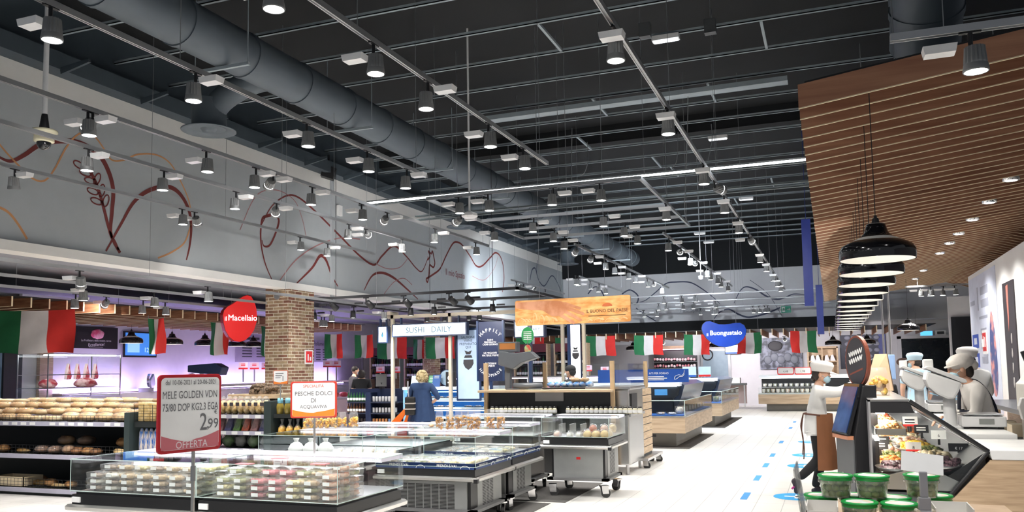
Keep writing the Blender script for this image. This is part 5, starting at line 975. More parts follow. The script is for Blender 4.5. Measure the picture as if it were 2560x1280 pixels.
for i in range(4):
    for j in range(3): pack((-4.3+.2*i, 8.98+.24*j, .622), ('dark', 'tan', 'cream', 'yellow')[i], f'{nth(i)} pack from the left, {nth(j)} row, in the second blue-banded case', 'packs in the second blue-banded case', 0, (.17, .2, .05), 0)
CHZ = M('cheese_skin', (.72, .52, .22), .4); CHR = M('cheese_red_net', (.5, .16, .1), .5)
for i, (x, y, z, c_, rr_) in enumerate(((-3.30, 10.12, .76, 'p', .05), (-3.14, 10.14, .75, 'w', .045), (-3.02, 10.14, .75, 'w', .045), (-2.90, 10.10, .765, 'y', .055), (-2.86, 10.22, .83, 'r', .05), (-2.79, 10.10, .765, 'y', .055), (-2.82, 10.24, .76, 'r', .05), (-2.68, 10.1, .77, 'y', .055), (-2.72, 10.24, .83, 'p', .05), (-2.68, 10.30, .76, 'y', .055), (-2.95, 10.3, .76, 'r', .05), (-2.67, 10.48, .82, 'y', .05))):
    t = thing('cheese', f'{nth(i)} round wrapped cheese from the left in the cheese case', 'cheese', (x, y, z), 0, 'cheeses in the cheese case'); MB().ell((0, 0, 0), rr_, rr_, rr_, 14, 9).build('cheese', {'y': CHZ, 'r': CHR, 'w': M('cheese_white', (.8, .77, .7), .5), 'p': M('cheese_pink', (.72, .5, .42), .5)}[c_], t); MB().ell((0, 0, .012), rr_*1.15, rr_*1.15, rr_*1.1, 10, 7, jit=.1).build('wrapper', WRAP, t)
for i in range(3): tag(MB().box(-3.25+.14*i, 10.02, .74, -3.245+.14*i, 10.3, .9).build('case_divider', PERSPEX), f'{nth(i)} clear divider from the left in the cheese case', 'divider', 'dividers in the cheese case')
# snack bags on the light hoods
TARD = food_mat('taralli_brown', (.32, .13, .03), (.68, .38, .12), 26)
for i, (px, py, mt) in enumerate(((770, 1072, 'c'), (792, 1072, 'c'), (812, 1072, 'c'), (832, 1071, 'c'), (855, 1070, 'c'), (884, 1069, 'c'))):
    q = P(px, py, z=.937); snack_bag((q.x, q.y, .937), .12, .19, CHIP, f'{nth(i)} bag of yellow crisps from the left on the chilled case', 'bags of crisps on the cases', 40+i, .05, r.uniform(-.2, .2)+.4)
for i, (px, py) in enumerate(((1099, 1076), (1125, 1076), (1147, 1076), (1163, 1070), (1178, 1077), (1193, 1076), (1227, 1074), (1252, 1076))):
    q = P(px, py, z=.932); snack_bag((q.x, q.y, .932), .10, .23, TARD, f'{nth(i)} bag of brown taralli from the left on the blue-banded case', 'bags of taralli on the cases', 60+i, .035, r.uniform(-.25, .25)+.3)
q = P(1075, 1068, z=.94); t = thing('snack_packet', 'small clear packet lying flat left of the taralli bags', 'packet', q); MB().ell((0, 0, .02), .09, .05, .03, 10, 6, jit=.2).build('wrapper', WRAP, t); MB().ell((.02, 0, .02), .035, .03, .02, 9, 6, jit=.2).build('snacks', TARD, t)
for i, (px, py, c_) in enumerate(((700, 1146, RED), (800, 1160, RED), (612, 1160, RED))):
    q = P(px, py, z=.972); tag(MB().box(-.06, -.03, 0, .06, .03, .004).build('price_strip', M('strip_pink', (.75, .25, .28), .5), loc=q), f'{("middle", "right", "left")[i]} flat pink and white strip lying on the nearest cases', 'price strip', 'strips on the nearest cases')
# price signs
def price_sign(A, B, htop, h, name_label, frame, curve_col, lines, pole_to, pole_off=.5, head=None, foot=None, group=None):
    w_ = Vector((B.x-A.x, B.y-A.y, 0)); wd = w_.length; ang = math.atan2(w_.y, w_.x)
    t = thing('price_sign', name_label, 'price sign', ((A.x+B.x)/2, (A.y+B.y)/2, pole_to), ang); zc_ = htop-h/2-pole_to
    fn = plane_fn((0, 0, zc_), (1, 0, 0), (0, 0, 1)); rr_ = .06*h
    MB().prism(rrect(wd, h, rr_), fn, -.014, 0).build('frame', frame, t, bevel=.003); MB().prism(rrect(wd*.92, h*.92, rr_), fn, 0, .002).build('card', PAPER, t)
    bt = [(-wd*.455, -h*.455)] + [(wd*.455, -h*.455)] + [(wd*.455*math.cos(PI*k/12), -h*.26 - h*.075*math.sin(PI*k/12)) for k in range(13)]
    bt[2:] = [(wd*.455*(1-2*k/12), (-h*(.25 if k < 6 else .27) - h*.09*math.sin(PI*k/12))) for k in range(13)]
    MB().prism(bt, fn, .002, .003).build('curved_band', curve_col, t)
    for s_, x, z, hh, mt, wm in lines: text('lettering', s_, mt, t, (x*wd, 0, zc_+z*h), (1, 0, 0), (0, 0, 1), h=hh*h, lift=.0035, wmax=(wm or .86)*wd, bold=.012)
    MB().cyl((wd*(pole_off-.5), .0, 0), (wd*(pole_off-.5), .0, zc_-h/2), .0085, n=10).build('pole', RAILM, t); MB().box(wd*(pole_off-.5)-.04, -.008, zc_-h/2-.03, wd*(pole_off-.5)+.04, .004, zc_-h/2+.01).build('clip', PERSPEX, t)
    return t, fn, wd, zc_
GRT = M('print_grey', (.16, .16, .17), .6); SRED = M('frame_red', (.48, .02, .03), .35); PINKB = M('band_pink', (.58, .16, .19), .5); WHT = M('print_white', (.8, .7, .72), .6); PRT = M('print_red', (.62, .16, .10), .6)
A = P(395, 1040, d=3.80); B = P(553, 1020, d=4.08)
t, fn, wd, zc_ = price_sign(A, B, 1.60, .365, 'large red framed price sign for golden apples, nearest in the foreground', SRED, PINKB, (('dal 10-06-2021 al 20-06-2021', .0, .40, .06, GRT, .8), ('MELE GOLDEN VDN', -.01, .24, .095, GRT, .86), ('75/80 DOP KG2.3 EGA', .0, .08, .095, GRT, .88), ('2', .20, -.12, .22, GRT, .115), ('99', .36, -.15, .13, GRT, .17), ('€', .40, .0, .06, GRT, None), (',', .275, -.21, .05, GRT, None), ('OFFERTA', .02, -.40, .09, WHT, .5)), 0.0, .55)
MB().cyl((wd*.05, 0, 0), (wd*.05, 0, .02), .14, n=24).build('foot', DGREY, t)
MB().cyl((wd*.05, 0, zc_-.32), (wd*.05, 0, zc_-.25), .012, n=10).build('collar', GREY, t)
A = P(726, 1000, d=6.5); B = P(842, 1000, d=6.5)
price_sign(A, B, 1.53, .285, 'red framed sign for sweet peaches standing on the nearest case', M('frame_orange_red', (.55, .05, .03), .35), M('band_orange', (.85, .24, .03), .4), (('SPECIALITÀ', 0, .38, .10, PRT, .6), ('PESCHE DOLCI', 0, .17, .11, GRT, .8), ('DI', 0, -.02, .11, GRT, None), ('ACQUAVIVA', 0, -.2, .11, GRT, .6)), .96, .52)
A = P(683, 945, d=11.3); B = P(720, 945, d=11.3)
price_sign(A, B, P(700, 926, d=11.3).z, .19, 'small red framed price sign on the crate before the brick pillar', M('frame_small', (.5, .12, .06), .4), MATS['band_orange'], (('1', .16, -.08, .34, GRT, None),), 1.24)
t_ = [o for o in COL.objects if o.get('label', '').startswith('small red framed')][0]
for k in range(3): MB().box(-.07, -.004, .27-.03*k+(P(700, 926, d=11.3).z-1.24-.095)-.22, .04-.02*k, -.002, .28-.03*k+(P(700, 926, d=11.3).z-1.24-.095)-.22).build('text_line', GRT, t_)
# ---------------------------------------------------------------- taralli kiosk
POST = two_tone('post_wood', (.52, .36, .2), (.66, .48, .28), 5, .5, .35, .65, (1, 1, .6))
tk = thing('wooden_kiosk', 'wooden counter kiosk with black front and a row of jars', 'kiosk', (-5.15, 12.2, 0))
KW = 2.06
MB().box(-.1, -.12, 1.235, 1.60, .75, 1.275).box(1.60, -.12, 1.235, KW+.02, .06, 1.275).build('counter_top', WOODL, tk, bevel=.006)
MB().box(0, .02, .86, KW, .05, 1.235).box(0, .06, 0, 1.6, .7, .86).build('black_front', M('kiosk_black', (.012, .012, .012), .35), tk)
MB().box(0, -.16, .89, KW+.22, .06, .915).build('jar_shelf', SHK, tk)
for x, y, z0, nm in ((0, .0, .0, 'post'), (.82, .5, 1.275, 'post'), (KW, -.02, 0, 'post')): MB().box(x-.03, y-.03, z0, x+.03, y+.03, 1.70).build(nm, POST, tk)
MB().box(.03, .45, 1.28, .80, .458, 1.66).box(.86, .45, 1.28, KW-.02, .458, 1.66).build('front_pane', GLASS, tk); MB().box(KW, .0, 1.30, KW+.008, 2.3, 1.66).build('side_pane', GLASS, tk)
MB().box(KW-.02, 2.28, 0, KW+.04, 2.34, 1.70).build('post', POST, tk)
MB().box(.82, -.002, 1.10, 1.28, .02, 1.235).build('label_panel', M('label_grey', (.35, .34, .33), .6), tk)
MB().box(.9, .12, 1.276, 1.59, .7, 1.30).build('worktop_mat', BLACK, tk)
JARC = M('jar_cream', (.62, .58, .42), .35); JL = M('jar_lid', (.02, .02, .02), .35)
JM = (MB().lathe([(.001, 0), (.034, 0), (.036, .06), (.026, .085), (.001, .087)], 12).mesh('jar', [JARC]), MB().lathe([(.028, .083), (.029, .105), (.001, .106)], 12).mesh('lid', [JL]), MB().lathe([(.0365, .015), (.0372, .055)], 12).mesh('label', [PAPER]))
for i in range(31):
    x = -5.02+.0735*i + (.14 if i > 14 else 0)
    t = thing('jar', f'{nth(i)} cream jar with black lid from the left on the kiosk shelf', 'jar', (x, 12.13, .916), 0, 'jars on the kiosk shelf')
    for nm, me in zip(('glass', 'lid', 'label'), JM): kid(nm, me, t)
sc = thing('kiosk_scale', 'grey weighing scale with orange display on the wooden kiosk', 'scale', (-4.68, 12.5, 1.276), 0)
KG = M('scale_grey', (.12, .13, .14), .4)
MB().lathe([(.001, .01), (.19, .01), (.2, .05), (.19, .10), (.001, .10)], 24, c=(.12, 0, 0), sx=1.25).box(-.18, -.18, 0, .4, .18, .02).build('base', KG, sc); MB().box(-.25, -.05, 0, -.16, .05, .45).build('column', KG, sc, bevel=.01)
MB().prism([(-.35, .40), (-.1, .32), (.05, .42), (.32, .50), (.2, .60), (-.05, .58), (-.33, .62)], xz, -.1, .1).build('head', KG, sc, bevel=.015); MB().box(-.35, -.08, .6, -.02, .06, .76).build('display_housing', KG, sc, bevel=.01); MB().box(-.32, -.085, .64, -.05, -.08, .74).build('display', M('lcd_orange', (.45, .18, .05), .4), sc)
st = thing('steel_cabinet', 'stainless steel cabinet on round legs at the end of the kiosk', 'cabinet', (-3.5, 12.3, 0))
MB().box(0, 0, .14, .62, 1.0, 1.27).build('body', M('cabinet_steel', (.55, .55, .54), .25, .9, noise=.08, scale=2), st, bevel=.02); MB().box(-.04, -.04, 1.27, .66, 1.02, 1.31).build('top', STEEL, st, bevel=.008); MB().box(.622, .12, .92, .64, .5, 1.2).build('recess', BLACK, st); MB().box(.622, -.02, .86, .65, .99, .90).build('trim_band', STEEL, st)
for x in (.06, .56):
    for y in (.08, .92): MB().cyl((x, y, 0), (x, y, .14), .025, n=14).build('leg', STEEL, st)
cr = thing('slatted_trolley', 'tall slatted wooden panel on a wheeled steel base', 'trolley', (-3.0, 13.35, 0))
for k in range(9): MB().box(0, 0, .2+.118*k, .1, .72, .305+.118*k).build('slat', WOODL, cr)
MB().box(-.02, 0.02, .16, .09, .70, 1.25).build('dark_backing', DGREY, cr); MB().box(-.02, -.25, .12, .22, .95, .16).build('base_frame', STEEL, cr)
for x, y in ((.16, -.15), (.16, .85), (.02, .85)): 
    o = kid('caster', CASTER[0], cr, (x, y, -.015)); kid('wheel', CASTER[1], o)
# wheat sign
A = P(1288, 782, d=13.05); B = P(1576, 772, d=12.25)
wv = Vector((B.x-A.x, B.y-A.y, 0)); WL = wv.length; zt, zb = P(1288, 750, d=13.05).z, P(1288, 812, d=13.05).z; H_ = (zt-zb+P(1576, 738, d=12.25).z-P(1576, 806, d=12.25).z)/2
ws = thing('hanging_sign', 'long orange hanging sign with a hand stroking wheat', 'sign', ((A.x+B.x)/2, (A.y+B.y)/2, (A.z+B.z)/2), math.atan2(wv.y, wv.x))
fn = plane_fn((0, 0, 0), (1, 0, 0), (0, 0, 1))
MB().prism(rrect(WL, H_, .03), fn, -.03, 0).build('board', two_tone('wheat_print', (.62, .25, .06), (.85, .50, .20), 5, .5, .35, .65, (1, 1, 3)), ws)
sx_ = lambda px, py: ((px-927)/1145*WL, (543-py)/262*H_*.97)
HNDM = two_tone('hand_print', (.50, .19, .08), (.68, .33, .19), 4, .5)
MB().prism([sx_(*q) for q in ((360, 428), (500, 424), (700, 424), (830, 436), (890, 462), (905, 500), (880, 555), (820, 590), (740, 592), (690, 560), (640, 524), (500, 512), (360, 486))], fn, 0, .002).build('hand_picture', HNDM, ws)
for a_, b_, w_ in (((860, 462), (1015, 520), 17), ((870, 500), (1046, 578), 18), ((850, 535), (1022, 642), 18), ((800, 565), (952, 668), 19)):
    d_ = Vector((b_[0]-a_[0], b_[1]-a_[1])).normalized(); n_ = Vector((-d_.y, d_.x)); th0 = math.atan2(d_.y, d_.x)
    pts = [tuple(Vector(a_)+n_*w_), tuple(Vector(a_)-n_*w_)] + [(b_[0]+w_*.8*math.cos(th0-PI/2+PI*k/6), b_[1]+w_*.8*math.sin(th0-PI/2+PI*k/6)) for k in range(7)]
    MB().prism([sx_(*q) for q in pts], fn, .001, .003).build('finger_picture', HNDM, ws)
r = random.Random(8); m = MB()
for i in range(14):
    px = (380, 430, 480, 540, 600, 650, 700, 745, 1090, 1150, 1210, 1260, 1330, 1400)[i]; ht = r.uniform(50, 120) if px < 800 else r.uniform(25, 55); dx = r.uniform(20, 60)
    pts = spline([sx_(px, 668), sx_(px+dx*.2, 668-ht*.6), sx_(px+dx*.6, 668-ht), sx_(px+dx*1.2, 668-ht*.8), sx_(px+dx*1.5, 668-ht*.4)] if False else [(*sx_(px, 668), 0), (*sx_(px+dx*.2, 668-ht*.6), 0), (*sx_(px+dx*.6, 668-ht), 0), (*sx_(px+dx*1.2, 668-ht*.8), 0), (*sx_(px+dx*1.5, 668-ht*.4), 0)], 5); n_ = len(pts); vs = []
    for k, p in enumerate(pts):
        d_ = (pts[min(k+1, n_-1)]-pts[max(k-1, 0)]).normalized(); h_ = .003 if k < n_*.5 else .009; vs += [(p.x-d_.y*h_, -.0035, p.y+d_.x*h_), (p.x+d_.y*h_, -.0035, p.y-d_.x*h_)]
    m.add(vs, [(2*k, 2*k+1, 2*k+3, 2*k+2) for k in range(n_-1)])
m.build('wheat_ears', M('wheat_pale', (.80, .52, .26), .6), ws)
BRN = M('print_brown', (.12, .04, .015), .6)
text('lettering', 'IL BUONO DEL PAESE', BRN, ws, (WL*.305, 0, -.02), (1, 0, 0), (0, 0, 1), w=WL*.35, bold=.02); MB().box(WL*.15, -.003, -.095, WL*.46, -.001, -.088).build('underline', BRN, ws)
MB().prism([(WL*.31+.08*math.cos(a), .045+.05*math.sin(a)) for a in [PI*k/12 for k in range(13)]], fn, .002, .003).build('emblem', M('emblem_red', (.5, .12, .04), .5), ws)
for x in (-.28*WL, -.02*WL, .29*WL): MB().cyl((x, .015, H_/2), (x, .015, 7.05-(A.z+B.z)/2), .004, n=5).build('suspension_wire', GREY, ws)
# ---------------------------------------------------------------- sushi kiosk
tf = thing('overhead_spot_rig', 'black rectangular lighting frame hanging over the sushi kiosk', 'lighting frame', (0, 0, 3.1))
for a, b in (((-10.2, 14.6), (-5.5, 14.6)), ((-10.2, 16.5), (-5.5, 16.5)), ((-10.2, 18.9), (-5.5, 18.9)), ((-10.2, 14.6), (-10.2, 18.9)), ((-5.5, 14.6), (-5.5, 18.9)), ((-8.3, 16.5), (-8.3, 18.9))):
    MB().box(min(a[0], b[0])-.025, min(a[1], b[1])-.025, 0, max(a[0], b[0])+.025, max(a[1], b[1])+.025, .05).build('rail', BLACK, tf)
for x in (-9.5, -6): 
    for y in (14.6, 18.9): MB().cyl((x, y, .05), (x, y, 3.4), .006, n=5).build('suspension_wire', BLACK, tf)
for i, (cx_, cy_) in enumerate(((310, 395), (735, 375), (1180, 355), (1720, 335), (1940, 320))): 
    q = P(760+cx_/4.741, 680+cy_/4.741, y=14.6); spotlight((q.x, 14.6, 3.1), 'LLLLR'[i], (q.x+1.2, 17.5, .5), f'{nth(i)} black spotlight from the left on the near bar of the black frame', 'black spotlights on the black frame', 'x', .35, black=True)
for i, (cx_, cy_) in enumerate(((130, 430), (590, 475), (1255, 440), (1550, 420), (2245, 400))):
    q = P(760+cx_/4.741, 680+cy_/4.741, y=16.5); spotlight((q.x, 16.5, 3.1), 'RRLRR'[i], None, f'{nth(i)} black spotlight from the left on the middle bar of the black frame', 'black spotlights on the black frame', 'x', .5, black=True)
for i, (cx_, cy_) in enumerate(((1060, 525), (1465, 535), (1660, 495), (1945, 515), (2070, 480))):
    q = P(760+cx_/4.741, 680+cy_/4.741, y=18.9); spotlight((q.x, 18.9, 3.1), 'RRLLL'[i], None, f'{nth(i)} black spotlight from the left on the far bar of the black frame', 'black spotlights on the black frame', 'x', .5, black=True)
BEIGE = M('beige_post', (.50, .44, .34), .5)
sk = thing('sign_gantry', 'beige post and beam frame carrying the lit sushi signs', 'frame', (0, 17.06, 0))
for x, z0 in ((-9.55, 0), (-8.07, 0), (-5.4, 0)): MB().box(x-.035, -.035, z0, x+.035, .035, 2.9).build('post', BEIGE, sk)
MB().box(-9.8, -.035, 2.82, -5.36, .035, 2.9).box(-9.59, -.2, 2.9, -9.5, .2, 2.98).build('beam', BEIGE, sk)
LB = M('lightbox_white', (.8, .8, .8), .4, 0, .75, noise=0, ecol=(.86, .94, 1)); TEAL = M('letter_teal', (.02, .12, .2), .5)
def lightbox(x0, x1, z0, z1, y, label, letters=None, d=.14, w=None, side=NAVY):
    t = thing('lit_sign', label, 'sign', ((x0+x1)/2, y, (z0+z1)/2)); a, b = (x1-x0)/2, (z1-z0)/2
    MB().box(-a-.03, 0, -b-.02, a+.03, d, b+.02).build('housing', side, t); MB().box(-a, -.006, -b, a, 0, b).build('lit_face', LB, t)
    if letters: text('lettering', letters, TEAL, t, (0, -.006, 0), (1, 0, 0), (0, 0, 1), w=w or a*1.25)
    for q in (-.8, .8): MB().box(q*a-.01, .02, b+.02, q*a+.01, .1, 2.82-(z0+z1)/2).build('hanger', side, t)
    return t
lightbox(-9.42, -7.6, 2.40, 2.65, 16.85, 'long white lit sign with blue letters over the counter', 'SUSHI   DAILY', w=1.15)
t = lightbox(-9.80, -9.60, 2.27, 2.62, 16.85, 'small square white lit box sign left of the long one'); MB().prism([(0, .08), (.03, -.02), (.0, -.08), (-.03, -.03)], plane_fn((0, -.007, 0), (1, 0, 0), (0, 0, 1)), 0, .002).build('symbol', TEAL, t)
lightbox(-6.45, -5.80, 2.30, 2.62, 16.95, 'shorter white lit sign partly behind the wheat sign', 'SUSHI  DAILY', w=.5)
def fish(par, cx_, cz_, s, y, mat):
    f = plane_fn((cx_, y, cz_), (1, 0, 0), (0, 0, 1)); g = lambda pts: [(a*s, b*s) for a, b in pts]
    MB().prism(g([(-.35, .85), (0, .72), (.35, .85), (.2, .5), (-.2, .5)]), f, 0, .002).prism(g([(-.3, .42), (.3, .42), (.4, .2), (-.4, .2)]), f, 0, .002).prism(g([(-.45, .05), (.48, .05), (.5, -.3), (.3, -.65), (0, -.85), (-.3, -.65), (-.48, -.3)]), f, 0, .002).build('fish_picture', mat, par)
sp = thing('banner_panel', 'tall pale blue panel with a black fish drawing', 'panel', (-7.69, 17.2, 0))
MB().box(-.30, 0, .9, .30, .04, 2.55).build('border', NAVY, sp); MB().box(-.26, -.004, .95, .26, 0, 2.5).build('panel', M('panel_paleblue', (.42, .56, .78), .5), sp)
text('lettering', 'SALMONE\nVIENE\nPREPARATO\nQUI', NAVY, sp, (0, -.004, 2.22), (1, 0, 0), (0, 0, 1), w=.42); fish(sp, 0, 1.82, .26, -.004, INK)
hy = thing('banner_panel', 'tall navy panel with white arched lettering', 'panel', (-6.65, 16.0, 0))
MB().box(-.27, 0, 1.36, .27, .05, 2.6).build('panel', M('panel_navy', (.012, .02, .06), .4), hy); MB().box(.27, -.01, 1.36, .31, .06, 2.62).box(-.31, -.01, 1.36, -.27, .06, 2.62).build('border', NAVY, hy); MB().box(-.03, .01, 0, .03, .05, 1.36).build('stand_post', NAVY, hy)
def arch(par, s_, cx_, cz_, R_, a0, a1, h, mat, y, flip=1):
    for i, ch in enumerate(s_):
        a = math.radians(a0+(a1-a0)*i/(len(s_)-1)); text('arched_letter', ch, mat, par, (cx_+R_*math.cos(a), y, cz_+R_*math.sin(a)), (math.sin(a)*flip, 0, -math.cos(a)*flip), (math.cos(a)*flip, 0, math.sin(a)*flip), h=h, bold=.02)
arch(hy, 'HAPPILY', 0, 2.15, .28, 140, 40, .07, PAPER, 0); arch(hy, 'HANDMADE', 0, 1.75, .27, 215, 325, .06, PAPER, 0, -1)
for s_, z in (('SUSHI\nPREPARATO\nOGNI GIORNO', 2.17), ('LE MIGLIORI\nMATERIE PRIME', 1.92), ('ARTIGIANI\nESPERTI', 1.70)): text('lettering', s_, PAPER, hy, (0, 0, z), (1, 0, 0), (0, 0, 1), h=.13 if '\n' in s_ and s_.count('\n') == 2 else .09, wmax=.4, bold=.015)
tag(MB().box(-6.02, 16.55, 0, -5.94, 16.63, 2.96).build('navy_post', NAVY), 'slim navy post left of the wheat sign', 'post')
vp = thing('lit_banner', 'tall narrow white lit panel with navy edge below the wheat sign', 'panel', (-4.87, 16.2, 0)); MB().box(-.11, 0, .9, .11, .1, 2.5).box(-.16, -.01, .9, -.10, .11, 2.52).build('housing', NAVY, vp); MB().box(-.09, -.005, .95, .11, 0, 2.48).build('lit_face', M('lit_dim', (1, 1, 1), .4, 0, .9, noise=0, ecol=(.84, .92, 1)), vp); fish(vp, .01, 1.9, .15, -.006, INK); MB().box(-.04, .02, 0, .04, .08, .9).build('stand_post', NAVY, vp); tag(MB().box(-4.72, 16.2, 0, -4.66, 16.28, 2.6).build('beige_post', BEIGE), 'slim beige post beside the narrow lit panel', 'post')
gb = thing('round_sign', 'green round sign above a dark round sign on a stand', 'sign', (-5.42, 14.9, 0)); f = plane_fn((0, 0, 0), (1, 0, 0), (0, 0, 1))
gp = P(1273, 840, y=14.9); MB().prism([(.125*math.cos(a), gp.z+.16*math.sin(a)) for a in [2*PI*k/28 for k in range(28)]], f, -.01, 0).build('green_face', M('tag_green', (.03, .3, .09), .5), gb)
for k in range(5): MB().box(-.08, -.003, gp.z+.06-.035*k, .08, 0, gp.z+.075-.035*k).build('text_line', PAPER, gb)
MB().prism([(.09*math.cos(a), gp.z-.26+.11*math.sin(a)) for a in [2*PI*k/28 for k in range(28)]], f, -.02, 0).build('dark_face', INK, gb); MB().prism([(.068*math.cos(a), gp.z-.26+.085*math.sin(a)) for a in [2*PI*k/28 for k in range(28)]], f, 0, .003).build('picture', two_tone('pizza_pic', (.5, .06, .05), (.3, .5, .2), 14, .5), gb); MB().cyl((0, .01, 0), (0, .01, gp.z), .012).build('stand', STEEL, gb)
# counter with open fridge
fc = thing('sushi_counter', 'white and blue open chilled counter behind the woman in navy', 'counter', (-9.45, 17.4, 0))
CW = 2.25; SBL = M('fridge_blue', (.05, .26, .62), .4); SWH = M('fridge_white', (.7, .82, .92), .35)
MB().box(0, 0, 0, CW, .8, .42).build('base', M('base_cream', (.55, .5, .42), .5), fc); MB().box(0, .7, .42, CW, .8, 1.15).build('back_panel', SBL, fc); MB().box(-.02, -.04, 1.15, CW+.02, .82, 1.22).build('top', SWH, fc, bevel=.01)
for z in (.5, .72, .93): MB().box(.0, .1, z, CW, .7, z+.02).box(0, .085, z-.02, CW, .1, z+.03).build('shelf', SWH, fc); MB().box(.02, .12, z+.16, CW-.02, .15, z+.175).build('light_tube', M('blue_tube', (1, 1, 1), .4, 0, 9, noise=0, ecol=(.35, .7, 1)), fc)
MB().box(-.02, 0, 0, .0, .8, 1.15).box(CW, 0, 0, CW+.02, .8, 1.15).build('end_panel', M('end_perspex', (.3, .55, .8), .3), fc)
r = random.Random(14)
for k, z in enumerate((.52, .74, .95)):
    for i in range(9): 
        if r.random() < .8: t = thing('sushi_pack', f'{nth(i)} sushi pack from the left on the {("lowest", "middle", "top")[k]} shelf of the blue counter', 'food pack', (-9.3+.24*i, 17.58, z), 0, 'sushi packs in the blue counter'); MB().box(-.09, -.06, 0, .09, .06, .022).build('tray', INK, t); MB().box(-.085, -.055, .022, .085, .055, .05).build('clear_lid', WRAP, t); MB().ell((-.04, 0, .03), .03, .03, .02, 8, 5).ell((.03, 0, .03), .04, .03, .02, 8, 5).build('sushi', PKF['salmon'], t)
cz_ = 1.22
def standee(px, w_, h_, mat, label, lines=0, y=17.5, emis=None):
    q = P(px, 960, y=y); t = thing('menu_stand', label, 'menu stand', (q.x, y, cz_)); MB().hexa([(-w_/2, 0, 0), (w_/2, 0, 0), (w_/2, .02, 0), (-w_/2, .02, 0)], [(-w_/2, .08, h_), (w_/2, .08, h_), (w_/2, .1, h_), (-w_/2, .1, h_)]).build('board', mat, t)
    for k in range(lines): zz = h_*(.85-.14*k); MB().box(-w_*.3, .08*zz/h_-.004, zz, w_*.3, .08*zz/h_+.0, zz+h_*.05).build('text_line', PAPER, t)
    return t
standee(1040, .3, .26, M('stand_pale', (.55, .72, .85), .4), 'pale blue menu stand behind the blonde woman', 3); standee(1076, .14, .26, M('stand_green', (.05, .35, .15), .5), 'green menu stand right of the blonde woman', 5); standee(1089, .2, .28, M('stand_blue', (.02, .09, .3), .4), 'dark blue menu stand right of the blonde woman', 2)
q = P(1117, 944, y=17.75); t = thing('round_emblem', 'round pale blue emblem standing behind the black dispenser', 'emblem', (q.x, 17.75, 1.22)); f = plane_fn((0, 0, .2), (1, 0, 0), (0, 0, 1)); MB().prism([(.2*math.cos(a), .2*math.sin(a)) for a in [2*PI*k/32 for k in range(32)]], f, -.03, 0).build('rim', NAVY, t); MB().prism([(.18*math.cos(a), .18*math.sin(a)) for a in [2*PI*k/32 for k in range(32)]], f, 0, .004).build('face', MATS['stand_pale'], t)
q = P(1125, 960, y=17.45); t = thing('dispenser', 'black box dispenser with white round emblem on the blue counter', 'dispenser', (q.x, 17.45, 1.22)); MB().box(-.11, 0, 0, .11, .12, .34).build('box', BLACK, t, bevel=.008); MB().cyl((0, -.003, .2), (0, 0, .2), .06, n=20).build('emblem', PAPER, t); MB().box(-.06, -.003, .08, .06, 0, .11).build('text_line', PAPER, t)
q = P(1157, 960, y=17.5); t = thing('chopstick_cup', 'red cup full of chopsticks on the blue counter', 'cup', (q.x, 17.5, 1.22)); MB().box(-.055, -.05, 0, .055, .05, .1).build('cup', RED, t)
for k in range(7): MB().cyl((-.04+.013*k, 0, .05), (-.05+.017*k, .02*(k % 2), .2), .006, n=5).build('chopsticks', M('chopstick', (.25, .12, .08), .5), t)
q = P(1192, 962, y=17.5); t = thing('napkin_tray', 'black tray with white napkins at the right of the blue counter', 'tray', (q.x, 17.5, 1.22)); MB().box(-.18, -.08, 0, .18, .08, .06).box(-.1, .02, .06, .18, .08, .14).build('tray', BLACK, t); MB().box(-.14, -.07, .06, .0, .02, .08).build('napkins', PAPER, t)
# navy bottle kiosk
bk_ = thing('drinks_shelf', 'navy shelf unit with bottles and cans left of the blue counter', 'shelf', (-11.05, 17.3, 0)); 
MB().box(0, .3, 0, 1.5, .6, 1.18).box(.62, .0, 0, .76, .3, 1.1).build('carcass', M('unit_navy', (.008, .016, .05), .4), bk_)
for z in (.36, .62, .88): MB().prism([(.0, .3), (.02, .12), (.12, .02), (.62, .0), (.62, .3)], lambda a, b, q: (a, b, q), z-.03, z).box(.76, .0, z-.03, 1.5, .3, z).build('shelf_board', M('unit_dark', (.015, .02, .04), .4), bk_)
BOT = MB().lathe([(.001, 0), (.03, 0), (.032, .01), (.032, .11), (.026, .14), (.012, .17), (.011, .21), (.013, .215), (.001, .216)], 10); CAN = MB().lathe([(.001, 0), (.03, 0), (.033, .006), (.033, .11), (.028, .12), (.001, .118)], 12)
BOTM = {n_: BOT.mesh('bottle', [M(n_, c_, .2, noise=.02)]) for n_, c_ in (('glass_green', (.015, .07, .025)), ('glass_brown', (.09, .035, .012)), ('glass_dark', (.012, .01, .012)), ('glass_clear', (.45, .5, .5)))}
CANM = {n_: CAN.mesh('can', [M(n_, c_, .3, .4, noise=.1, scale=40)]) for n_, c_ in (('can_silver', (.55, .56, .58)), ('can_amber', (.6, .26, .1)), ('can_blue', (.2, .32, .6)), ('can_dark', (.06, .05, .05)))}
BLBL = MB().lathe([(.0325, .03), (.0328, .09)], 10).mesh('label', [PAPER])
def bottle(loc, kind, label, group, s=1, lab=True, name='bottle'):
    t = thing('bottle', label, 'bottle', loc, 0, group); kid('glass', BOTM[kind], t).scale = (s, s, s)
    if lab: kid('label', BLBL, t).scale = (s, s, s)
for k, (z, kd) in enumerate(((.885, 'glass_green'), (.625, 'glass_brown'))):
    for i in range(7): bottle((-10.95+.08*i, 17.38, z), kd, f'{nth(i)} {("green", "brown")[k]} bottle from the left on the navy drinks shelf', 'bottles on the navy shelf')
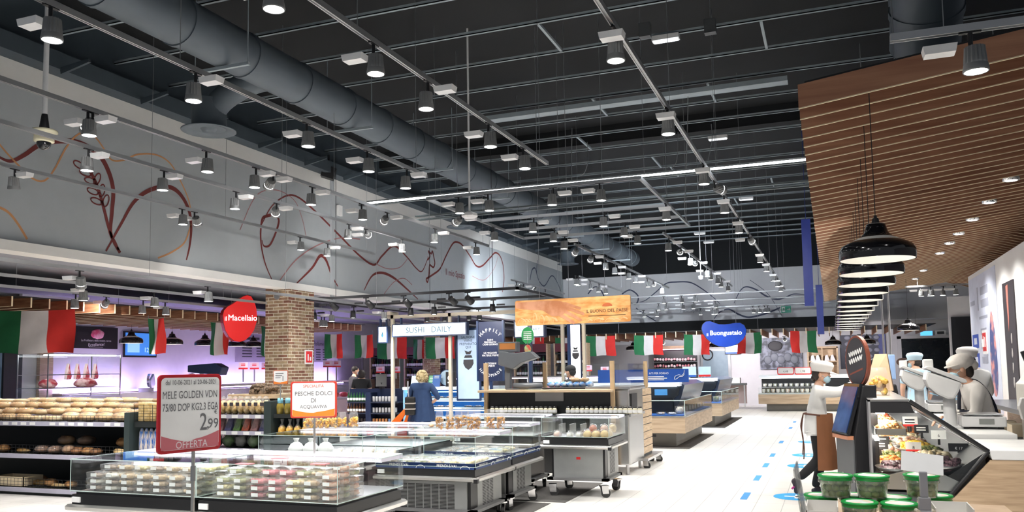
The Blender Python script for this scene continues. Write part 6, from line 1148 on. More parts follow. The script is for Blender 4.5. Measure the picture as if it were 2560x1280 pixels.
for k, (z, kd) in enumerate(((.885, 'can_silver'), (.625, 'can_silver'), (.365, 'can_amber'))):
    for i in range(8): 
        kk_ = kd if not (k == 2 and i > 4) else 'can_blue'; t = thing('drink_can', f'{nth(i)} can from the left on the {("top", "middle", "bottom")[k]} navy shelf', 'can', (-10.25+.085*i, 17.38, z), 0, 'cans on the navy shelf'); kid('can', CANM[kk_], t)
for i in range(6): t = thing('drink_can', f'{nth(i)} dark can from the left on the rounded bottom navy shelf', 'can', (-10.95+.09*i, 17.4, .365), 0, 'dark cans on the navy shelf'); kid('can', CANM['can_dark'], t)
q = P(948, 955, y=17.5); t = thing('till_screen', 'black tilted till screen on the navy shelf unit', 'screen', (q.x, 17.6, 1.18)); MB().obox((0, 0, .2), (.26, .03, .32), Matrix.Rotation(.45, 3, 'Z') @ Matrix.Rotation(-.35, 3, 'X')).build('screen', BLACK, t, bevel=.006); MB().box(-.04, -.04, 0, .04, .1, .15).build('foot', BLACK, t)
# orange shopping trolley bag beside the woman
tr = thing('shopping_basket', 'orange wheeled shopping basket held by the blonde woman', 'basket', (-8.0, 14.75, 0))
OB = M('basket_orange', (.75, .19, .02), .4)
MB().hexa([(-.2, -.18, .06), (.16, -.18, .06), (.16, .18, .06), (-.2, .18, .06)], [(-.33, -.24, .58), (.22, -.24, .58), (.22, .24, .58), (-.33, .24, .58)]).build('basket', OB, tr, bevel=.01)
MB().prism([(.0, .58), (.22, .58), (.19, .95), (.13, .95)], xz, -.03, .03).prism([(-.3, .58), (-.1, .58), (.16, .92), (.13, .96)], xz, -.02, .02).build('handle', OB, tr, bevel=.006)
for x in (-.12, .1): MB().cyl((x, -.15, .04), (x, -.11, .04), .04, n=14).cyl((x, .11, .04), (x, .15, .04), .04, n=14).build('wheels', WHEEL, tr)
# ---------------------------------------------------------------- far cases and back wall
WB = two_tone('case_wood', (.40, .29, .19), (.55, .42, .29), 3, .5, .35, .65, (.5, 1, 6)); PLI = M('plinth_grey', (.19, .18, .16), .5); HB = M('hood_dark', (.02, .025, .03), .3); HW = M('hood_lit', (.75, .8, .85), .4, 0, .5)
def island(label, x0, x1, y0, y1, bluefill=True, ov=.22, hood=True):
    t = thing('island_case', label, 'chilled island', (x1, y0, 0)); w_ = x1-x0; L_ = y1-y0
    MB().box(-w_+ov, ov, 0.02, -ov, L_-ov, .29).build('plinth', PLI, t); MB().box(-ov-.6, ov-.004, .2, -ov-.4, ov, .25).build('vent', INK, t)
    MB().box(-w_, 0, .29, 0, L_, .60).build('wood_band', WB, t, bevel=.006); MB().box(-w_-.01, -.01, .60, .01, L_+.01, .625).build('rim', RAILM, t)
    MB().box(-w_+.04, .04, .626, -.04, L_-.04, .64).build('deck', MIDBLUE if bluefill else DGREY, t)
    MB().box(-w_, .0, .625, 0, .01, .93).build('front_glass', GLASS, t); MB().box(-.01, .01, .625, .0, L_, .93).build('side_glass', GLASS, t)
    e = MB()
    for a, b in (((-w_, 0, .93), (0, 0, .93)), ((0, 0, .93), (0, L_, .93)), ((0, 0, .63), (0, 0, .93))): e.cyl(a, b, .008, n=5)
    e.build('glass_edges', EDGEG, t)
    if hood:
        MB().box(-w_, .7, .64, -.35, L_-.3, .95).build('back_block', HB, t); MB().prism([(-w_, .95), (-.35, .95), (-.25, 1.0), (-.2, 1.27), (-w_, 1.27)], lambda a, b, q: (a, q, b), .62, .8).build('hood_front', HB, t); MB().prism([(-.35, .64), (-.2, .95), (-.12, 1.22), (-.3, 1.29), (-.6, 1.29), (-.6, .64)], lambda a, b, q: (a, q, b), .8, L_-.3).build('hood_side', M('hood_blue_grey', (.05, .07, .11), .2), t)
        MB().box(-w_, .55, 1.2, -.18, .85, 1.275).build('lit_edge', HW, t); MB().box(-w_+.05, .58, 1.19, -.25, .62, 1.2).build('light_tube', TUBE, t)
    return t
island('nearer wood-banded chilled island at the left of the aisle', -5.2, -2.75, 16.5, 20.4)
island('farther wood-banded chilled island at the left of the aisle', -5.2, -2.75, 22.3, 26.5)
for i in range(9):
    x = -4.6+.22*i
    if i in (1, 2, 6, 7, 4): pack((x, 16.85, .641), ('dark', 'tan', 'cream', 'dark', 'tan')[i % 5], f'{nth(i)} blue lit pack from the left in the nearer wood-banded island', 'packs in the nearer island', 0, (.18, .16, .05), .0)
for i in range(8): pack((-2.95, 17.1+.38*i, .641), ('cream', 'tan', 'grn')[i % 3], f'{nth(i)} pack along the aisle side of the nearer wood-banded island', 'packs on the aisle side', PI/2, (.2, .17, .16))
for i in range(8): pack((-2.95, 22.8+.4*i, .641), ('grn', 'cream', 'tan')[i % 3], f'{nth(i)} pack along the aisle side of the farther wood-banded island', 'packs on the far aisle side', PI/2, (.2, .17, .16))
for i, (x, z) in enumerate(((-3.3, 1.08), (-3.75, 1.05))): tag(MB().box(x-.13, 16.98, z-.06, x+.13, 16.99, z+.06).build('price_card', M('card_blue', (.08, .35, .75), .5)), f'{("right", "left")[i]} bright blue card on the black back of the nearer island', 'price card')
bs_ = thing('header_sign', 'blue header sign with white lettering over the nearer island', 'sign', (-3.7, 17.1, 1.28))
MB().box(-.95, 0, 0, .95, .03, .27).build('board', M('header_blue', (.015, .08, .36), .4), bs_); text('lettering', 'NTI PER FORNO', PAPER, bs_, (.345, 0, .185), (1, 0, 0), (0, 0, 1), w=.40, bold=.02)
for k in range(3): MB().box(.12, -.003, .045+.032*k, .45+.06*(k % 2), 0, .06+.032*k).build('text_line', PAPER, bs_)
MB().tube(spline([(.66, -.004, .06), (.68, -.004, .12), (.75, -.004, .15), (.82, -.004, .14), (.86, -.004, .19), (.87, -.004, .25)], 5), .005, 5).tube(spline([(.66, -.004, .06), (.71, -.004, .07), (.76, -.004, .11), (.83, -.004, .12), (.87, -.004, .17)], 5), .005, 5).build('drawing', PAPER, bs_)
for i, (px0, px1, py0, py1, d, nm, mt) in enumerate(((1713, 1722, 933, 952, 21.5, 'narrow blue header sign end behind the first', 'header_blue'), (1706, 1743, 917, 942, 24.5, 'white and pale blue header sign behind the blue one', 'stand_pale'), (1746, 1779, 917, 941, 25.5, 'framed pale header sign farther along the aisle', 'stand_pale'))):
    a = P(px0, py0, d=d); b = P(px1, py1, d=d); t = thing('header_sign', nm, 'sign', (0, 0, 0)); MB().box(a.x, a.y, b.z, b.x, a.y+.03, a.z).build('board', MATS[mt], t); MB().box(a.x, a.y-.003, b.z, b.x, a.y, b.z+(.06 if i else .02)).build('lower_band', RED if i == 2 else MIDBLUE, t); MB().box((a.x+b.x)/2-.02, a.y, 1.2, (a.x+b.x)/2+.02, a.y+.02, b.z).build('stand', STEEL, t)
f3 = thing('wall_case', 'wood-banded open chilled case at the far end of the aisle', 'chilled case', (-2.47, 30.2, 0))
MB().box(.25, .25, 0, 3.3, 1.2, .25).build('plinth', PLI, f3); MB().box(0, 0, .25, 3.5, 1.3, .58).build('wood_band', WB, f3); MB().box(0, .0, .58, 3.5, .01, .82).build('front_glass', GLASS, f3); MB().box(0, .02, .58, 3.5, .5, .62).build('deck', M('deck_pale', (.6, .65, .66), .4), f3)
MB().box(.05, 1.0, .58, 3.5, 1.3, 1.15).build('back_panel', BLACK, f3); MB().box(.02, .3, 1.15, 3.5, 1.3, 1.24).build('canopy', HW, f3); MB().box(.1, .34, 1.13, 3.45, .4, 1.15).build('light_tube', TUBE, f3); MB().box(.05, .55, .80, 3.5, 1.0, .82).build('shelf', STEEL, f3)
for i in range(14): pack((-2.3+.16*i, 30.4, .621), ('cream', 'grn', 'tan')[i % 3], f'{nth(i)} pale pack from the left in front of the far chilled case', 'packs in the far case', 0, (.14, .12, .16))
for i in range(12): pack((-2.3+.18*i, 30.95, .821), ('cream', 'cream', 'grn')[i % 3], f'{nth(i)} pale pack from the left on the upper shelf of the far case', 'packs on the far upper shelf', 0, (.15, .12, .13))
for i, (x, tx) in enumerate(((-1.55, '4,48'), (-.98, '1,98'))): t = thing('price_board', f'{("left", "right")[i]} white price board on top of the far case', 'price board', (x, 30.5, 1.24)); MB().prism(rrect(.55, .26, .05), plane_fn((0, 0, .14), (1, 0, 0), (0, 0, 1)), -.02, 0).build('board', RED, t); MB().prism(rrect(.5, .2, .04), plane_fn((0, 0, .15), (1, 0, 0), (0, 0, 1)), 0, .003).build('card', PAPER, t); text('lettering', tx, INK, t, (0, -.003, .12), (1, 0, 0), (0, 0, 1), h=.08)
q = P(1868, 945, y=31.2); t = thing('service_table', 'low pale service table with wheels left of the far case', 'table', (-3.6, 31.4, 0)); MB().box(-.6, 0, .88, .6, .6, .95).build('table_top', DGREY, t); MB().box(-.58, .55, .2, .58, .58, .9).build('back_sheet', M('sheet_pink', (.55, .42, .4), .5), t)
for x in (-.55, .55): MB().box(x-.02, .02, .1, x+.02, .06, .88).build('leg', STEEL, t)
for x in (-.5, -.1): MB().cyl((x, .0, .07), (x, .05, .07), .07, n=14).build('wheel', WHEEL, t)
MB().box(.1, .05, .951, .4, .4, 1.15).build('paper_stack', PAPER, t)
for i, (px0, py0, px1, py1) in enumerate(((1710, 918, 1744, 940),)): pass
# salami wall display
sd = thing('salami_display', 'tall shelf display of round salami at the back wall', 'display', (-6.75, 33.2, 0)); MB().box(0, .3, 0, 1.72, .4, 2.4).build('back', BLACK, sd)
for z in (1.28, 1.54, 1.80): MB().box(0, 0, z-.03, 1.72, .3, z).build('shelf_board', DGREY, sd)
MB().box(0, .02, 2.3, 1.72, .4, 2.42).build('header', WOODP, sd); MB().box(.05, .05, 2.27, 1.67, .08, 2.3).build('light_tube', M('pink_tube', (1, 1, 1), .4, 0, 10, noise=0, ecol=(1, .55, .8)), sd)
SAL = [M(f'salami_{i}', c_, .45, noise=.25, scale=30) for i, c_ in enumerate(((.62, .28, .32), (.75, .45, .48), (.42, .14, .17), (.8, .6, .62)))]; r = random.Random(9)
for k, z in enumerate((1.28, 1.54, 1.80)):
    for i in range(15): tag(MB().ell((-6.68+.112*i, 33.3+r.uniform(-.03, .05), z+.065+r.uniform(0, .04)), .055*r.uniform(.8, 1.15), .07, .065*r.uniform(.8, 1.1), 10, 7).build('salami', SAL[r.randrange(4)]), f'{nth(i)} salami from the left on the {("lowest", "middle", "top")[k]} shelf of the salami display', 'salami', 'salami on the display shelves')
struct('door_3', MB().box(-4.95, 34.52, 0, -3.95, 34.6, 2.2), M('door_blue_grey', (.22, .30, .36), .4)); struct('trim_8', MB().box(-5.05, 34.5, 0, -4.95, 34.6, 2.28).box(-3.95, 34.5, 0, -3.85, 34.6, 2.28).box(-5.05, 34.5, 2.2, -3.85, 34.6, 2.28), GREY)
o = MB().lathe([(.2, -.02), (.23, 0), (.2, .02), (.18, 0), (.2, -.02)], 24).build('door_ring', INK); o.location = (-4.75, 34.48, 2.05); o.rotation_euler = (PI/2, 0, 0); tag(o, 'dark round window ring on the grey back door', 'ring')
q = P(1832, 875, y=34.4); t = thing('wall_screen', 'small blue and white screen below the blue bean sign', 'screen', (q.x, 34.45, q.z)); MB().box(-.32, 0, -.17, .32, .06, .22).build('housing', INK, t); MB().box(-.3, -.005, -.08, .3, 0, .2).build('screen', M('scr_pale', (.6, .75, .85), .4, 0, .6), t); MB().box(-.3, -.006, -.15, .3, -.001, -.08).build('screen_band', MIDBLUE, t)
t = thing('wall_picture', 'grey blue photograph of vegetables on the back wall', 'picture', (-1.9, 34.5, 2.05)); MB().box(-.8, 0, -.62, .8, .05, .62).build('print', two_tone('veg_print', (.02, .025, .04), (.22, .24, .31), 4.5, .5, .42, .62), t); MB().ell((-.2, -.01, .3), .28, .02, .2, 12, 8).build('dark_shape', INK, t)
for k in range(5): MB().ell((-.5+.25*k, -.005, -.25+.1*(k % 2)), .16, .03, .17, 12, 8).build('vegetable_print', M('veg_grey', (.15, .165, .2), .5), t)
t = thing('wall_picture', 'grey blue photograph of cheese wheels on the back wall', 'picture', (1.1, 34.5, 2.18)); MB().box(-.8, 0, -.75, .8, .05, .52).build('print', M('cheese_print', (.03, .035, .06), .5), t); m = MB()
for i in range(5):
    for j in range(5): m.ell((-.55+.26*i, -.005, -.55+.24*j), .11, .025, .08, 10, 6)
m.build('cheese_prints', M('cheese_grey', (.28, .29, .36), .5), t); MB().box(.55, -.004, -.75, .8, 0, .52).build('blue_strip', M('print_blue', (.08, .1, .3), .5), t)
cs = thing('cheese_shelf', 'wooden shelf with cheese on the back wall', 'shelf', (-.9, 33.6, 0)); MB().box(0, .3, 0, 1.1, .35, 2.25).box(0, 0, 0, .06, .3, 2.25).box(1.04, 0, 0, 1.1, .3, 2.25).box(0, 0, 2.2, 1.1, .35, 2.27).box(.5, 0, 1.2, .56, .3, 2.2).build('frame', WOODL, cs)
for z in (1.2, 1.72): MB().box(.06, 0, z-.04, 1.04, .3, z).build('shelf_board', WOODL, cs)
for i, (x, z) in enumerate(((.2, 1.72), (.38, 1.72), (.7, 1.72), (.9, 1.72), (.25, 1.2), (.8, 1.2))): tag(MB().hexa([(-.09, 0, 0), (.1, 0, 0), (.1, .2, 0), (-.09, .2, 0)], [(-.06, .02, .2), (.02, .02, .24), (.02, .2, .24), (-.06, .2, .2)]).build('cheese', PAPER, loc=(-.9+x, 33.65, z)), f'{nth(i)} white wrapped cheese from the left on the wooden back shelf', 'cheese', 'cheeses on the wooden shelf')
# blue bean sign
c = P(1810, 832, d=27); k = 27/2074.0
bsn = thing('hanging_sign', 'blue bean-shaped hanging sign lettered il Buongustaio', 'sign', (c.x, c.y, c.z), YAW*.6)
ol = [(-55, 10), (-52, 20), (-44, 27), (-34, 28), (-24, 24), (-12, 19.5), (2, 19), (16, 20), (28, 22), (40, 22), (50, 16), (55, 4), (53, -8), (46, -20), (34, -30), (18, -36), (2, -38), (-14, -36), (-30, -28), (-43, -16), (-52, -2)]
op = [(x*k, y*k+.03) for x, y in ol]; f = plane_fn((0, 0, 0), (1, 0, 0), (0, 0, 1))
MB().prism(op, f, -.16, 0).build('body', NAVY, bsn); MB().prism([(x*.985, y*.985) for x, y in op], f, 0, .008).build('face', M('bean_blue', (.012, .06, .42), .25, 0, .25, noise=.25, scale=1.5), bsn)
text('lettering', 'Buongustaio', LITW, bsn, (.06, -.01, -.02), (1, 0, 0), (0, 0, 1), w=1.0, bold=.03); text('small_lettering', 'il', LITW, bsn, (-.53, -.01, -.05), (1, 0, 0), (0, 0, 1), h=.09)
for x in (-.3, .4): MB().cyl((x, .08, .2), (x, .08, 7.05-c.z), .006, n=5).build('suspension_wire', GREY, bsn)
# signs on the far wall
def far_text(s_, px0, px1, py, mat, h=None):
    a = P(px0, py, y=33.38); b = P(px1, py, y=33.38); t = thing('wall_lettering', f'grey wall lettering reading {s_} on the far wall', 'lettering', ((a.x+b.x)/2, 33.395, a.z)); text('lettering', s_, mat, t, (0, 0, 0), (1, 0, 0), (0, 0, 1), w=b.x-a.x, bold=.01)
LTX = M('wall_letters', (.28, .3, .33), .7); far_text('mio Spazio', 1700, 1763, 777, LTX); far_text('La specialità', 1668, 1745, 747, M('wall_letters_pale', (.5, .53, .57), .7))
t = thing('wall_lettering', 'dark red wall lettering reading Il mio Spazio on the mural wall', 'lettering', (XW+.005, 22.6, 4.46)); text('lettering', 'Il mio Spazio', M('letters_red', (.22, .05, .06), .7), t, (0, 0, 0), (0, 1, 0), (0, 0, 1), w=1.35, bold=.01)
ex = thing('exit_sign', 'green emergency exit sign on the far wall', 'sign', (-1.58, 33.38, 3.71)); EXG = M('exit_green', (.0, .16, .10), .4, 0, .25); MB().box(-.2, -.03, -.15, .2, .02, .15).build('housing', PAPER, ex); MB().box(-.18, -.034, -.13, .18, -.03, .13).build('face', EXG, ex); f = plane_fn((0, -.034, 0), (1, 0, 0), (0, 0, 1)); MB().prism([(.03, -.015), (.1, -.015), (.1, -.05), (.16, 0), (.1, .05), (.1, .015), (.03, .015)], f, .001, .002).prism([(-.15, -.1), (-.04, -.1), (-.04, .1), (-.15, .1)], f, .001, .0015).build('arrow', PAPER, ex); MB().prism([(-.13, -.08), (-.1, -.02), (-.12, .04), (-.08, .06), (-.06, .0), (-.08, -.04), (-.06, -.08), (-.09, -.03)], f, .002, .003).build('running_figure', EXG, ex)
be = thing('exit_sign', 'bright pale blue lit exit sign on the rear wall over the dark window', 'sign', (3.3, 34.4, 2.68)); MB().box(-.22, 0, -.09, .22, .08, .09).build('housing', PAPER, be); MB().box(-.2, -.006, -.08, .2, 0, .08).build('lit_face', M('exit_blue', (.02, .15, .5), .4, 0, 1.6, noise=0, ecol=(.10, .45, 1)), be)
q = tag(MB().box(3.6, 34.4, 2.6, 3.95, 34.5, 2.78).box(3.66, 34.39, 2.64, 3.89, 34.4, 2.74, 1).build('wall_box', [PAPER, INK]), 'small black and white box on the rear wall right of the lit exit sign', 'box')
struct('window_2', MB().box(2.44, 34.5, .6, 4.25, 34.6, 2.5), MATS['dark_glass']); struct('trim_9', MB().box(2.3, 34.45, .6, 2.44, 34.6, 2.6).box(4.25, 34.45, .6, 4.4, 34.6, 2.6).box(2.3, 34.45, 2.5, 4.4, 34.6, 2.62), WALLF)
tag(MB().box(3.25, 27.0, 1.6, 4.6, 27.08, 2.9).build('wall_screen', GLOSSB), 'large black panel behind the blue poster at the right rear', 'panel')
struct('wall_rear_stub', MB().box(3.2, 27.08, 0, 7, 27.2, 3.5), WALLF)
pendant((1.9, 24.2, 2.45), 'single black pendant lamp hanging alone at the right rear', None, 4.0, s=1.05, pw=10)
for i, (px, py) in enumerate(((2083, 862), (2168, 860))): q = P(px, py, y=29.6); pendant((q.x, q.y, q.z), f'{("left", "right")[i]} small black pendant lamp before the back wall pictures', 'pendants before the back wall', 2.83, pw=260)
for i, (px, py) in enumerate(((1583, 875), (1787, 868))): q = P(px, py, y=30.5); pendant((q.x, q.y, q.z), f'{("left", "right")[i]} black pendant lamp among the flags at the back', 'pendants among the flags', 2.83, pw=260)
# wine shelves
LBW = M('shelf_label', (.7, .68, .64), .6)
for n, (x0, x1, y) in enumerate(((-16.7, -15.7, 28.1), (-15.2, -14.45, 28.1), (-14.35, -13.5, 28.1), (-10.9, -9.7, 28.6), (-9.35, -8.2, 28.6))):
    t = thing('wine_shelf', f'{nth(n)} tall wooden wine shelf from the left along the back', 'shelf', (x0, y, 0)); w_ = x1-x0
    MB().box(0, .3, 0, w_, .35, 2.5).build('back', BLACK, t); MB().box(-.06, 0, 0, 0, .35, 2.5).box(w_, 0, 0, w_+.06, .35, 2.5).build('sides', WOODL, t)
    for z in (.95, 1.35, 1.75, 2.15): MB().box(0, 0, z-.04, w_, .3, z).build('shelf_board', SHK, t)
    nb = int(w_/.1)
    for lv, z in enumerate((1.35, 1.75)):
        for i in range(nb): bottle((x0+.06+.1*i, y+.1, z), ('glass_dark', 'glass_brown', 'glass_dark', 'glass_green')[(i+lv) % 4], f'{nth(i)} bottle from the left on the {("lower", "upper")[lv]} row of the {nth(n)} wine shelf', 'wine bottles on the back shelves', 1.45)
    MB().box(0, -.01, 2.2, w_, 0, 2.5).build('header', M('header_maroon', (.12, .02, .03), .5), t)
# second meat counter along the back and bread section behind the kiosk
c2 = thing('rear_counter', 'long pink lit service counter behind the sushi kiosk', 'counter', (-13.0, 25.2, 0)); MB().box(0, 0, 0, 6.6, .9, .9).build('base', PNK, c2); MB().box(0, .1, 1.32, 6.6, .5, 1.36).build('top_shelf', STEEL, c2); MB().box(0, .02, .9, 6.6, .03, 1.32).build('front_glass', GLASS, c2); MB().box(.1, .15, 1.29, 6.5, .22, 1.315).build('light_tube', MATS['meat_tube'], c2)
for i in range(15): tag(MB().ell((-12.7+.42*i, 25.5, .97), .17, .14, .07, 10, 6, jit=.15).build('meat_piece', MEAT), f'{nth(i)} piece of meat from the left in the long rear counter', 'meat', 'meat in the rear counter')
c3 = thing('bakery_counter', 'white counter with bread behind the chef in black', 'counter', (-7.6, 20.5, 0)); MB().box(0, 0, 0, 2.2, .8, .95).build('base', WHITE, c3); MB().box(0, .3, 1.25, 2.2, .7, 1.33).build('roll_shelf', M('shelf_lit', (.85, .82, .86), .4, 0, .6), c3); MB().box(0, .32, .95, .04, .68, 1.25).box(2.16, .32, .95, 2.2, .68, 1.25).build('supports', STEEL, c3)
r = random.Random(4)
for i in range(6): loaf(r.choice((0, 4)), (-5.6+.16*i-.9, 20.2, 1.14) if False else (-7.2+.3*i, 20.25, .953), f'{nth(i)} bread from the left on the white counter behind the kiosk', 'bread on the white counter', r.uniform(-.5, .5), True, 0, .8)
for i in range(7): t = thing('blue_bag', f'{nth(i)} blue and white packet from the left on the kiosk worktop', 'packet', (-4.2+.105*i, 12.62, 1.302), .1*i, 'blue packets on the kiosk'); MB().ell((0, 0, .045), .07, .05, .045, 9, 6, jit=.12).build('packet', two_tone(f'bluepk{i}', (.08, .3, .7), (.75, .78, .82), 9, .4), t)
for i in range(2): loaf(0, (-3.80+.15*i, 12.62, 1.385), f'{("left", "right")[i]} wrapped bread on top of the blue packets', 'bread on the blue packets', .3, True, 0, .5)
# floor mats, tape and round stickers
MATK = M('mat_dark', (.075, .07, .065), .8, noise=.15, scale=30)
for n, (y0, y1) in enumerate(((16.4, 20.0), (22.1, 26.5))): tag(MB().box(-4.4, y0, .0, -2.67, y1, .012).build('floor_mat', MATK), f'{("nearer", "farther")[n]} dark floor mat under the wood-banded island', 'mat')
tag(MB().box(-7, 9.6, .0, -3.05, 11.35, .006).build('floor_mat', MATK), 'dark floor mat under the cheese case', 'mat'); tag(MB().box(-6.5, 6.6, .0, -3.2, 9.5, .006).build('floor_mat', MATK), 'dark floor mat under the blue-banded cases', 'mat')
TAPE = M('tape_blue', (.05, .25, .55), .5); STK = M('sticker_blue', (.03, .33, .68), .45)
for i, y in enumerate((10.68, 12.41, 14.01, 15.58, 18.26, 22.31, 24.65)): tag(MB().box(-1.11, y-.28, .0, -1.03, y+.28, .003).build('floor_tape', TAPE), f'{nth(i)} strip of blue tape from the near end along the queue line', 'tape', 'blue tape strips on the floor')
for i, y in enumerate((10.77, 14.03, 15.7, 18.38)): 
    t = thing('floor_sticker', f'{nth(i)} round blue distance sticker on the floor from the near end', 'sticker', (-.47, y, 0), 0, 'round stickers on the floor'); MB().cyl((0, 0, 0), (0, 0, .003), .28, n=32).build('disc', STK, t); MB().box(-.03, -.15, .003, .03, .15, .0035).box(-.15, -.03, .003, .15, .03, .0035).build('symbol', PAPER, t)
# mural lines on the left wall: pixel courses carried onto the wall plane
def mural(pix, r0, mat, name, prof=None):
    pts = spline([P(a, b, x=XW+.004) for a, b in pix], 7); n = len(pts); vs = []
    for i, p in enumerate(pts):
        d = (pts[min(i+1, n-1)]-pts[max(i-1, 0)]).normalized(); q = Vector((0, -d.z, d.y)); wd = .62*r0*(prof(i/(n-1)) if prof else 1); vs += [p+q*wd, p-q*wd]
    MB().add(vs, [(2*i, 2*i+1, 2*i+3, 2*i+2) for i in range(n-1)]).build(name, mat, MUR, fix=False)
MUR = thing('wall_mural', 'line mural of curls, wheat ear and cow head on the left wall', 'mural', (0, 0, 0))
MR = M('mural_red', (.16, .028, .025), .7); MO = M('mural_orange', (.55, .27, .12), .7); MG = M('mural_blue', (.06, .07, .12), .7); MP = M('mural_rose', (.36, .17, .17), .7)
sw = lambda t_: .45+.8*math.sin(PI*t_)
mural(((-10, 388), (25, 403), (60, 388), (100, 362), (150, 352), (200, 358), (245, 385), (270, 425), (283, 475), (280, 530), (277, 580), (290, 610), (300, 632)), .055, MR, 'red_curl', sw)
mural(((265, 628), (300, 565), (335, 505), (375, 475), (420, 467), (450, 485), (472, 525), (478, 570), (474, 615), (466, 650)), .05, MR, 'red_curl', sw)
mural(((300, 632), (278, 590), (262, 530), (245, 470), (228, 432)), .045, MR, 'wheat_stem')
for cx_, cy_, an in ((197, 412, 35), (213, 432, 25), (226, 452, 20), (232, 478, 25), (241, 503, 25), (243, 448, 110), (255, 476, 100), (265, 502, 105)):
    a = math.radians(an); u_ = (math.cos(a), math.sin(a)); v_ = (-u_[1], u_[0]); mural([(cx_+15*math.cos(k)*u_[0]+7*math.sin(k)*v_[0], cy_+15*math.cos(k)*u_[1]+7*math.sin(k)*v_[1]) for k in [2*PI*j/10 for j in range(11)]], .018, MR, 'wheat_leaf')
mural(((-10, 350), (15, 380), (45, 412), (80, 445), (110, 452), (135, 425), (165, 370), (190, 340), (215, 330), (240, 345), (262, 375), (280, 400), (310, 400), (345, 386), (390, 387), (425, 408), (450, 450), (470, 495), (478, 530)), .022, MO, 'orange_curl')
mural(((-10, 515), (20, 530), (45, 560), (68, 598)), .03, MO, 'orange_curl'); mural(((478, 560), (462, 605), (430, 630), (395, 645)), .024, MO, 'orange_curl')
mural(((680, 700), (662, 655), (652, 600), (655, 550), (668, 540), (685, 538), (697, 550), (690, 580), (675, 612), (660, 615), (655, 600)), .04, MR, 'red_curl', sw)
mural(((655, 560), (680, 515), (715, 490), (745, 493), (790, 530), (850, 590), (900, 640), (935, 662), (955, 640), (985, 615), (1015, 640), (1040, 670), (1055, 678), (1068, 650), (1070, 640)), .035, MR, 'red_curl', sw)
mural(((600, 575), (640, 490), (690, 475), (735, 500), (755, 545), (765, 590)), .016, MP, 'rose_curl'); mural(((700, 700), (740, 650), (790, 615), (850, 595), (900, 598)), .022, MP, 'rose_curl')
mural(((740, 710), (780, 670), (800, 640), (815, 650), (830, 690), (845, 716)), .05, MR, 'red_curl', sw)
mural(((910, 726), (930, 690), (955, 682), (985, 695), (1020, 725), (1045, 748)), .045, MR, 'red_curl', sw); mural(((960, 735), (985, 705), (1010, 696), (1030, 712)), .018, MP, 'rose_curl'); mural(((940, 660), (970, 672), (1000, 668), (1020, 645)), .018, MP, 'rose_curl')
mural(((1069, 650), (1075, 640), (1071, 628), (1078, 634), (1081, 628), (1085, 645), (1087, 658), (1084, 668), (1078, 665), (1074, 663), (1072, 690), (1069, 705), (1066, 697), (1080, 688), (1100, 672), (1115, 640), (1130, 612), (1140, 605), (1155, 612), (1175, 640), (1190, 664), (1205, 665), (1225, 645), (1238, 632), (1250, 640), (1258, 665), (1260, 700), (1256, 730)), .045, MR, 'cow_curl')
mural(((1180, 690), (1210, 700), (1235, 672), (1245, 640)), .016, MP, 'rose_curl'); mural(((1325, 700), (1330, 675), (1338, 671), (1343, 690)), .05, MG, 'blue_curl'); mural(((1343, 650), (1343, 690), (1360, 715), (1378, 690), (1390, 700), (1405, 735)), .04, MG, 'blue_curl')
def fmural(pix, r0, mat, name, prof=None):
    pts = spline([P(a, b, y=33.396) for a, b in pix], 7); n = len(pts); vs = []
    for i, p in enumerate(pts):
        d = (pts[min(i+1, n-1)]-pts[max(i-1, 0)]).normalized(); q = Vector((-d.z, 0, d.x)); wd = .62*r0*(prof(i/(n-1)) if prof else 1); vs += [p+q*wd, p-q*wd]
    MB().add(vs, [(2*i, 2*i+1, 2*i+3, 2*i+2) for i in range(n-1)]).build(name, mat, FMU, fix=False)
FMU = thing('wall_mural', 'dark blue wavy line mural on the far wall', 'mural', (0, 0, 0))
fmural(((1785, 797), (1800, 780), (1822, 773), (1845, 785), (1870, 793), (1900, 788), (1930, 778), (1960, 765), (1990, 760), (2015, 762)), .045, MG, 'blue_wave', sw)
fmural(((1600, 755), (1615, 750), (1640, 730), (1665, 709), (1690, 705), (1725, 706), (1755, 722), (1785, 745), (1800, 760)), .035, MG, 'blue_wave', sw); fmural(((1835, 758), (1850, 728), (1865, 717), (1890, 724), (1915, 740), (1940, 748), (1960, 745), (1985, 735), (2020, 738)), .04, MG, 'blue_wave', sw)
fmural(((1875, 700), (1920, 735), (1955, 790)), .015, MG, 'thin_wave'); fmural(((1590, 770), (1610, 785), (1640, 803)), .03, MG, 'blue_wave')
fmural(((1470, 735), (1485, 718), (1500, 722), (1512, 745)), .04, MG, 'blue_wave'); fmural(((1555, 735), (1575, 725), (1595, 740), (1590, 760), (1570, 755)), .045, MG, 'blue_wave')

for i, (x, pw_) in enumerate(((-6.0, .7), (-4.3, 1.0), (-3.0, 1.5), (-1.6, .9), (.9, .9))): spotlight((x, 31.4, 2.62), 'L', (x, 34.6, 1.5), f'{nth(i)} added spotlight from the left under the back wooden canopy facing the wall', 'added spotlights under the back canopy', 'x', pw_, (1, .93, .97))  # fill lamps added to brighten the wall behind the flags
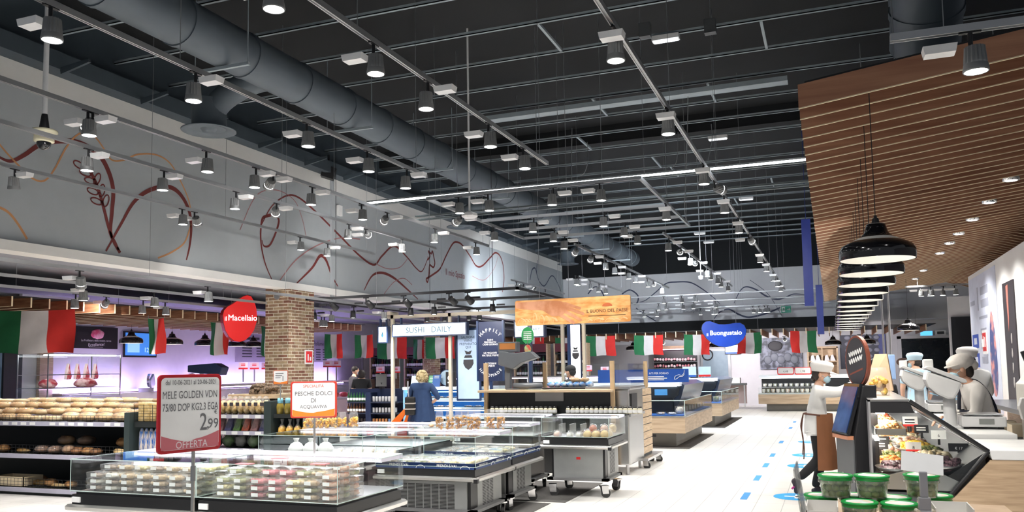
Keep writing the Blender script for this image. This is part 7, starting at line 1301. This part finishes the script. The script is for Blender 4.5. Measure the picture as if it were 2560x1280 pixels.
# ---------------------------------------------------------------- people
def skin_mesh(nodes, edges, sub=2):                               # nodes: (x, y, z, r) or (x, y, z, rx, ry); node 0 is the root
    me = bpy.data.meshes.new('sk'); me.from_pydata([n[:3] for n in nodes], edges, []); o = bpy.data.objects.new('sk', me); COL.objects.link(o)
    md = o.modifiers.new('s', 'SKIN'); md.use_smooth_shade = True; sv = me.skin_vertices[0].data
    for i, n in enumerate(nodes): sv[i].radius = (n[3], n[4] if len(n) > 4 else n[3]); sv[i].use_root = i == 0
    sd = o.modifiers.new('d', 'SUBSURF'); sd.levels = sub; sd.render_levels = sub
    dg = bpy.context.evaluated_depsgraph_get(); dg.update(); out = bpy.data.meshes.new_from_object(o.evaluated_get(dg)); bpy.data.objects.remove(o); return out
def merge(name, mats, parts, parent):                             # parts: (mesh or MB, material index) -> one continuous body mesh object
    bm = bmesh.new()
    for p, mi in parts:
        me = p.mesh('t', []) if isinstance(p, MB) else p
        n0 = len(bm.faces); bm.from_mesh(me); bm.faces.ensure_lookup_table()
        for f in bm.faces[n0:]: f.material_index = mi; f.smooth = True
    me = bpy.data.meshes.new(name); bm.to_mesh(me); bm.free()
    for m in mats: me.materials.append(m)
    o = bpy.data.objects.new(name, me); COL.objects.link(o); o.parent = parent; return o
def hand(wrist, d, up, s=1.0, side=1, curl=.5):
    w_ = Vector(wrist); d = Vector(d).normalized(); up = Vector(up).normalized(); lat = d.cross(up).normalized()*side; m = MB()
    c = w_+d*.045*s
    vs = skin_mesh([(*w_, .024*s, .02*s), (*(w_+d*.03*s), .032*s, .016*s), (*(w_+d*.085*s), .036*s, .014*s)], [(0, 1), (1, 2)], 2); out = [vs]
    for k, L in enumerate((.062, .07, .066, .05)):
        b = w_+d*.082*s+lat*(.027-.018*k)*s; p1 = b+(d*.9-up*curl*.35).normalized()*L*.5*s; p2 = p1+(d*.7-up*curl).normalized()*L*.32*s; p3 = p2+(d*.4-up*curl*1.2).normalized()*L*.22*s
        m.tube([b, p1, p2, p3], [.0088*s, .0082*s, .0075*s, .005*s], 8)
    b = w_+d*.03*s+lat*.026*s; m.tube([b, b+(d*.6+lat*.7)*.035*s, b+(d*.9+lat*.55-up*.3*curl)*.062*s], [.011*s, .0095*s, .006*s], 8)
    out.append(m); return out
def head_parts(c, s=1.0, turn=0, nod=0):
    m = MB(); m.ell((0, 0, .01), .074, .092, .112, 20, 14); m.ell((0, .045, -.055), .052, .048, .055, 14, 10); m.ell((0, .094, -.012), .013, .02, .018, 10, 8); m.ell((0, .09, .012), .009, .014, .028, 8, 6)
    for q in (-1, 1): m.ell((q*.077, -.008, -.008), .012, .022, .032, 10, 8); m.ell((q*.03, .078, .018), .018, .012, .01, 8, 6); m.ell((q*.03, .076, .032), .02, .014, .008, 8, 6)
    m.ell((0, .082, -.052), .024, .012, .008, 10, 6)
    R = Matrix.Rotation(turn, 3, 'Z') @ Matrix.Rotation(-nod, 3, 'X'); C_ = Vector(c)
    e = MB()
    for q in (-1, 1): e.ell((q*.03, .086, .018), .010, .006, .0065, 8, 6)
    for b in (m, e): b.v = [tuple(C_ + R @ (Vector(v)*s)) for v in b.v]
    return m, e, R
EYE_M = M('eye_dark', (.03, .02, .02), .2); MASK = M('mask_blue', (.42, .62, .72), .7); BROW = HAIRB
def xf(mb, c, R, s=1): C_ = Vector(c); mb.v = [tuple(C_ + R @ (Vector(v)*s)) for v in mb.v]; return mb
def person(name_label, loc, rz, joints, mats, skinm=SKIN, sleeves='long', trousers=True, head=(0, .05, 1.49), turn=0, nod=0, mask=True, maskm=None, hs=1.0, hands=((.6, .2), (.6, .2)), fem=False, lower=True):
    t = thing('person', name_label, 'person', loc, rz); J = joints; th = .155 if not fem else .15; tw = .115
    nodes = []; idx = {}
    def add(k, p, r, r2=None): idx[k] = len(nodes); nodes.append((*p, r, r2 or r))
    add('pel', J['pel'], th, tw); add('waist', J['waist'], th*.86, tw*.92); add('chest', J['chest'], th*1.0, tw); add('neckb', J['neck'], .062, .06); add('neck', tuple(Vector(J['neck'])*.4+Vector(head)*.6), .05)
    ed = [('pel', 'waist'), ('waist', 'chest'), ('chest', 'neckb'), ('neckb', 'neck')]
    for s_ in 'LR':
        add('sh'+s_, J['sh'+s_], .062); add('el'+s_, J['el'+s_], .044); add('wr'+s_, J['wr'+s_], .027); ed += [('chest', 'sh'+s_), ('sh'+s_, 'el'+s_), ('el'+s_, 'wr'+s_)]
        if lower:
            add('hip'+s_, J['hip'+s_], .088); add('kn'+s_, J['kn'+s_], .058); add('an'+s_, J['an'+s_], .038); ed += [('pel', 'hip'+s_), ('hip'+s_, 'kn'+s_), ('kn'+s_, 'an'+s_)]
    body = skin_mesh(nodes, [(idx[a], idx[b]) for a, b in ed], 2)
    hm, em, R = head_parts(head, hs, turn, nod); parts = [(body, 0), (hm, 0), (em, 1)]
    for s_, q in (('L', -1), ('R', 1)):
        d = Vector(J['wr'+s_])-Vector(J['el'+s_]); up = Vector((0, 0, 1)) if abs(d.normalized().z) < .8 else Vector((0, 1, 0))
        hd = J.get('hand'+s_, d)
        for p in hand(J['wr'+s_], hd, up, 1.0, q*-1, .5): parts.append((p, 0))
    merge('body', [skinm, EYE_M], parts, t)
    # clothing shells a little outside the body
    g = .014
    def shell(name, keys, edges_, mat, grow=g, ends=None, extra=()):
        nn = []; ix = {}
        for k in keys: ix[k] = len(nn); n = nodes[idx[k]]; nn.append((n[0], n[1], n[2], n[3]+grow, n[4]+grow))
        for (a, b), (f, k) in (ends or {}).items():
            p = Vector(nodes[idx[a]][:3]).lerp(Vector(nodes[idx[b]][:3]), f); ix[k] = len(nn); rr_ = nodes[idx[a]][3]*(1-f)+nodes[idx[b]][3]*f+grow; nn.append((*p, rr_, rr_))
        for k, base, dz, rx, ry in extra:
            p = Vector(nodes[idx[base]][:3])+Vector((0, 0, dz))
            if k in ix: nn[ix[k]] = (*p, rx, ry)
            else: ix[k] = len(nn); nn.append((*p, rx, ry))
        me = skin_mesh(nn, [(ix[a], ix[b]) for a, b in edges_], 2); me.materials.append(mat)
        for p in me.polygons: p.use_smooth = True
        o = bpy.data.objects.new(name, me); COL.objects.link(o); o.parent = t; return o
    K = ['pel', 'waist', 'chest', 'neckb', 'shL', 'elL', 'shR', 'elR']; E_ = [('pel', 'waist'), ('waist', 'chest'), ('chest', 'neckb'), ('chest', 'shL'), ('shL', 'elL'), ('chest', 'shR'), ('shR', 'elR')]; en = {}
    f = {'long': .86, 'three': .35, 'short': None}[sleeves]
    if f:
        for s_ in 'LR': en[('el'+s_, 'wr'+s_)] = (f, 'cuff'+s_); E_.append(('el'+s_, 'cuff'+s_))
    else:
        K = [k for k in K if not k.startswith('el')]; E_ = [e for e in E_ if not e[1].startswith('el')]
        for s_ in 'LR': en[('sh'+s_, 'el'+s_)] = (.75, 'cuff'+s_); E_.append(('sh'+s_, 'cuff'+s_))
    shell('shirt', K, E_+[('pel', 'hem')], mats['shirt'], g, en, [('hem', 'pel', -.10, th+.012, tw+.016)])
    if lower and trousers:
        shell('trousers', ['pel', 'hipL', 'knL', 'anL', 'hipR', 'knR', 'anR'], [('pel', 'hipL'), ('hipL', 'knL'), ('knL', 'anL'), ('pel', 'hipR'), ('hipR', 'knR'), ('knR', 'anR'), ('pel', 'belt')], mats['trousers'], .012, None, [('pel', 'pel', -.02, .125, .105), ('belt', 'pel', .07, .13, .105)])
        for s_ in 'LR':
            a = Vector(J['an'+s_]); d = Vector(J.get('toe'+s_, a+Vector((0, .15, -.05))))-a; h = a + Vector(J.get('heel'+s_, (0, -.045, -.045)))
            me = skin_mesh([(*(a+d*.35), .045, .045), (*(a+d), .036, .028), (*h, .04, .036), (*a, .046)], [(0, 1), (0, 2), (0, 3)], 2); me.materials.append(mats['shoes']); o = bpy.data.objects.new('shoe', me); COL.objects.link(o); o.parent = t
    if mask:
        m = MB().ell((0, .06, -.05), .062, .055, .052, 16, 10); m.tube([(-.06, .05, -.03), (-.082, -.01, .0)], .003, 4).tube([(.06, .05, -.03), (.082, -.01, .0)], .003, 4); xf(m, head, R, hs).build('face_mask', maskm or MASK, t)
    return t, R
def standing(**k):
    J = dict(pel=(0, 0, .92), waist=(0, 0, 1.08), chest=(0, .0, 1.27), neck=(0, .01, 1.40), shL=(-.18, 0, 1.33), shR=(.18, 0, 1.33), elL=(-.22, .0, 1.08), elR=(.22, 0, 1.08), wrL=(-.2, .12, .88), wrR=(.2, .12, .88),
             hipL=(-.09, 0, .88), hipR=(.09, 0, .88), knL=(-.1, .02, .48), knR=(.1, .02, .48), anL=(-.1, -.02, .09), anR=(.1, -.02, .09), toeL=(-.11, .14, .035), toeR=(.11, .14, .035)); J.update(k); return J
def cap_mb(head, R, s=1, visor=True, puff=1.0):
    m = MB(); m.lathe([(.088, .03), (.094, .035), (.098, .065), (.108*puff, .085), (.112*puff, .11), (.095*puff, .14), (.05, .155), (.001, .157)], 24, sy=1.15)
    if visor: m.grid(lambda u, v: (.085*math.sin((u-.5)*2.6)*(1+.1*v), .075+.035*math.cos((u-.5)*2.6)+.07*v*math.cos((u-.5)*2.2), .036-.018*v), 10, 4, thick=(0, 0, .005))
    return xf(m, head, R, s)
WHS = M('cloth_white', (.72, .72, .71), .85, noise=.03); CAPW = M('cap_white', (.78, .76, .74), .85, noise=.03); BLKC = M('cloth_black', (.012, .012, .014), .85); BRNA = M('apron_brown', (.20, .075, .028), .75, noise=.08)
# shop worker at the ticket kiosk
J = standing(pel=(0, -.01, .89), waist=(0, -.01, 1.05), chest=(0, .015, 1.22), neck=(0, .03, 1.35), shL=(-.165, .03, 1.27), shR=(.165, .03, 1.27), elL=(-.17, .25, 1.26), elR=(.18, .25, 1.25), wrL=(-.1, .45, 1.37), wrR=(.11, .46, 1.37),
    hipL=(-.085, 0, .84), hipR=(.085, -.01, .84), knL=(-.09, .03, .46), knR=(.09, .0, .46), anL=(-.09, -.07, .09), toeL=(-.10, .09, .035), anR=(.09, -.25, .215), toeR=(.095, -.285, .035), heelR=(0, -.07, .0))
t, R = person('woman in white shirt, white cap and brown apron stepping toward the ticket kiosk', (-.20, 10.85, 0), -PI/2, J, dict(shirt=WHS, trousers=BLKC, shoes=M('trainer_black', (.03, .02, .028), .6)), head=(0, .06, 1.475), nod=.12, fem=True)
cap_mb((0, .06, 1.475), R, 1.08).build('cap', CAPW, t)
m = MB(); m.ell((0, -.045, -.0), .08, .065, .085, 16, 10); m.ell((0, -.08, -.055), .05, .035, .04, 12, 8); xf(m, (0, .06, 1.475), R).build('hair', HAIRB, t)
m = MB(); m.grid(lambda u, v: ((.195+.04*(1-v))*math.sin((u-.5)*3.3), -.02+(.192+.035*(1-v)**1.5)*math.cos((u-.5)*3.0)+.012*math.sin(u*17)*(1-v), .34+.66*v), 24, 14, thick=(0, -.004, 0)); m.build('apron', BRNA, t)
m = MB(); m.tube(spline([(-.15, -.1, 1.0), (0, -.16, 1.0), (.15, -.1, 1.0), (.2, .03, .99)], 6), .011, 6).tube(spline([(.02, -.165, 1.0), (.03, -.19, .8), (.05, -.17, .6), (.04, -.18, .45)], 6), .007, 5).tube(spline([(-.01, -.165, 1.0), (.0, -.2, .85), (-.02, -.18, .7), (.02, -.19, .5)], 6), .007, 5); m.build('apron_strings', M('apron_cord', (.10, .035, .02), .7), t)
MB().lathe([(.185, .76), (.182, .86), (.168, .98)], 24, sy=.88).build('shirt_hem', WHS, t)
MB().tube([(.135, -.30, .13), (.135, -.33, .1)], .012, 6).build('shoe_trim', M('trim_magenta', (.45, .04, .2), .6), t)
# woman with hairnet behind the counter
J = standing(pel=(0, -.05, .92), waist=(0, -.02, 1.07), chest=(0, .04, 1.25), neck=(0, .10, 1.36), shL=(-.17, .06, 1.30), shR=(.17, .06, 1.30), elL=(-.2, .10, 1.05), elR=(.2, .1, 1.05), wrL=(-.12, .30, 1.03), wrR=(.12, .3, 1.03), handL=(0, .8, -.5), handR=(0, .8, -.5))
hc = (0, .17, 1.50)
q = P(2425, 940, y=9.3); t, R = person('woman in white hairnet, blue mask and white shirt working behind the nearest scale', (q.x+.07, 9.3, 0.03), PI/2+.15, J, dict(shirt=M('shirt_offwhite', (.74, .71, .68), .85, noise=.03), trousers=BLKC, shoes=BLKC), head=hc, nod=-.28*-1, fem=True)
m = MB(); r = random.Random(2); m.ell((0, -.03, .055), .098, .125, .085, 22, 12, jit=.04, rnd=r); m.ell((0, -.13, -.0), .055, .045, .05, 12, 8, jit=.08, rnd=r); m.tube([(.085*math.sin(a), .01+.10*math.cos(a), .045) for a in [2*PI*k/24 for k in range(25)]], .008, 6); xf(m, hc, R, 1.05).build('hairnet', M('net_white', (.70, .66, .62), .8, noise=.08, scale=25), t)
xf(MB().ell((0, -.07, -.03), .078, .055, .085, 14, 9), hc, R).build('hair', HAIRB, t)
MB().tube(spline([(.06, .17, 1.1), (.1, .14, 1.28), (.085, .05, 1.385), (.03, -.04, 1.33), (-.05, -.11, 1.15), (-.1, -.13, .95)], 6), .02, 6).grid(lambda u, v: (.16*math.sin((u-.5)*2.8), .03+.15*math.cos((u-.5)*2.8), .55+.55*v), 16, 8, thick=(0, -.004, 0)).build('apron', M('apron_navy', (.012, .014, .03), .8), t)
# man in white cap behind her
J = standing(elR=(.26, .06, 1.10), wrR=(.1, .24, 1.12), elL=(-.25, .08, 1.1), wrL=(-.05, .26, 1.12)); hc = (0, .06, 1.62)
J = {k: (v[0], v[1], v[2]*1.08) for k, v in J.items()}
q = P(2425, 900, y=11.6); t, R = person('man in white cap and white shirt turned away behind the woman in hairnet', (q.x, 11.6, 0), .35, J, dict(shirt=WHS, trousers=WHS, shoes=BLKC), skinm=M('skin_tan', (.45, .24, .16), .5, noise=.03), sleeves='three', head=hc, maskm=BLKC)
cap_mb(hc, R, 1.08, False).build('cap', CAPW, t); xf(MB().ell((0, -.03, -.01), .08, .075, .07, 14, 9), hc, R).build('hair', HAIRB, t)
MB().lathe([(.18, .5), (.19, .8), (.17, 1.0)], 20, sy=.8).build('shirt_hem', WHS, t)
# man in light blue
J = standing(); J = {k: (v[0], v[1], v[2]*1.07) for k, v in J.items()}; hc = (0, .05, 1.61)
q = P(2290, 930, y=15.5); LBL = M('shirt_lightblue', (.42, .62, .76), .85, noise=.03)
t, R = person('man in light blue shirt and pale cap seen from behind in the deli', (q.x, 15.5, 0), .12, J, dict(shirt=LBL, trousers=BLKC, shoes=BLKC), sleeves='short', head=hc, turn=1.0)
cap_mb(hc, R, 1.05).build('cap', M('cap_lightblue', (.55, .72, .82), .8), t); xf(MB().ell((0, -.035, -.02), .08, .07, .07, 14, 9), hc, R).build('hair', HAIRB, t)
q = P(2258, 905, y=17.5); t = thing('round_sign', 'small dark round sign with pale script beside the man in light blue', 'sign', (q.x, 17.5, 0)); MB().prism([(.12*math.cos(a), q.z+.08*math.sin(a)) for a in [2*PI*k/24 for k in range(24)]], plane_fn((0, 0, 0), (1, 0, 0), (0, 0, 1)), -.02, 0).build('face', M('dark_face_b', (.05, .025, .02), .5), t); MB().box(-.06, -.003, q.z-.01, .06, 0, q.z+.01).build('script_line', PAPER, t); MB().cyl((0, .01, 1.32), (0, .01, q.z-.05), .012).build('stem', BLACK, t)
# blonde woman in navy
NVD = M('dress_navy', (.018, .045, .12), .85, noise=.1, scale=10)
J = standing(elL=(-.27, .03, 1.07), wrL=(-.34, .14, .93), handL=(-.2, .6, -.6), elR=(.34, -.06, 1.10), wrR=(.20, -.02, .98), handR=(-.5, .2, -.5)); J = {k: (v[0], v[1], v[2]*.97) for k, v in J.items()}; hc = (0, .04, 1.455)
t, R = person('blonde curly haired woman in a navy dress seen from behind with an orange basket', (-7.66, 14.85, 0), .30, J, dict(shirt=NVD, trousers=M('trousers_navy', (.008, .012, .03), .85), shoes=BLKC), sleeves='three', head=hc, mask=False, fem=True)
m = MB(); m.grid(lambda u, v: ((.17+.12*(1-v)**1.2+.01*math.cos(u*2*PI*13)*(1-v))*math.sin(u*2*PI), (.13+.11*(1-v)**1.2+.01*math.cos(u*2*PI*13)*(1-v))*math.cos(u*2*PI), .60+.62*v), 60, 10); m.build('dress_skirt', NVD, t)
m = MB(); r = random.Random(6); m.ell((0, -.02, .025), .098, .11, .11, 14, 9)
for _ in range(90):
    a = r.uniform(0, 2*PI); b = r.uniform(-.9, 1.4); x, y, z = .10*math.cos(a)*math.cos(b), -.02+.115*math.sin(a)*math.cos(b), .025+.115*math.sin(b)
    if y < .07: m.ell((x, y, z), .026, .026, .026, 7, 5, jit=.2, rnd=r)
xf(m, hc, R, 1.0).build('hair', M('hair_blonde', (.50, .40, .22), .7, noise=.25, scale=50), t)
MB().lathe([(.06, 1.33), (.075, 1.36), (.06, 1.385)], 16).build('collar', M('collar_cream', (.7, .62, .55), .8), t)
hb = thing('handbag', 'black shoulder bag with pale straps on the blonde woman in navy', 'bag', (-7.78, 14.58, .93), .3); MB().box(-.10, -.06, -.20, .10, .06, .16).build('bag_body', M('bag_black', (.015, .014, .013), .5), hb, bevel=.03); MB().box(-.103, -.064, .02, .103, .064, .045).box(-.103, -.064, -.09, .103, .064, -.065).build('bag_stripes', M('bag_stripe', (.45, .4, .36), .6), hb); MB().tube(spline([(-.03, .0, .15), (-.05, .03, .35), (-.06, .09, .46)], 6), .014, 6).build('shoulder_strap', M('strap_grey', (.3, .3, .34), .7), hb)
# chef in black
J = standing(elL=(-.22, .1, 1.1), wrL=(-.1, .3, 1.1), elR=(.22, .1, 1.1), wrR=(.1, .3, 1.1)); hc = (0, .07, 1.53); q = P(1432, 940, y=14.9)
t, R = person('person in black cap, black shirt and pale mask behind the wooden kiosk', (q.x, 14.9, 0), 1.15, J, dict(shirt=BLKC, trousers=BLKC, shoes=BLKC), head=hc, turn=.15, maskm=M('mask_pale', (.68, .72, .74), .7))
xf(MB().ell((0, -.015, .05), .09, .108, .085, 18, 10).ell((0, -.06, .0), .08, .06, .08, 14, 9), hc, R).build('cap', BLKC, t); MB().box(.05, .118, 1.22, .1, .125, 1.27).build('badge', M('badge_red', (.55, .2, .15), .5), t)
# couple at the meat counter
J = standing(); J = {k: (v[0], v[1], v[2]*1.06) for k, v in J.items()}; hc = (0, .05, 1.62); q = P(884, 960, d=22)
t, R = person('man in dark grey shirt and pale mask standing by the meat counter', (q.x, q.y, 0), -.7, J, dict(shirt=M('shirt_darkgrey', (.045, .04, .05), .85), trousers=M('trousers_dark', (.01, .01, .014), .85), shoes=BLKC), sleeves='short', head=hc, maskm=M('mask_pale2', (.5, .55, .62), .7))
xf(MB().ell((0, -.02, .045), .084, .098, .09, 16, 9), hc, R).build('hair', HAIRB, t)
J = standing(wrL=(-.12, .25, 1.1), wrR=(.12, .25, 1.1)); J = {k: (v[0], v[1], v[2]*1.02) for k, v in J.items()}; hc = (0, .05, 1.52); q = P(904, 960, d=20.8)
t, R = person('woman with short black hair in a black shirt seen from behind by the meat counter', (q.x, q.y, 0), .4, J, dict(shirt=BLKC, trousers=MATS['trousers_dark'], shoes=BLKC), sleeves='short', head=hc, mask=False, fem=True)
xf(MB().ell((0, -.02, .02), .095, .11, .11, 18, 10, jit=.03).ell((0, -.06, -.04), .085, .06, .06, 14, 9), hc, R).build('hair', HAIRB, t)
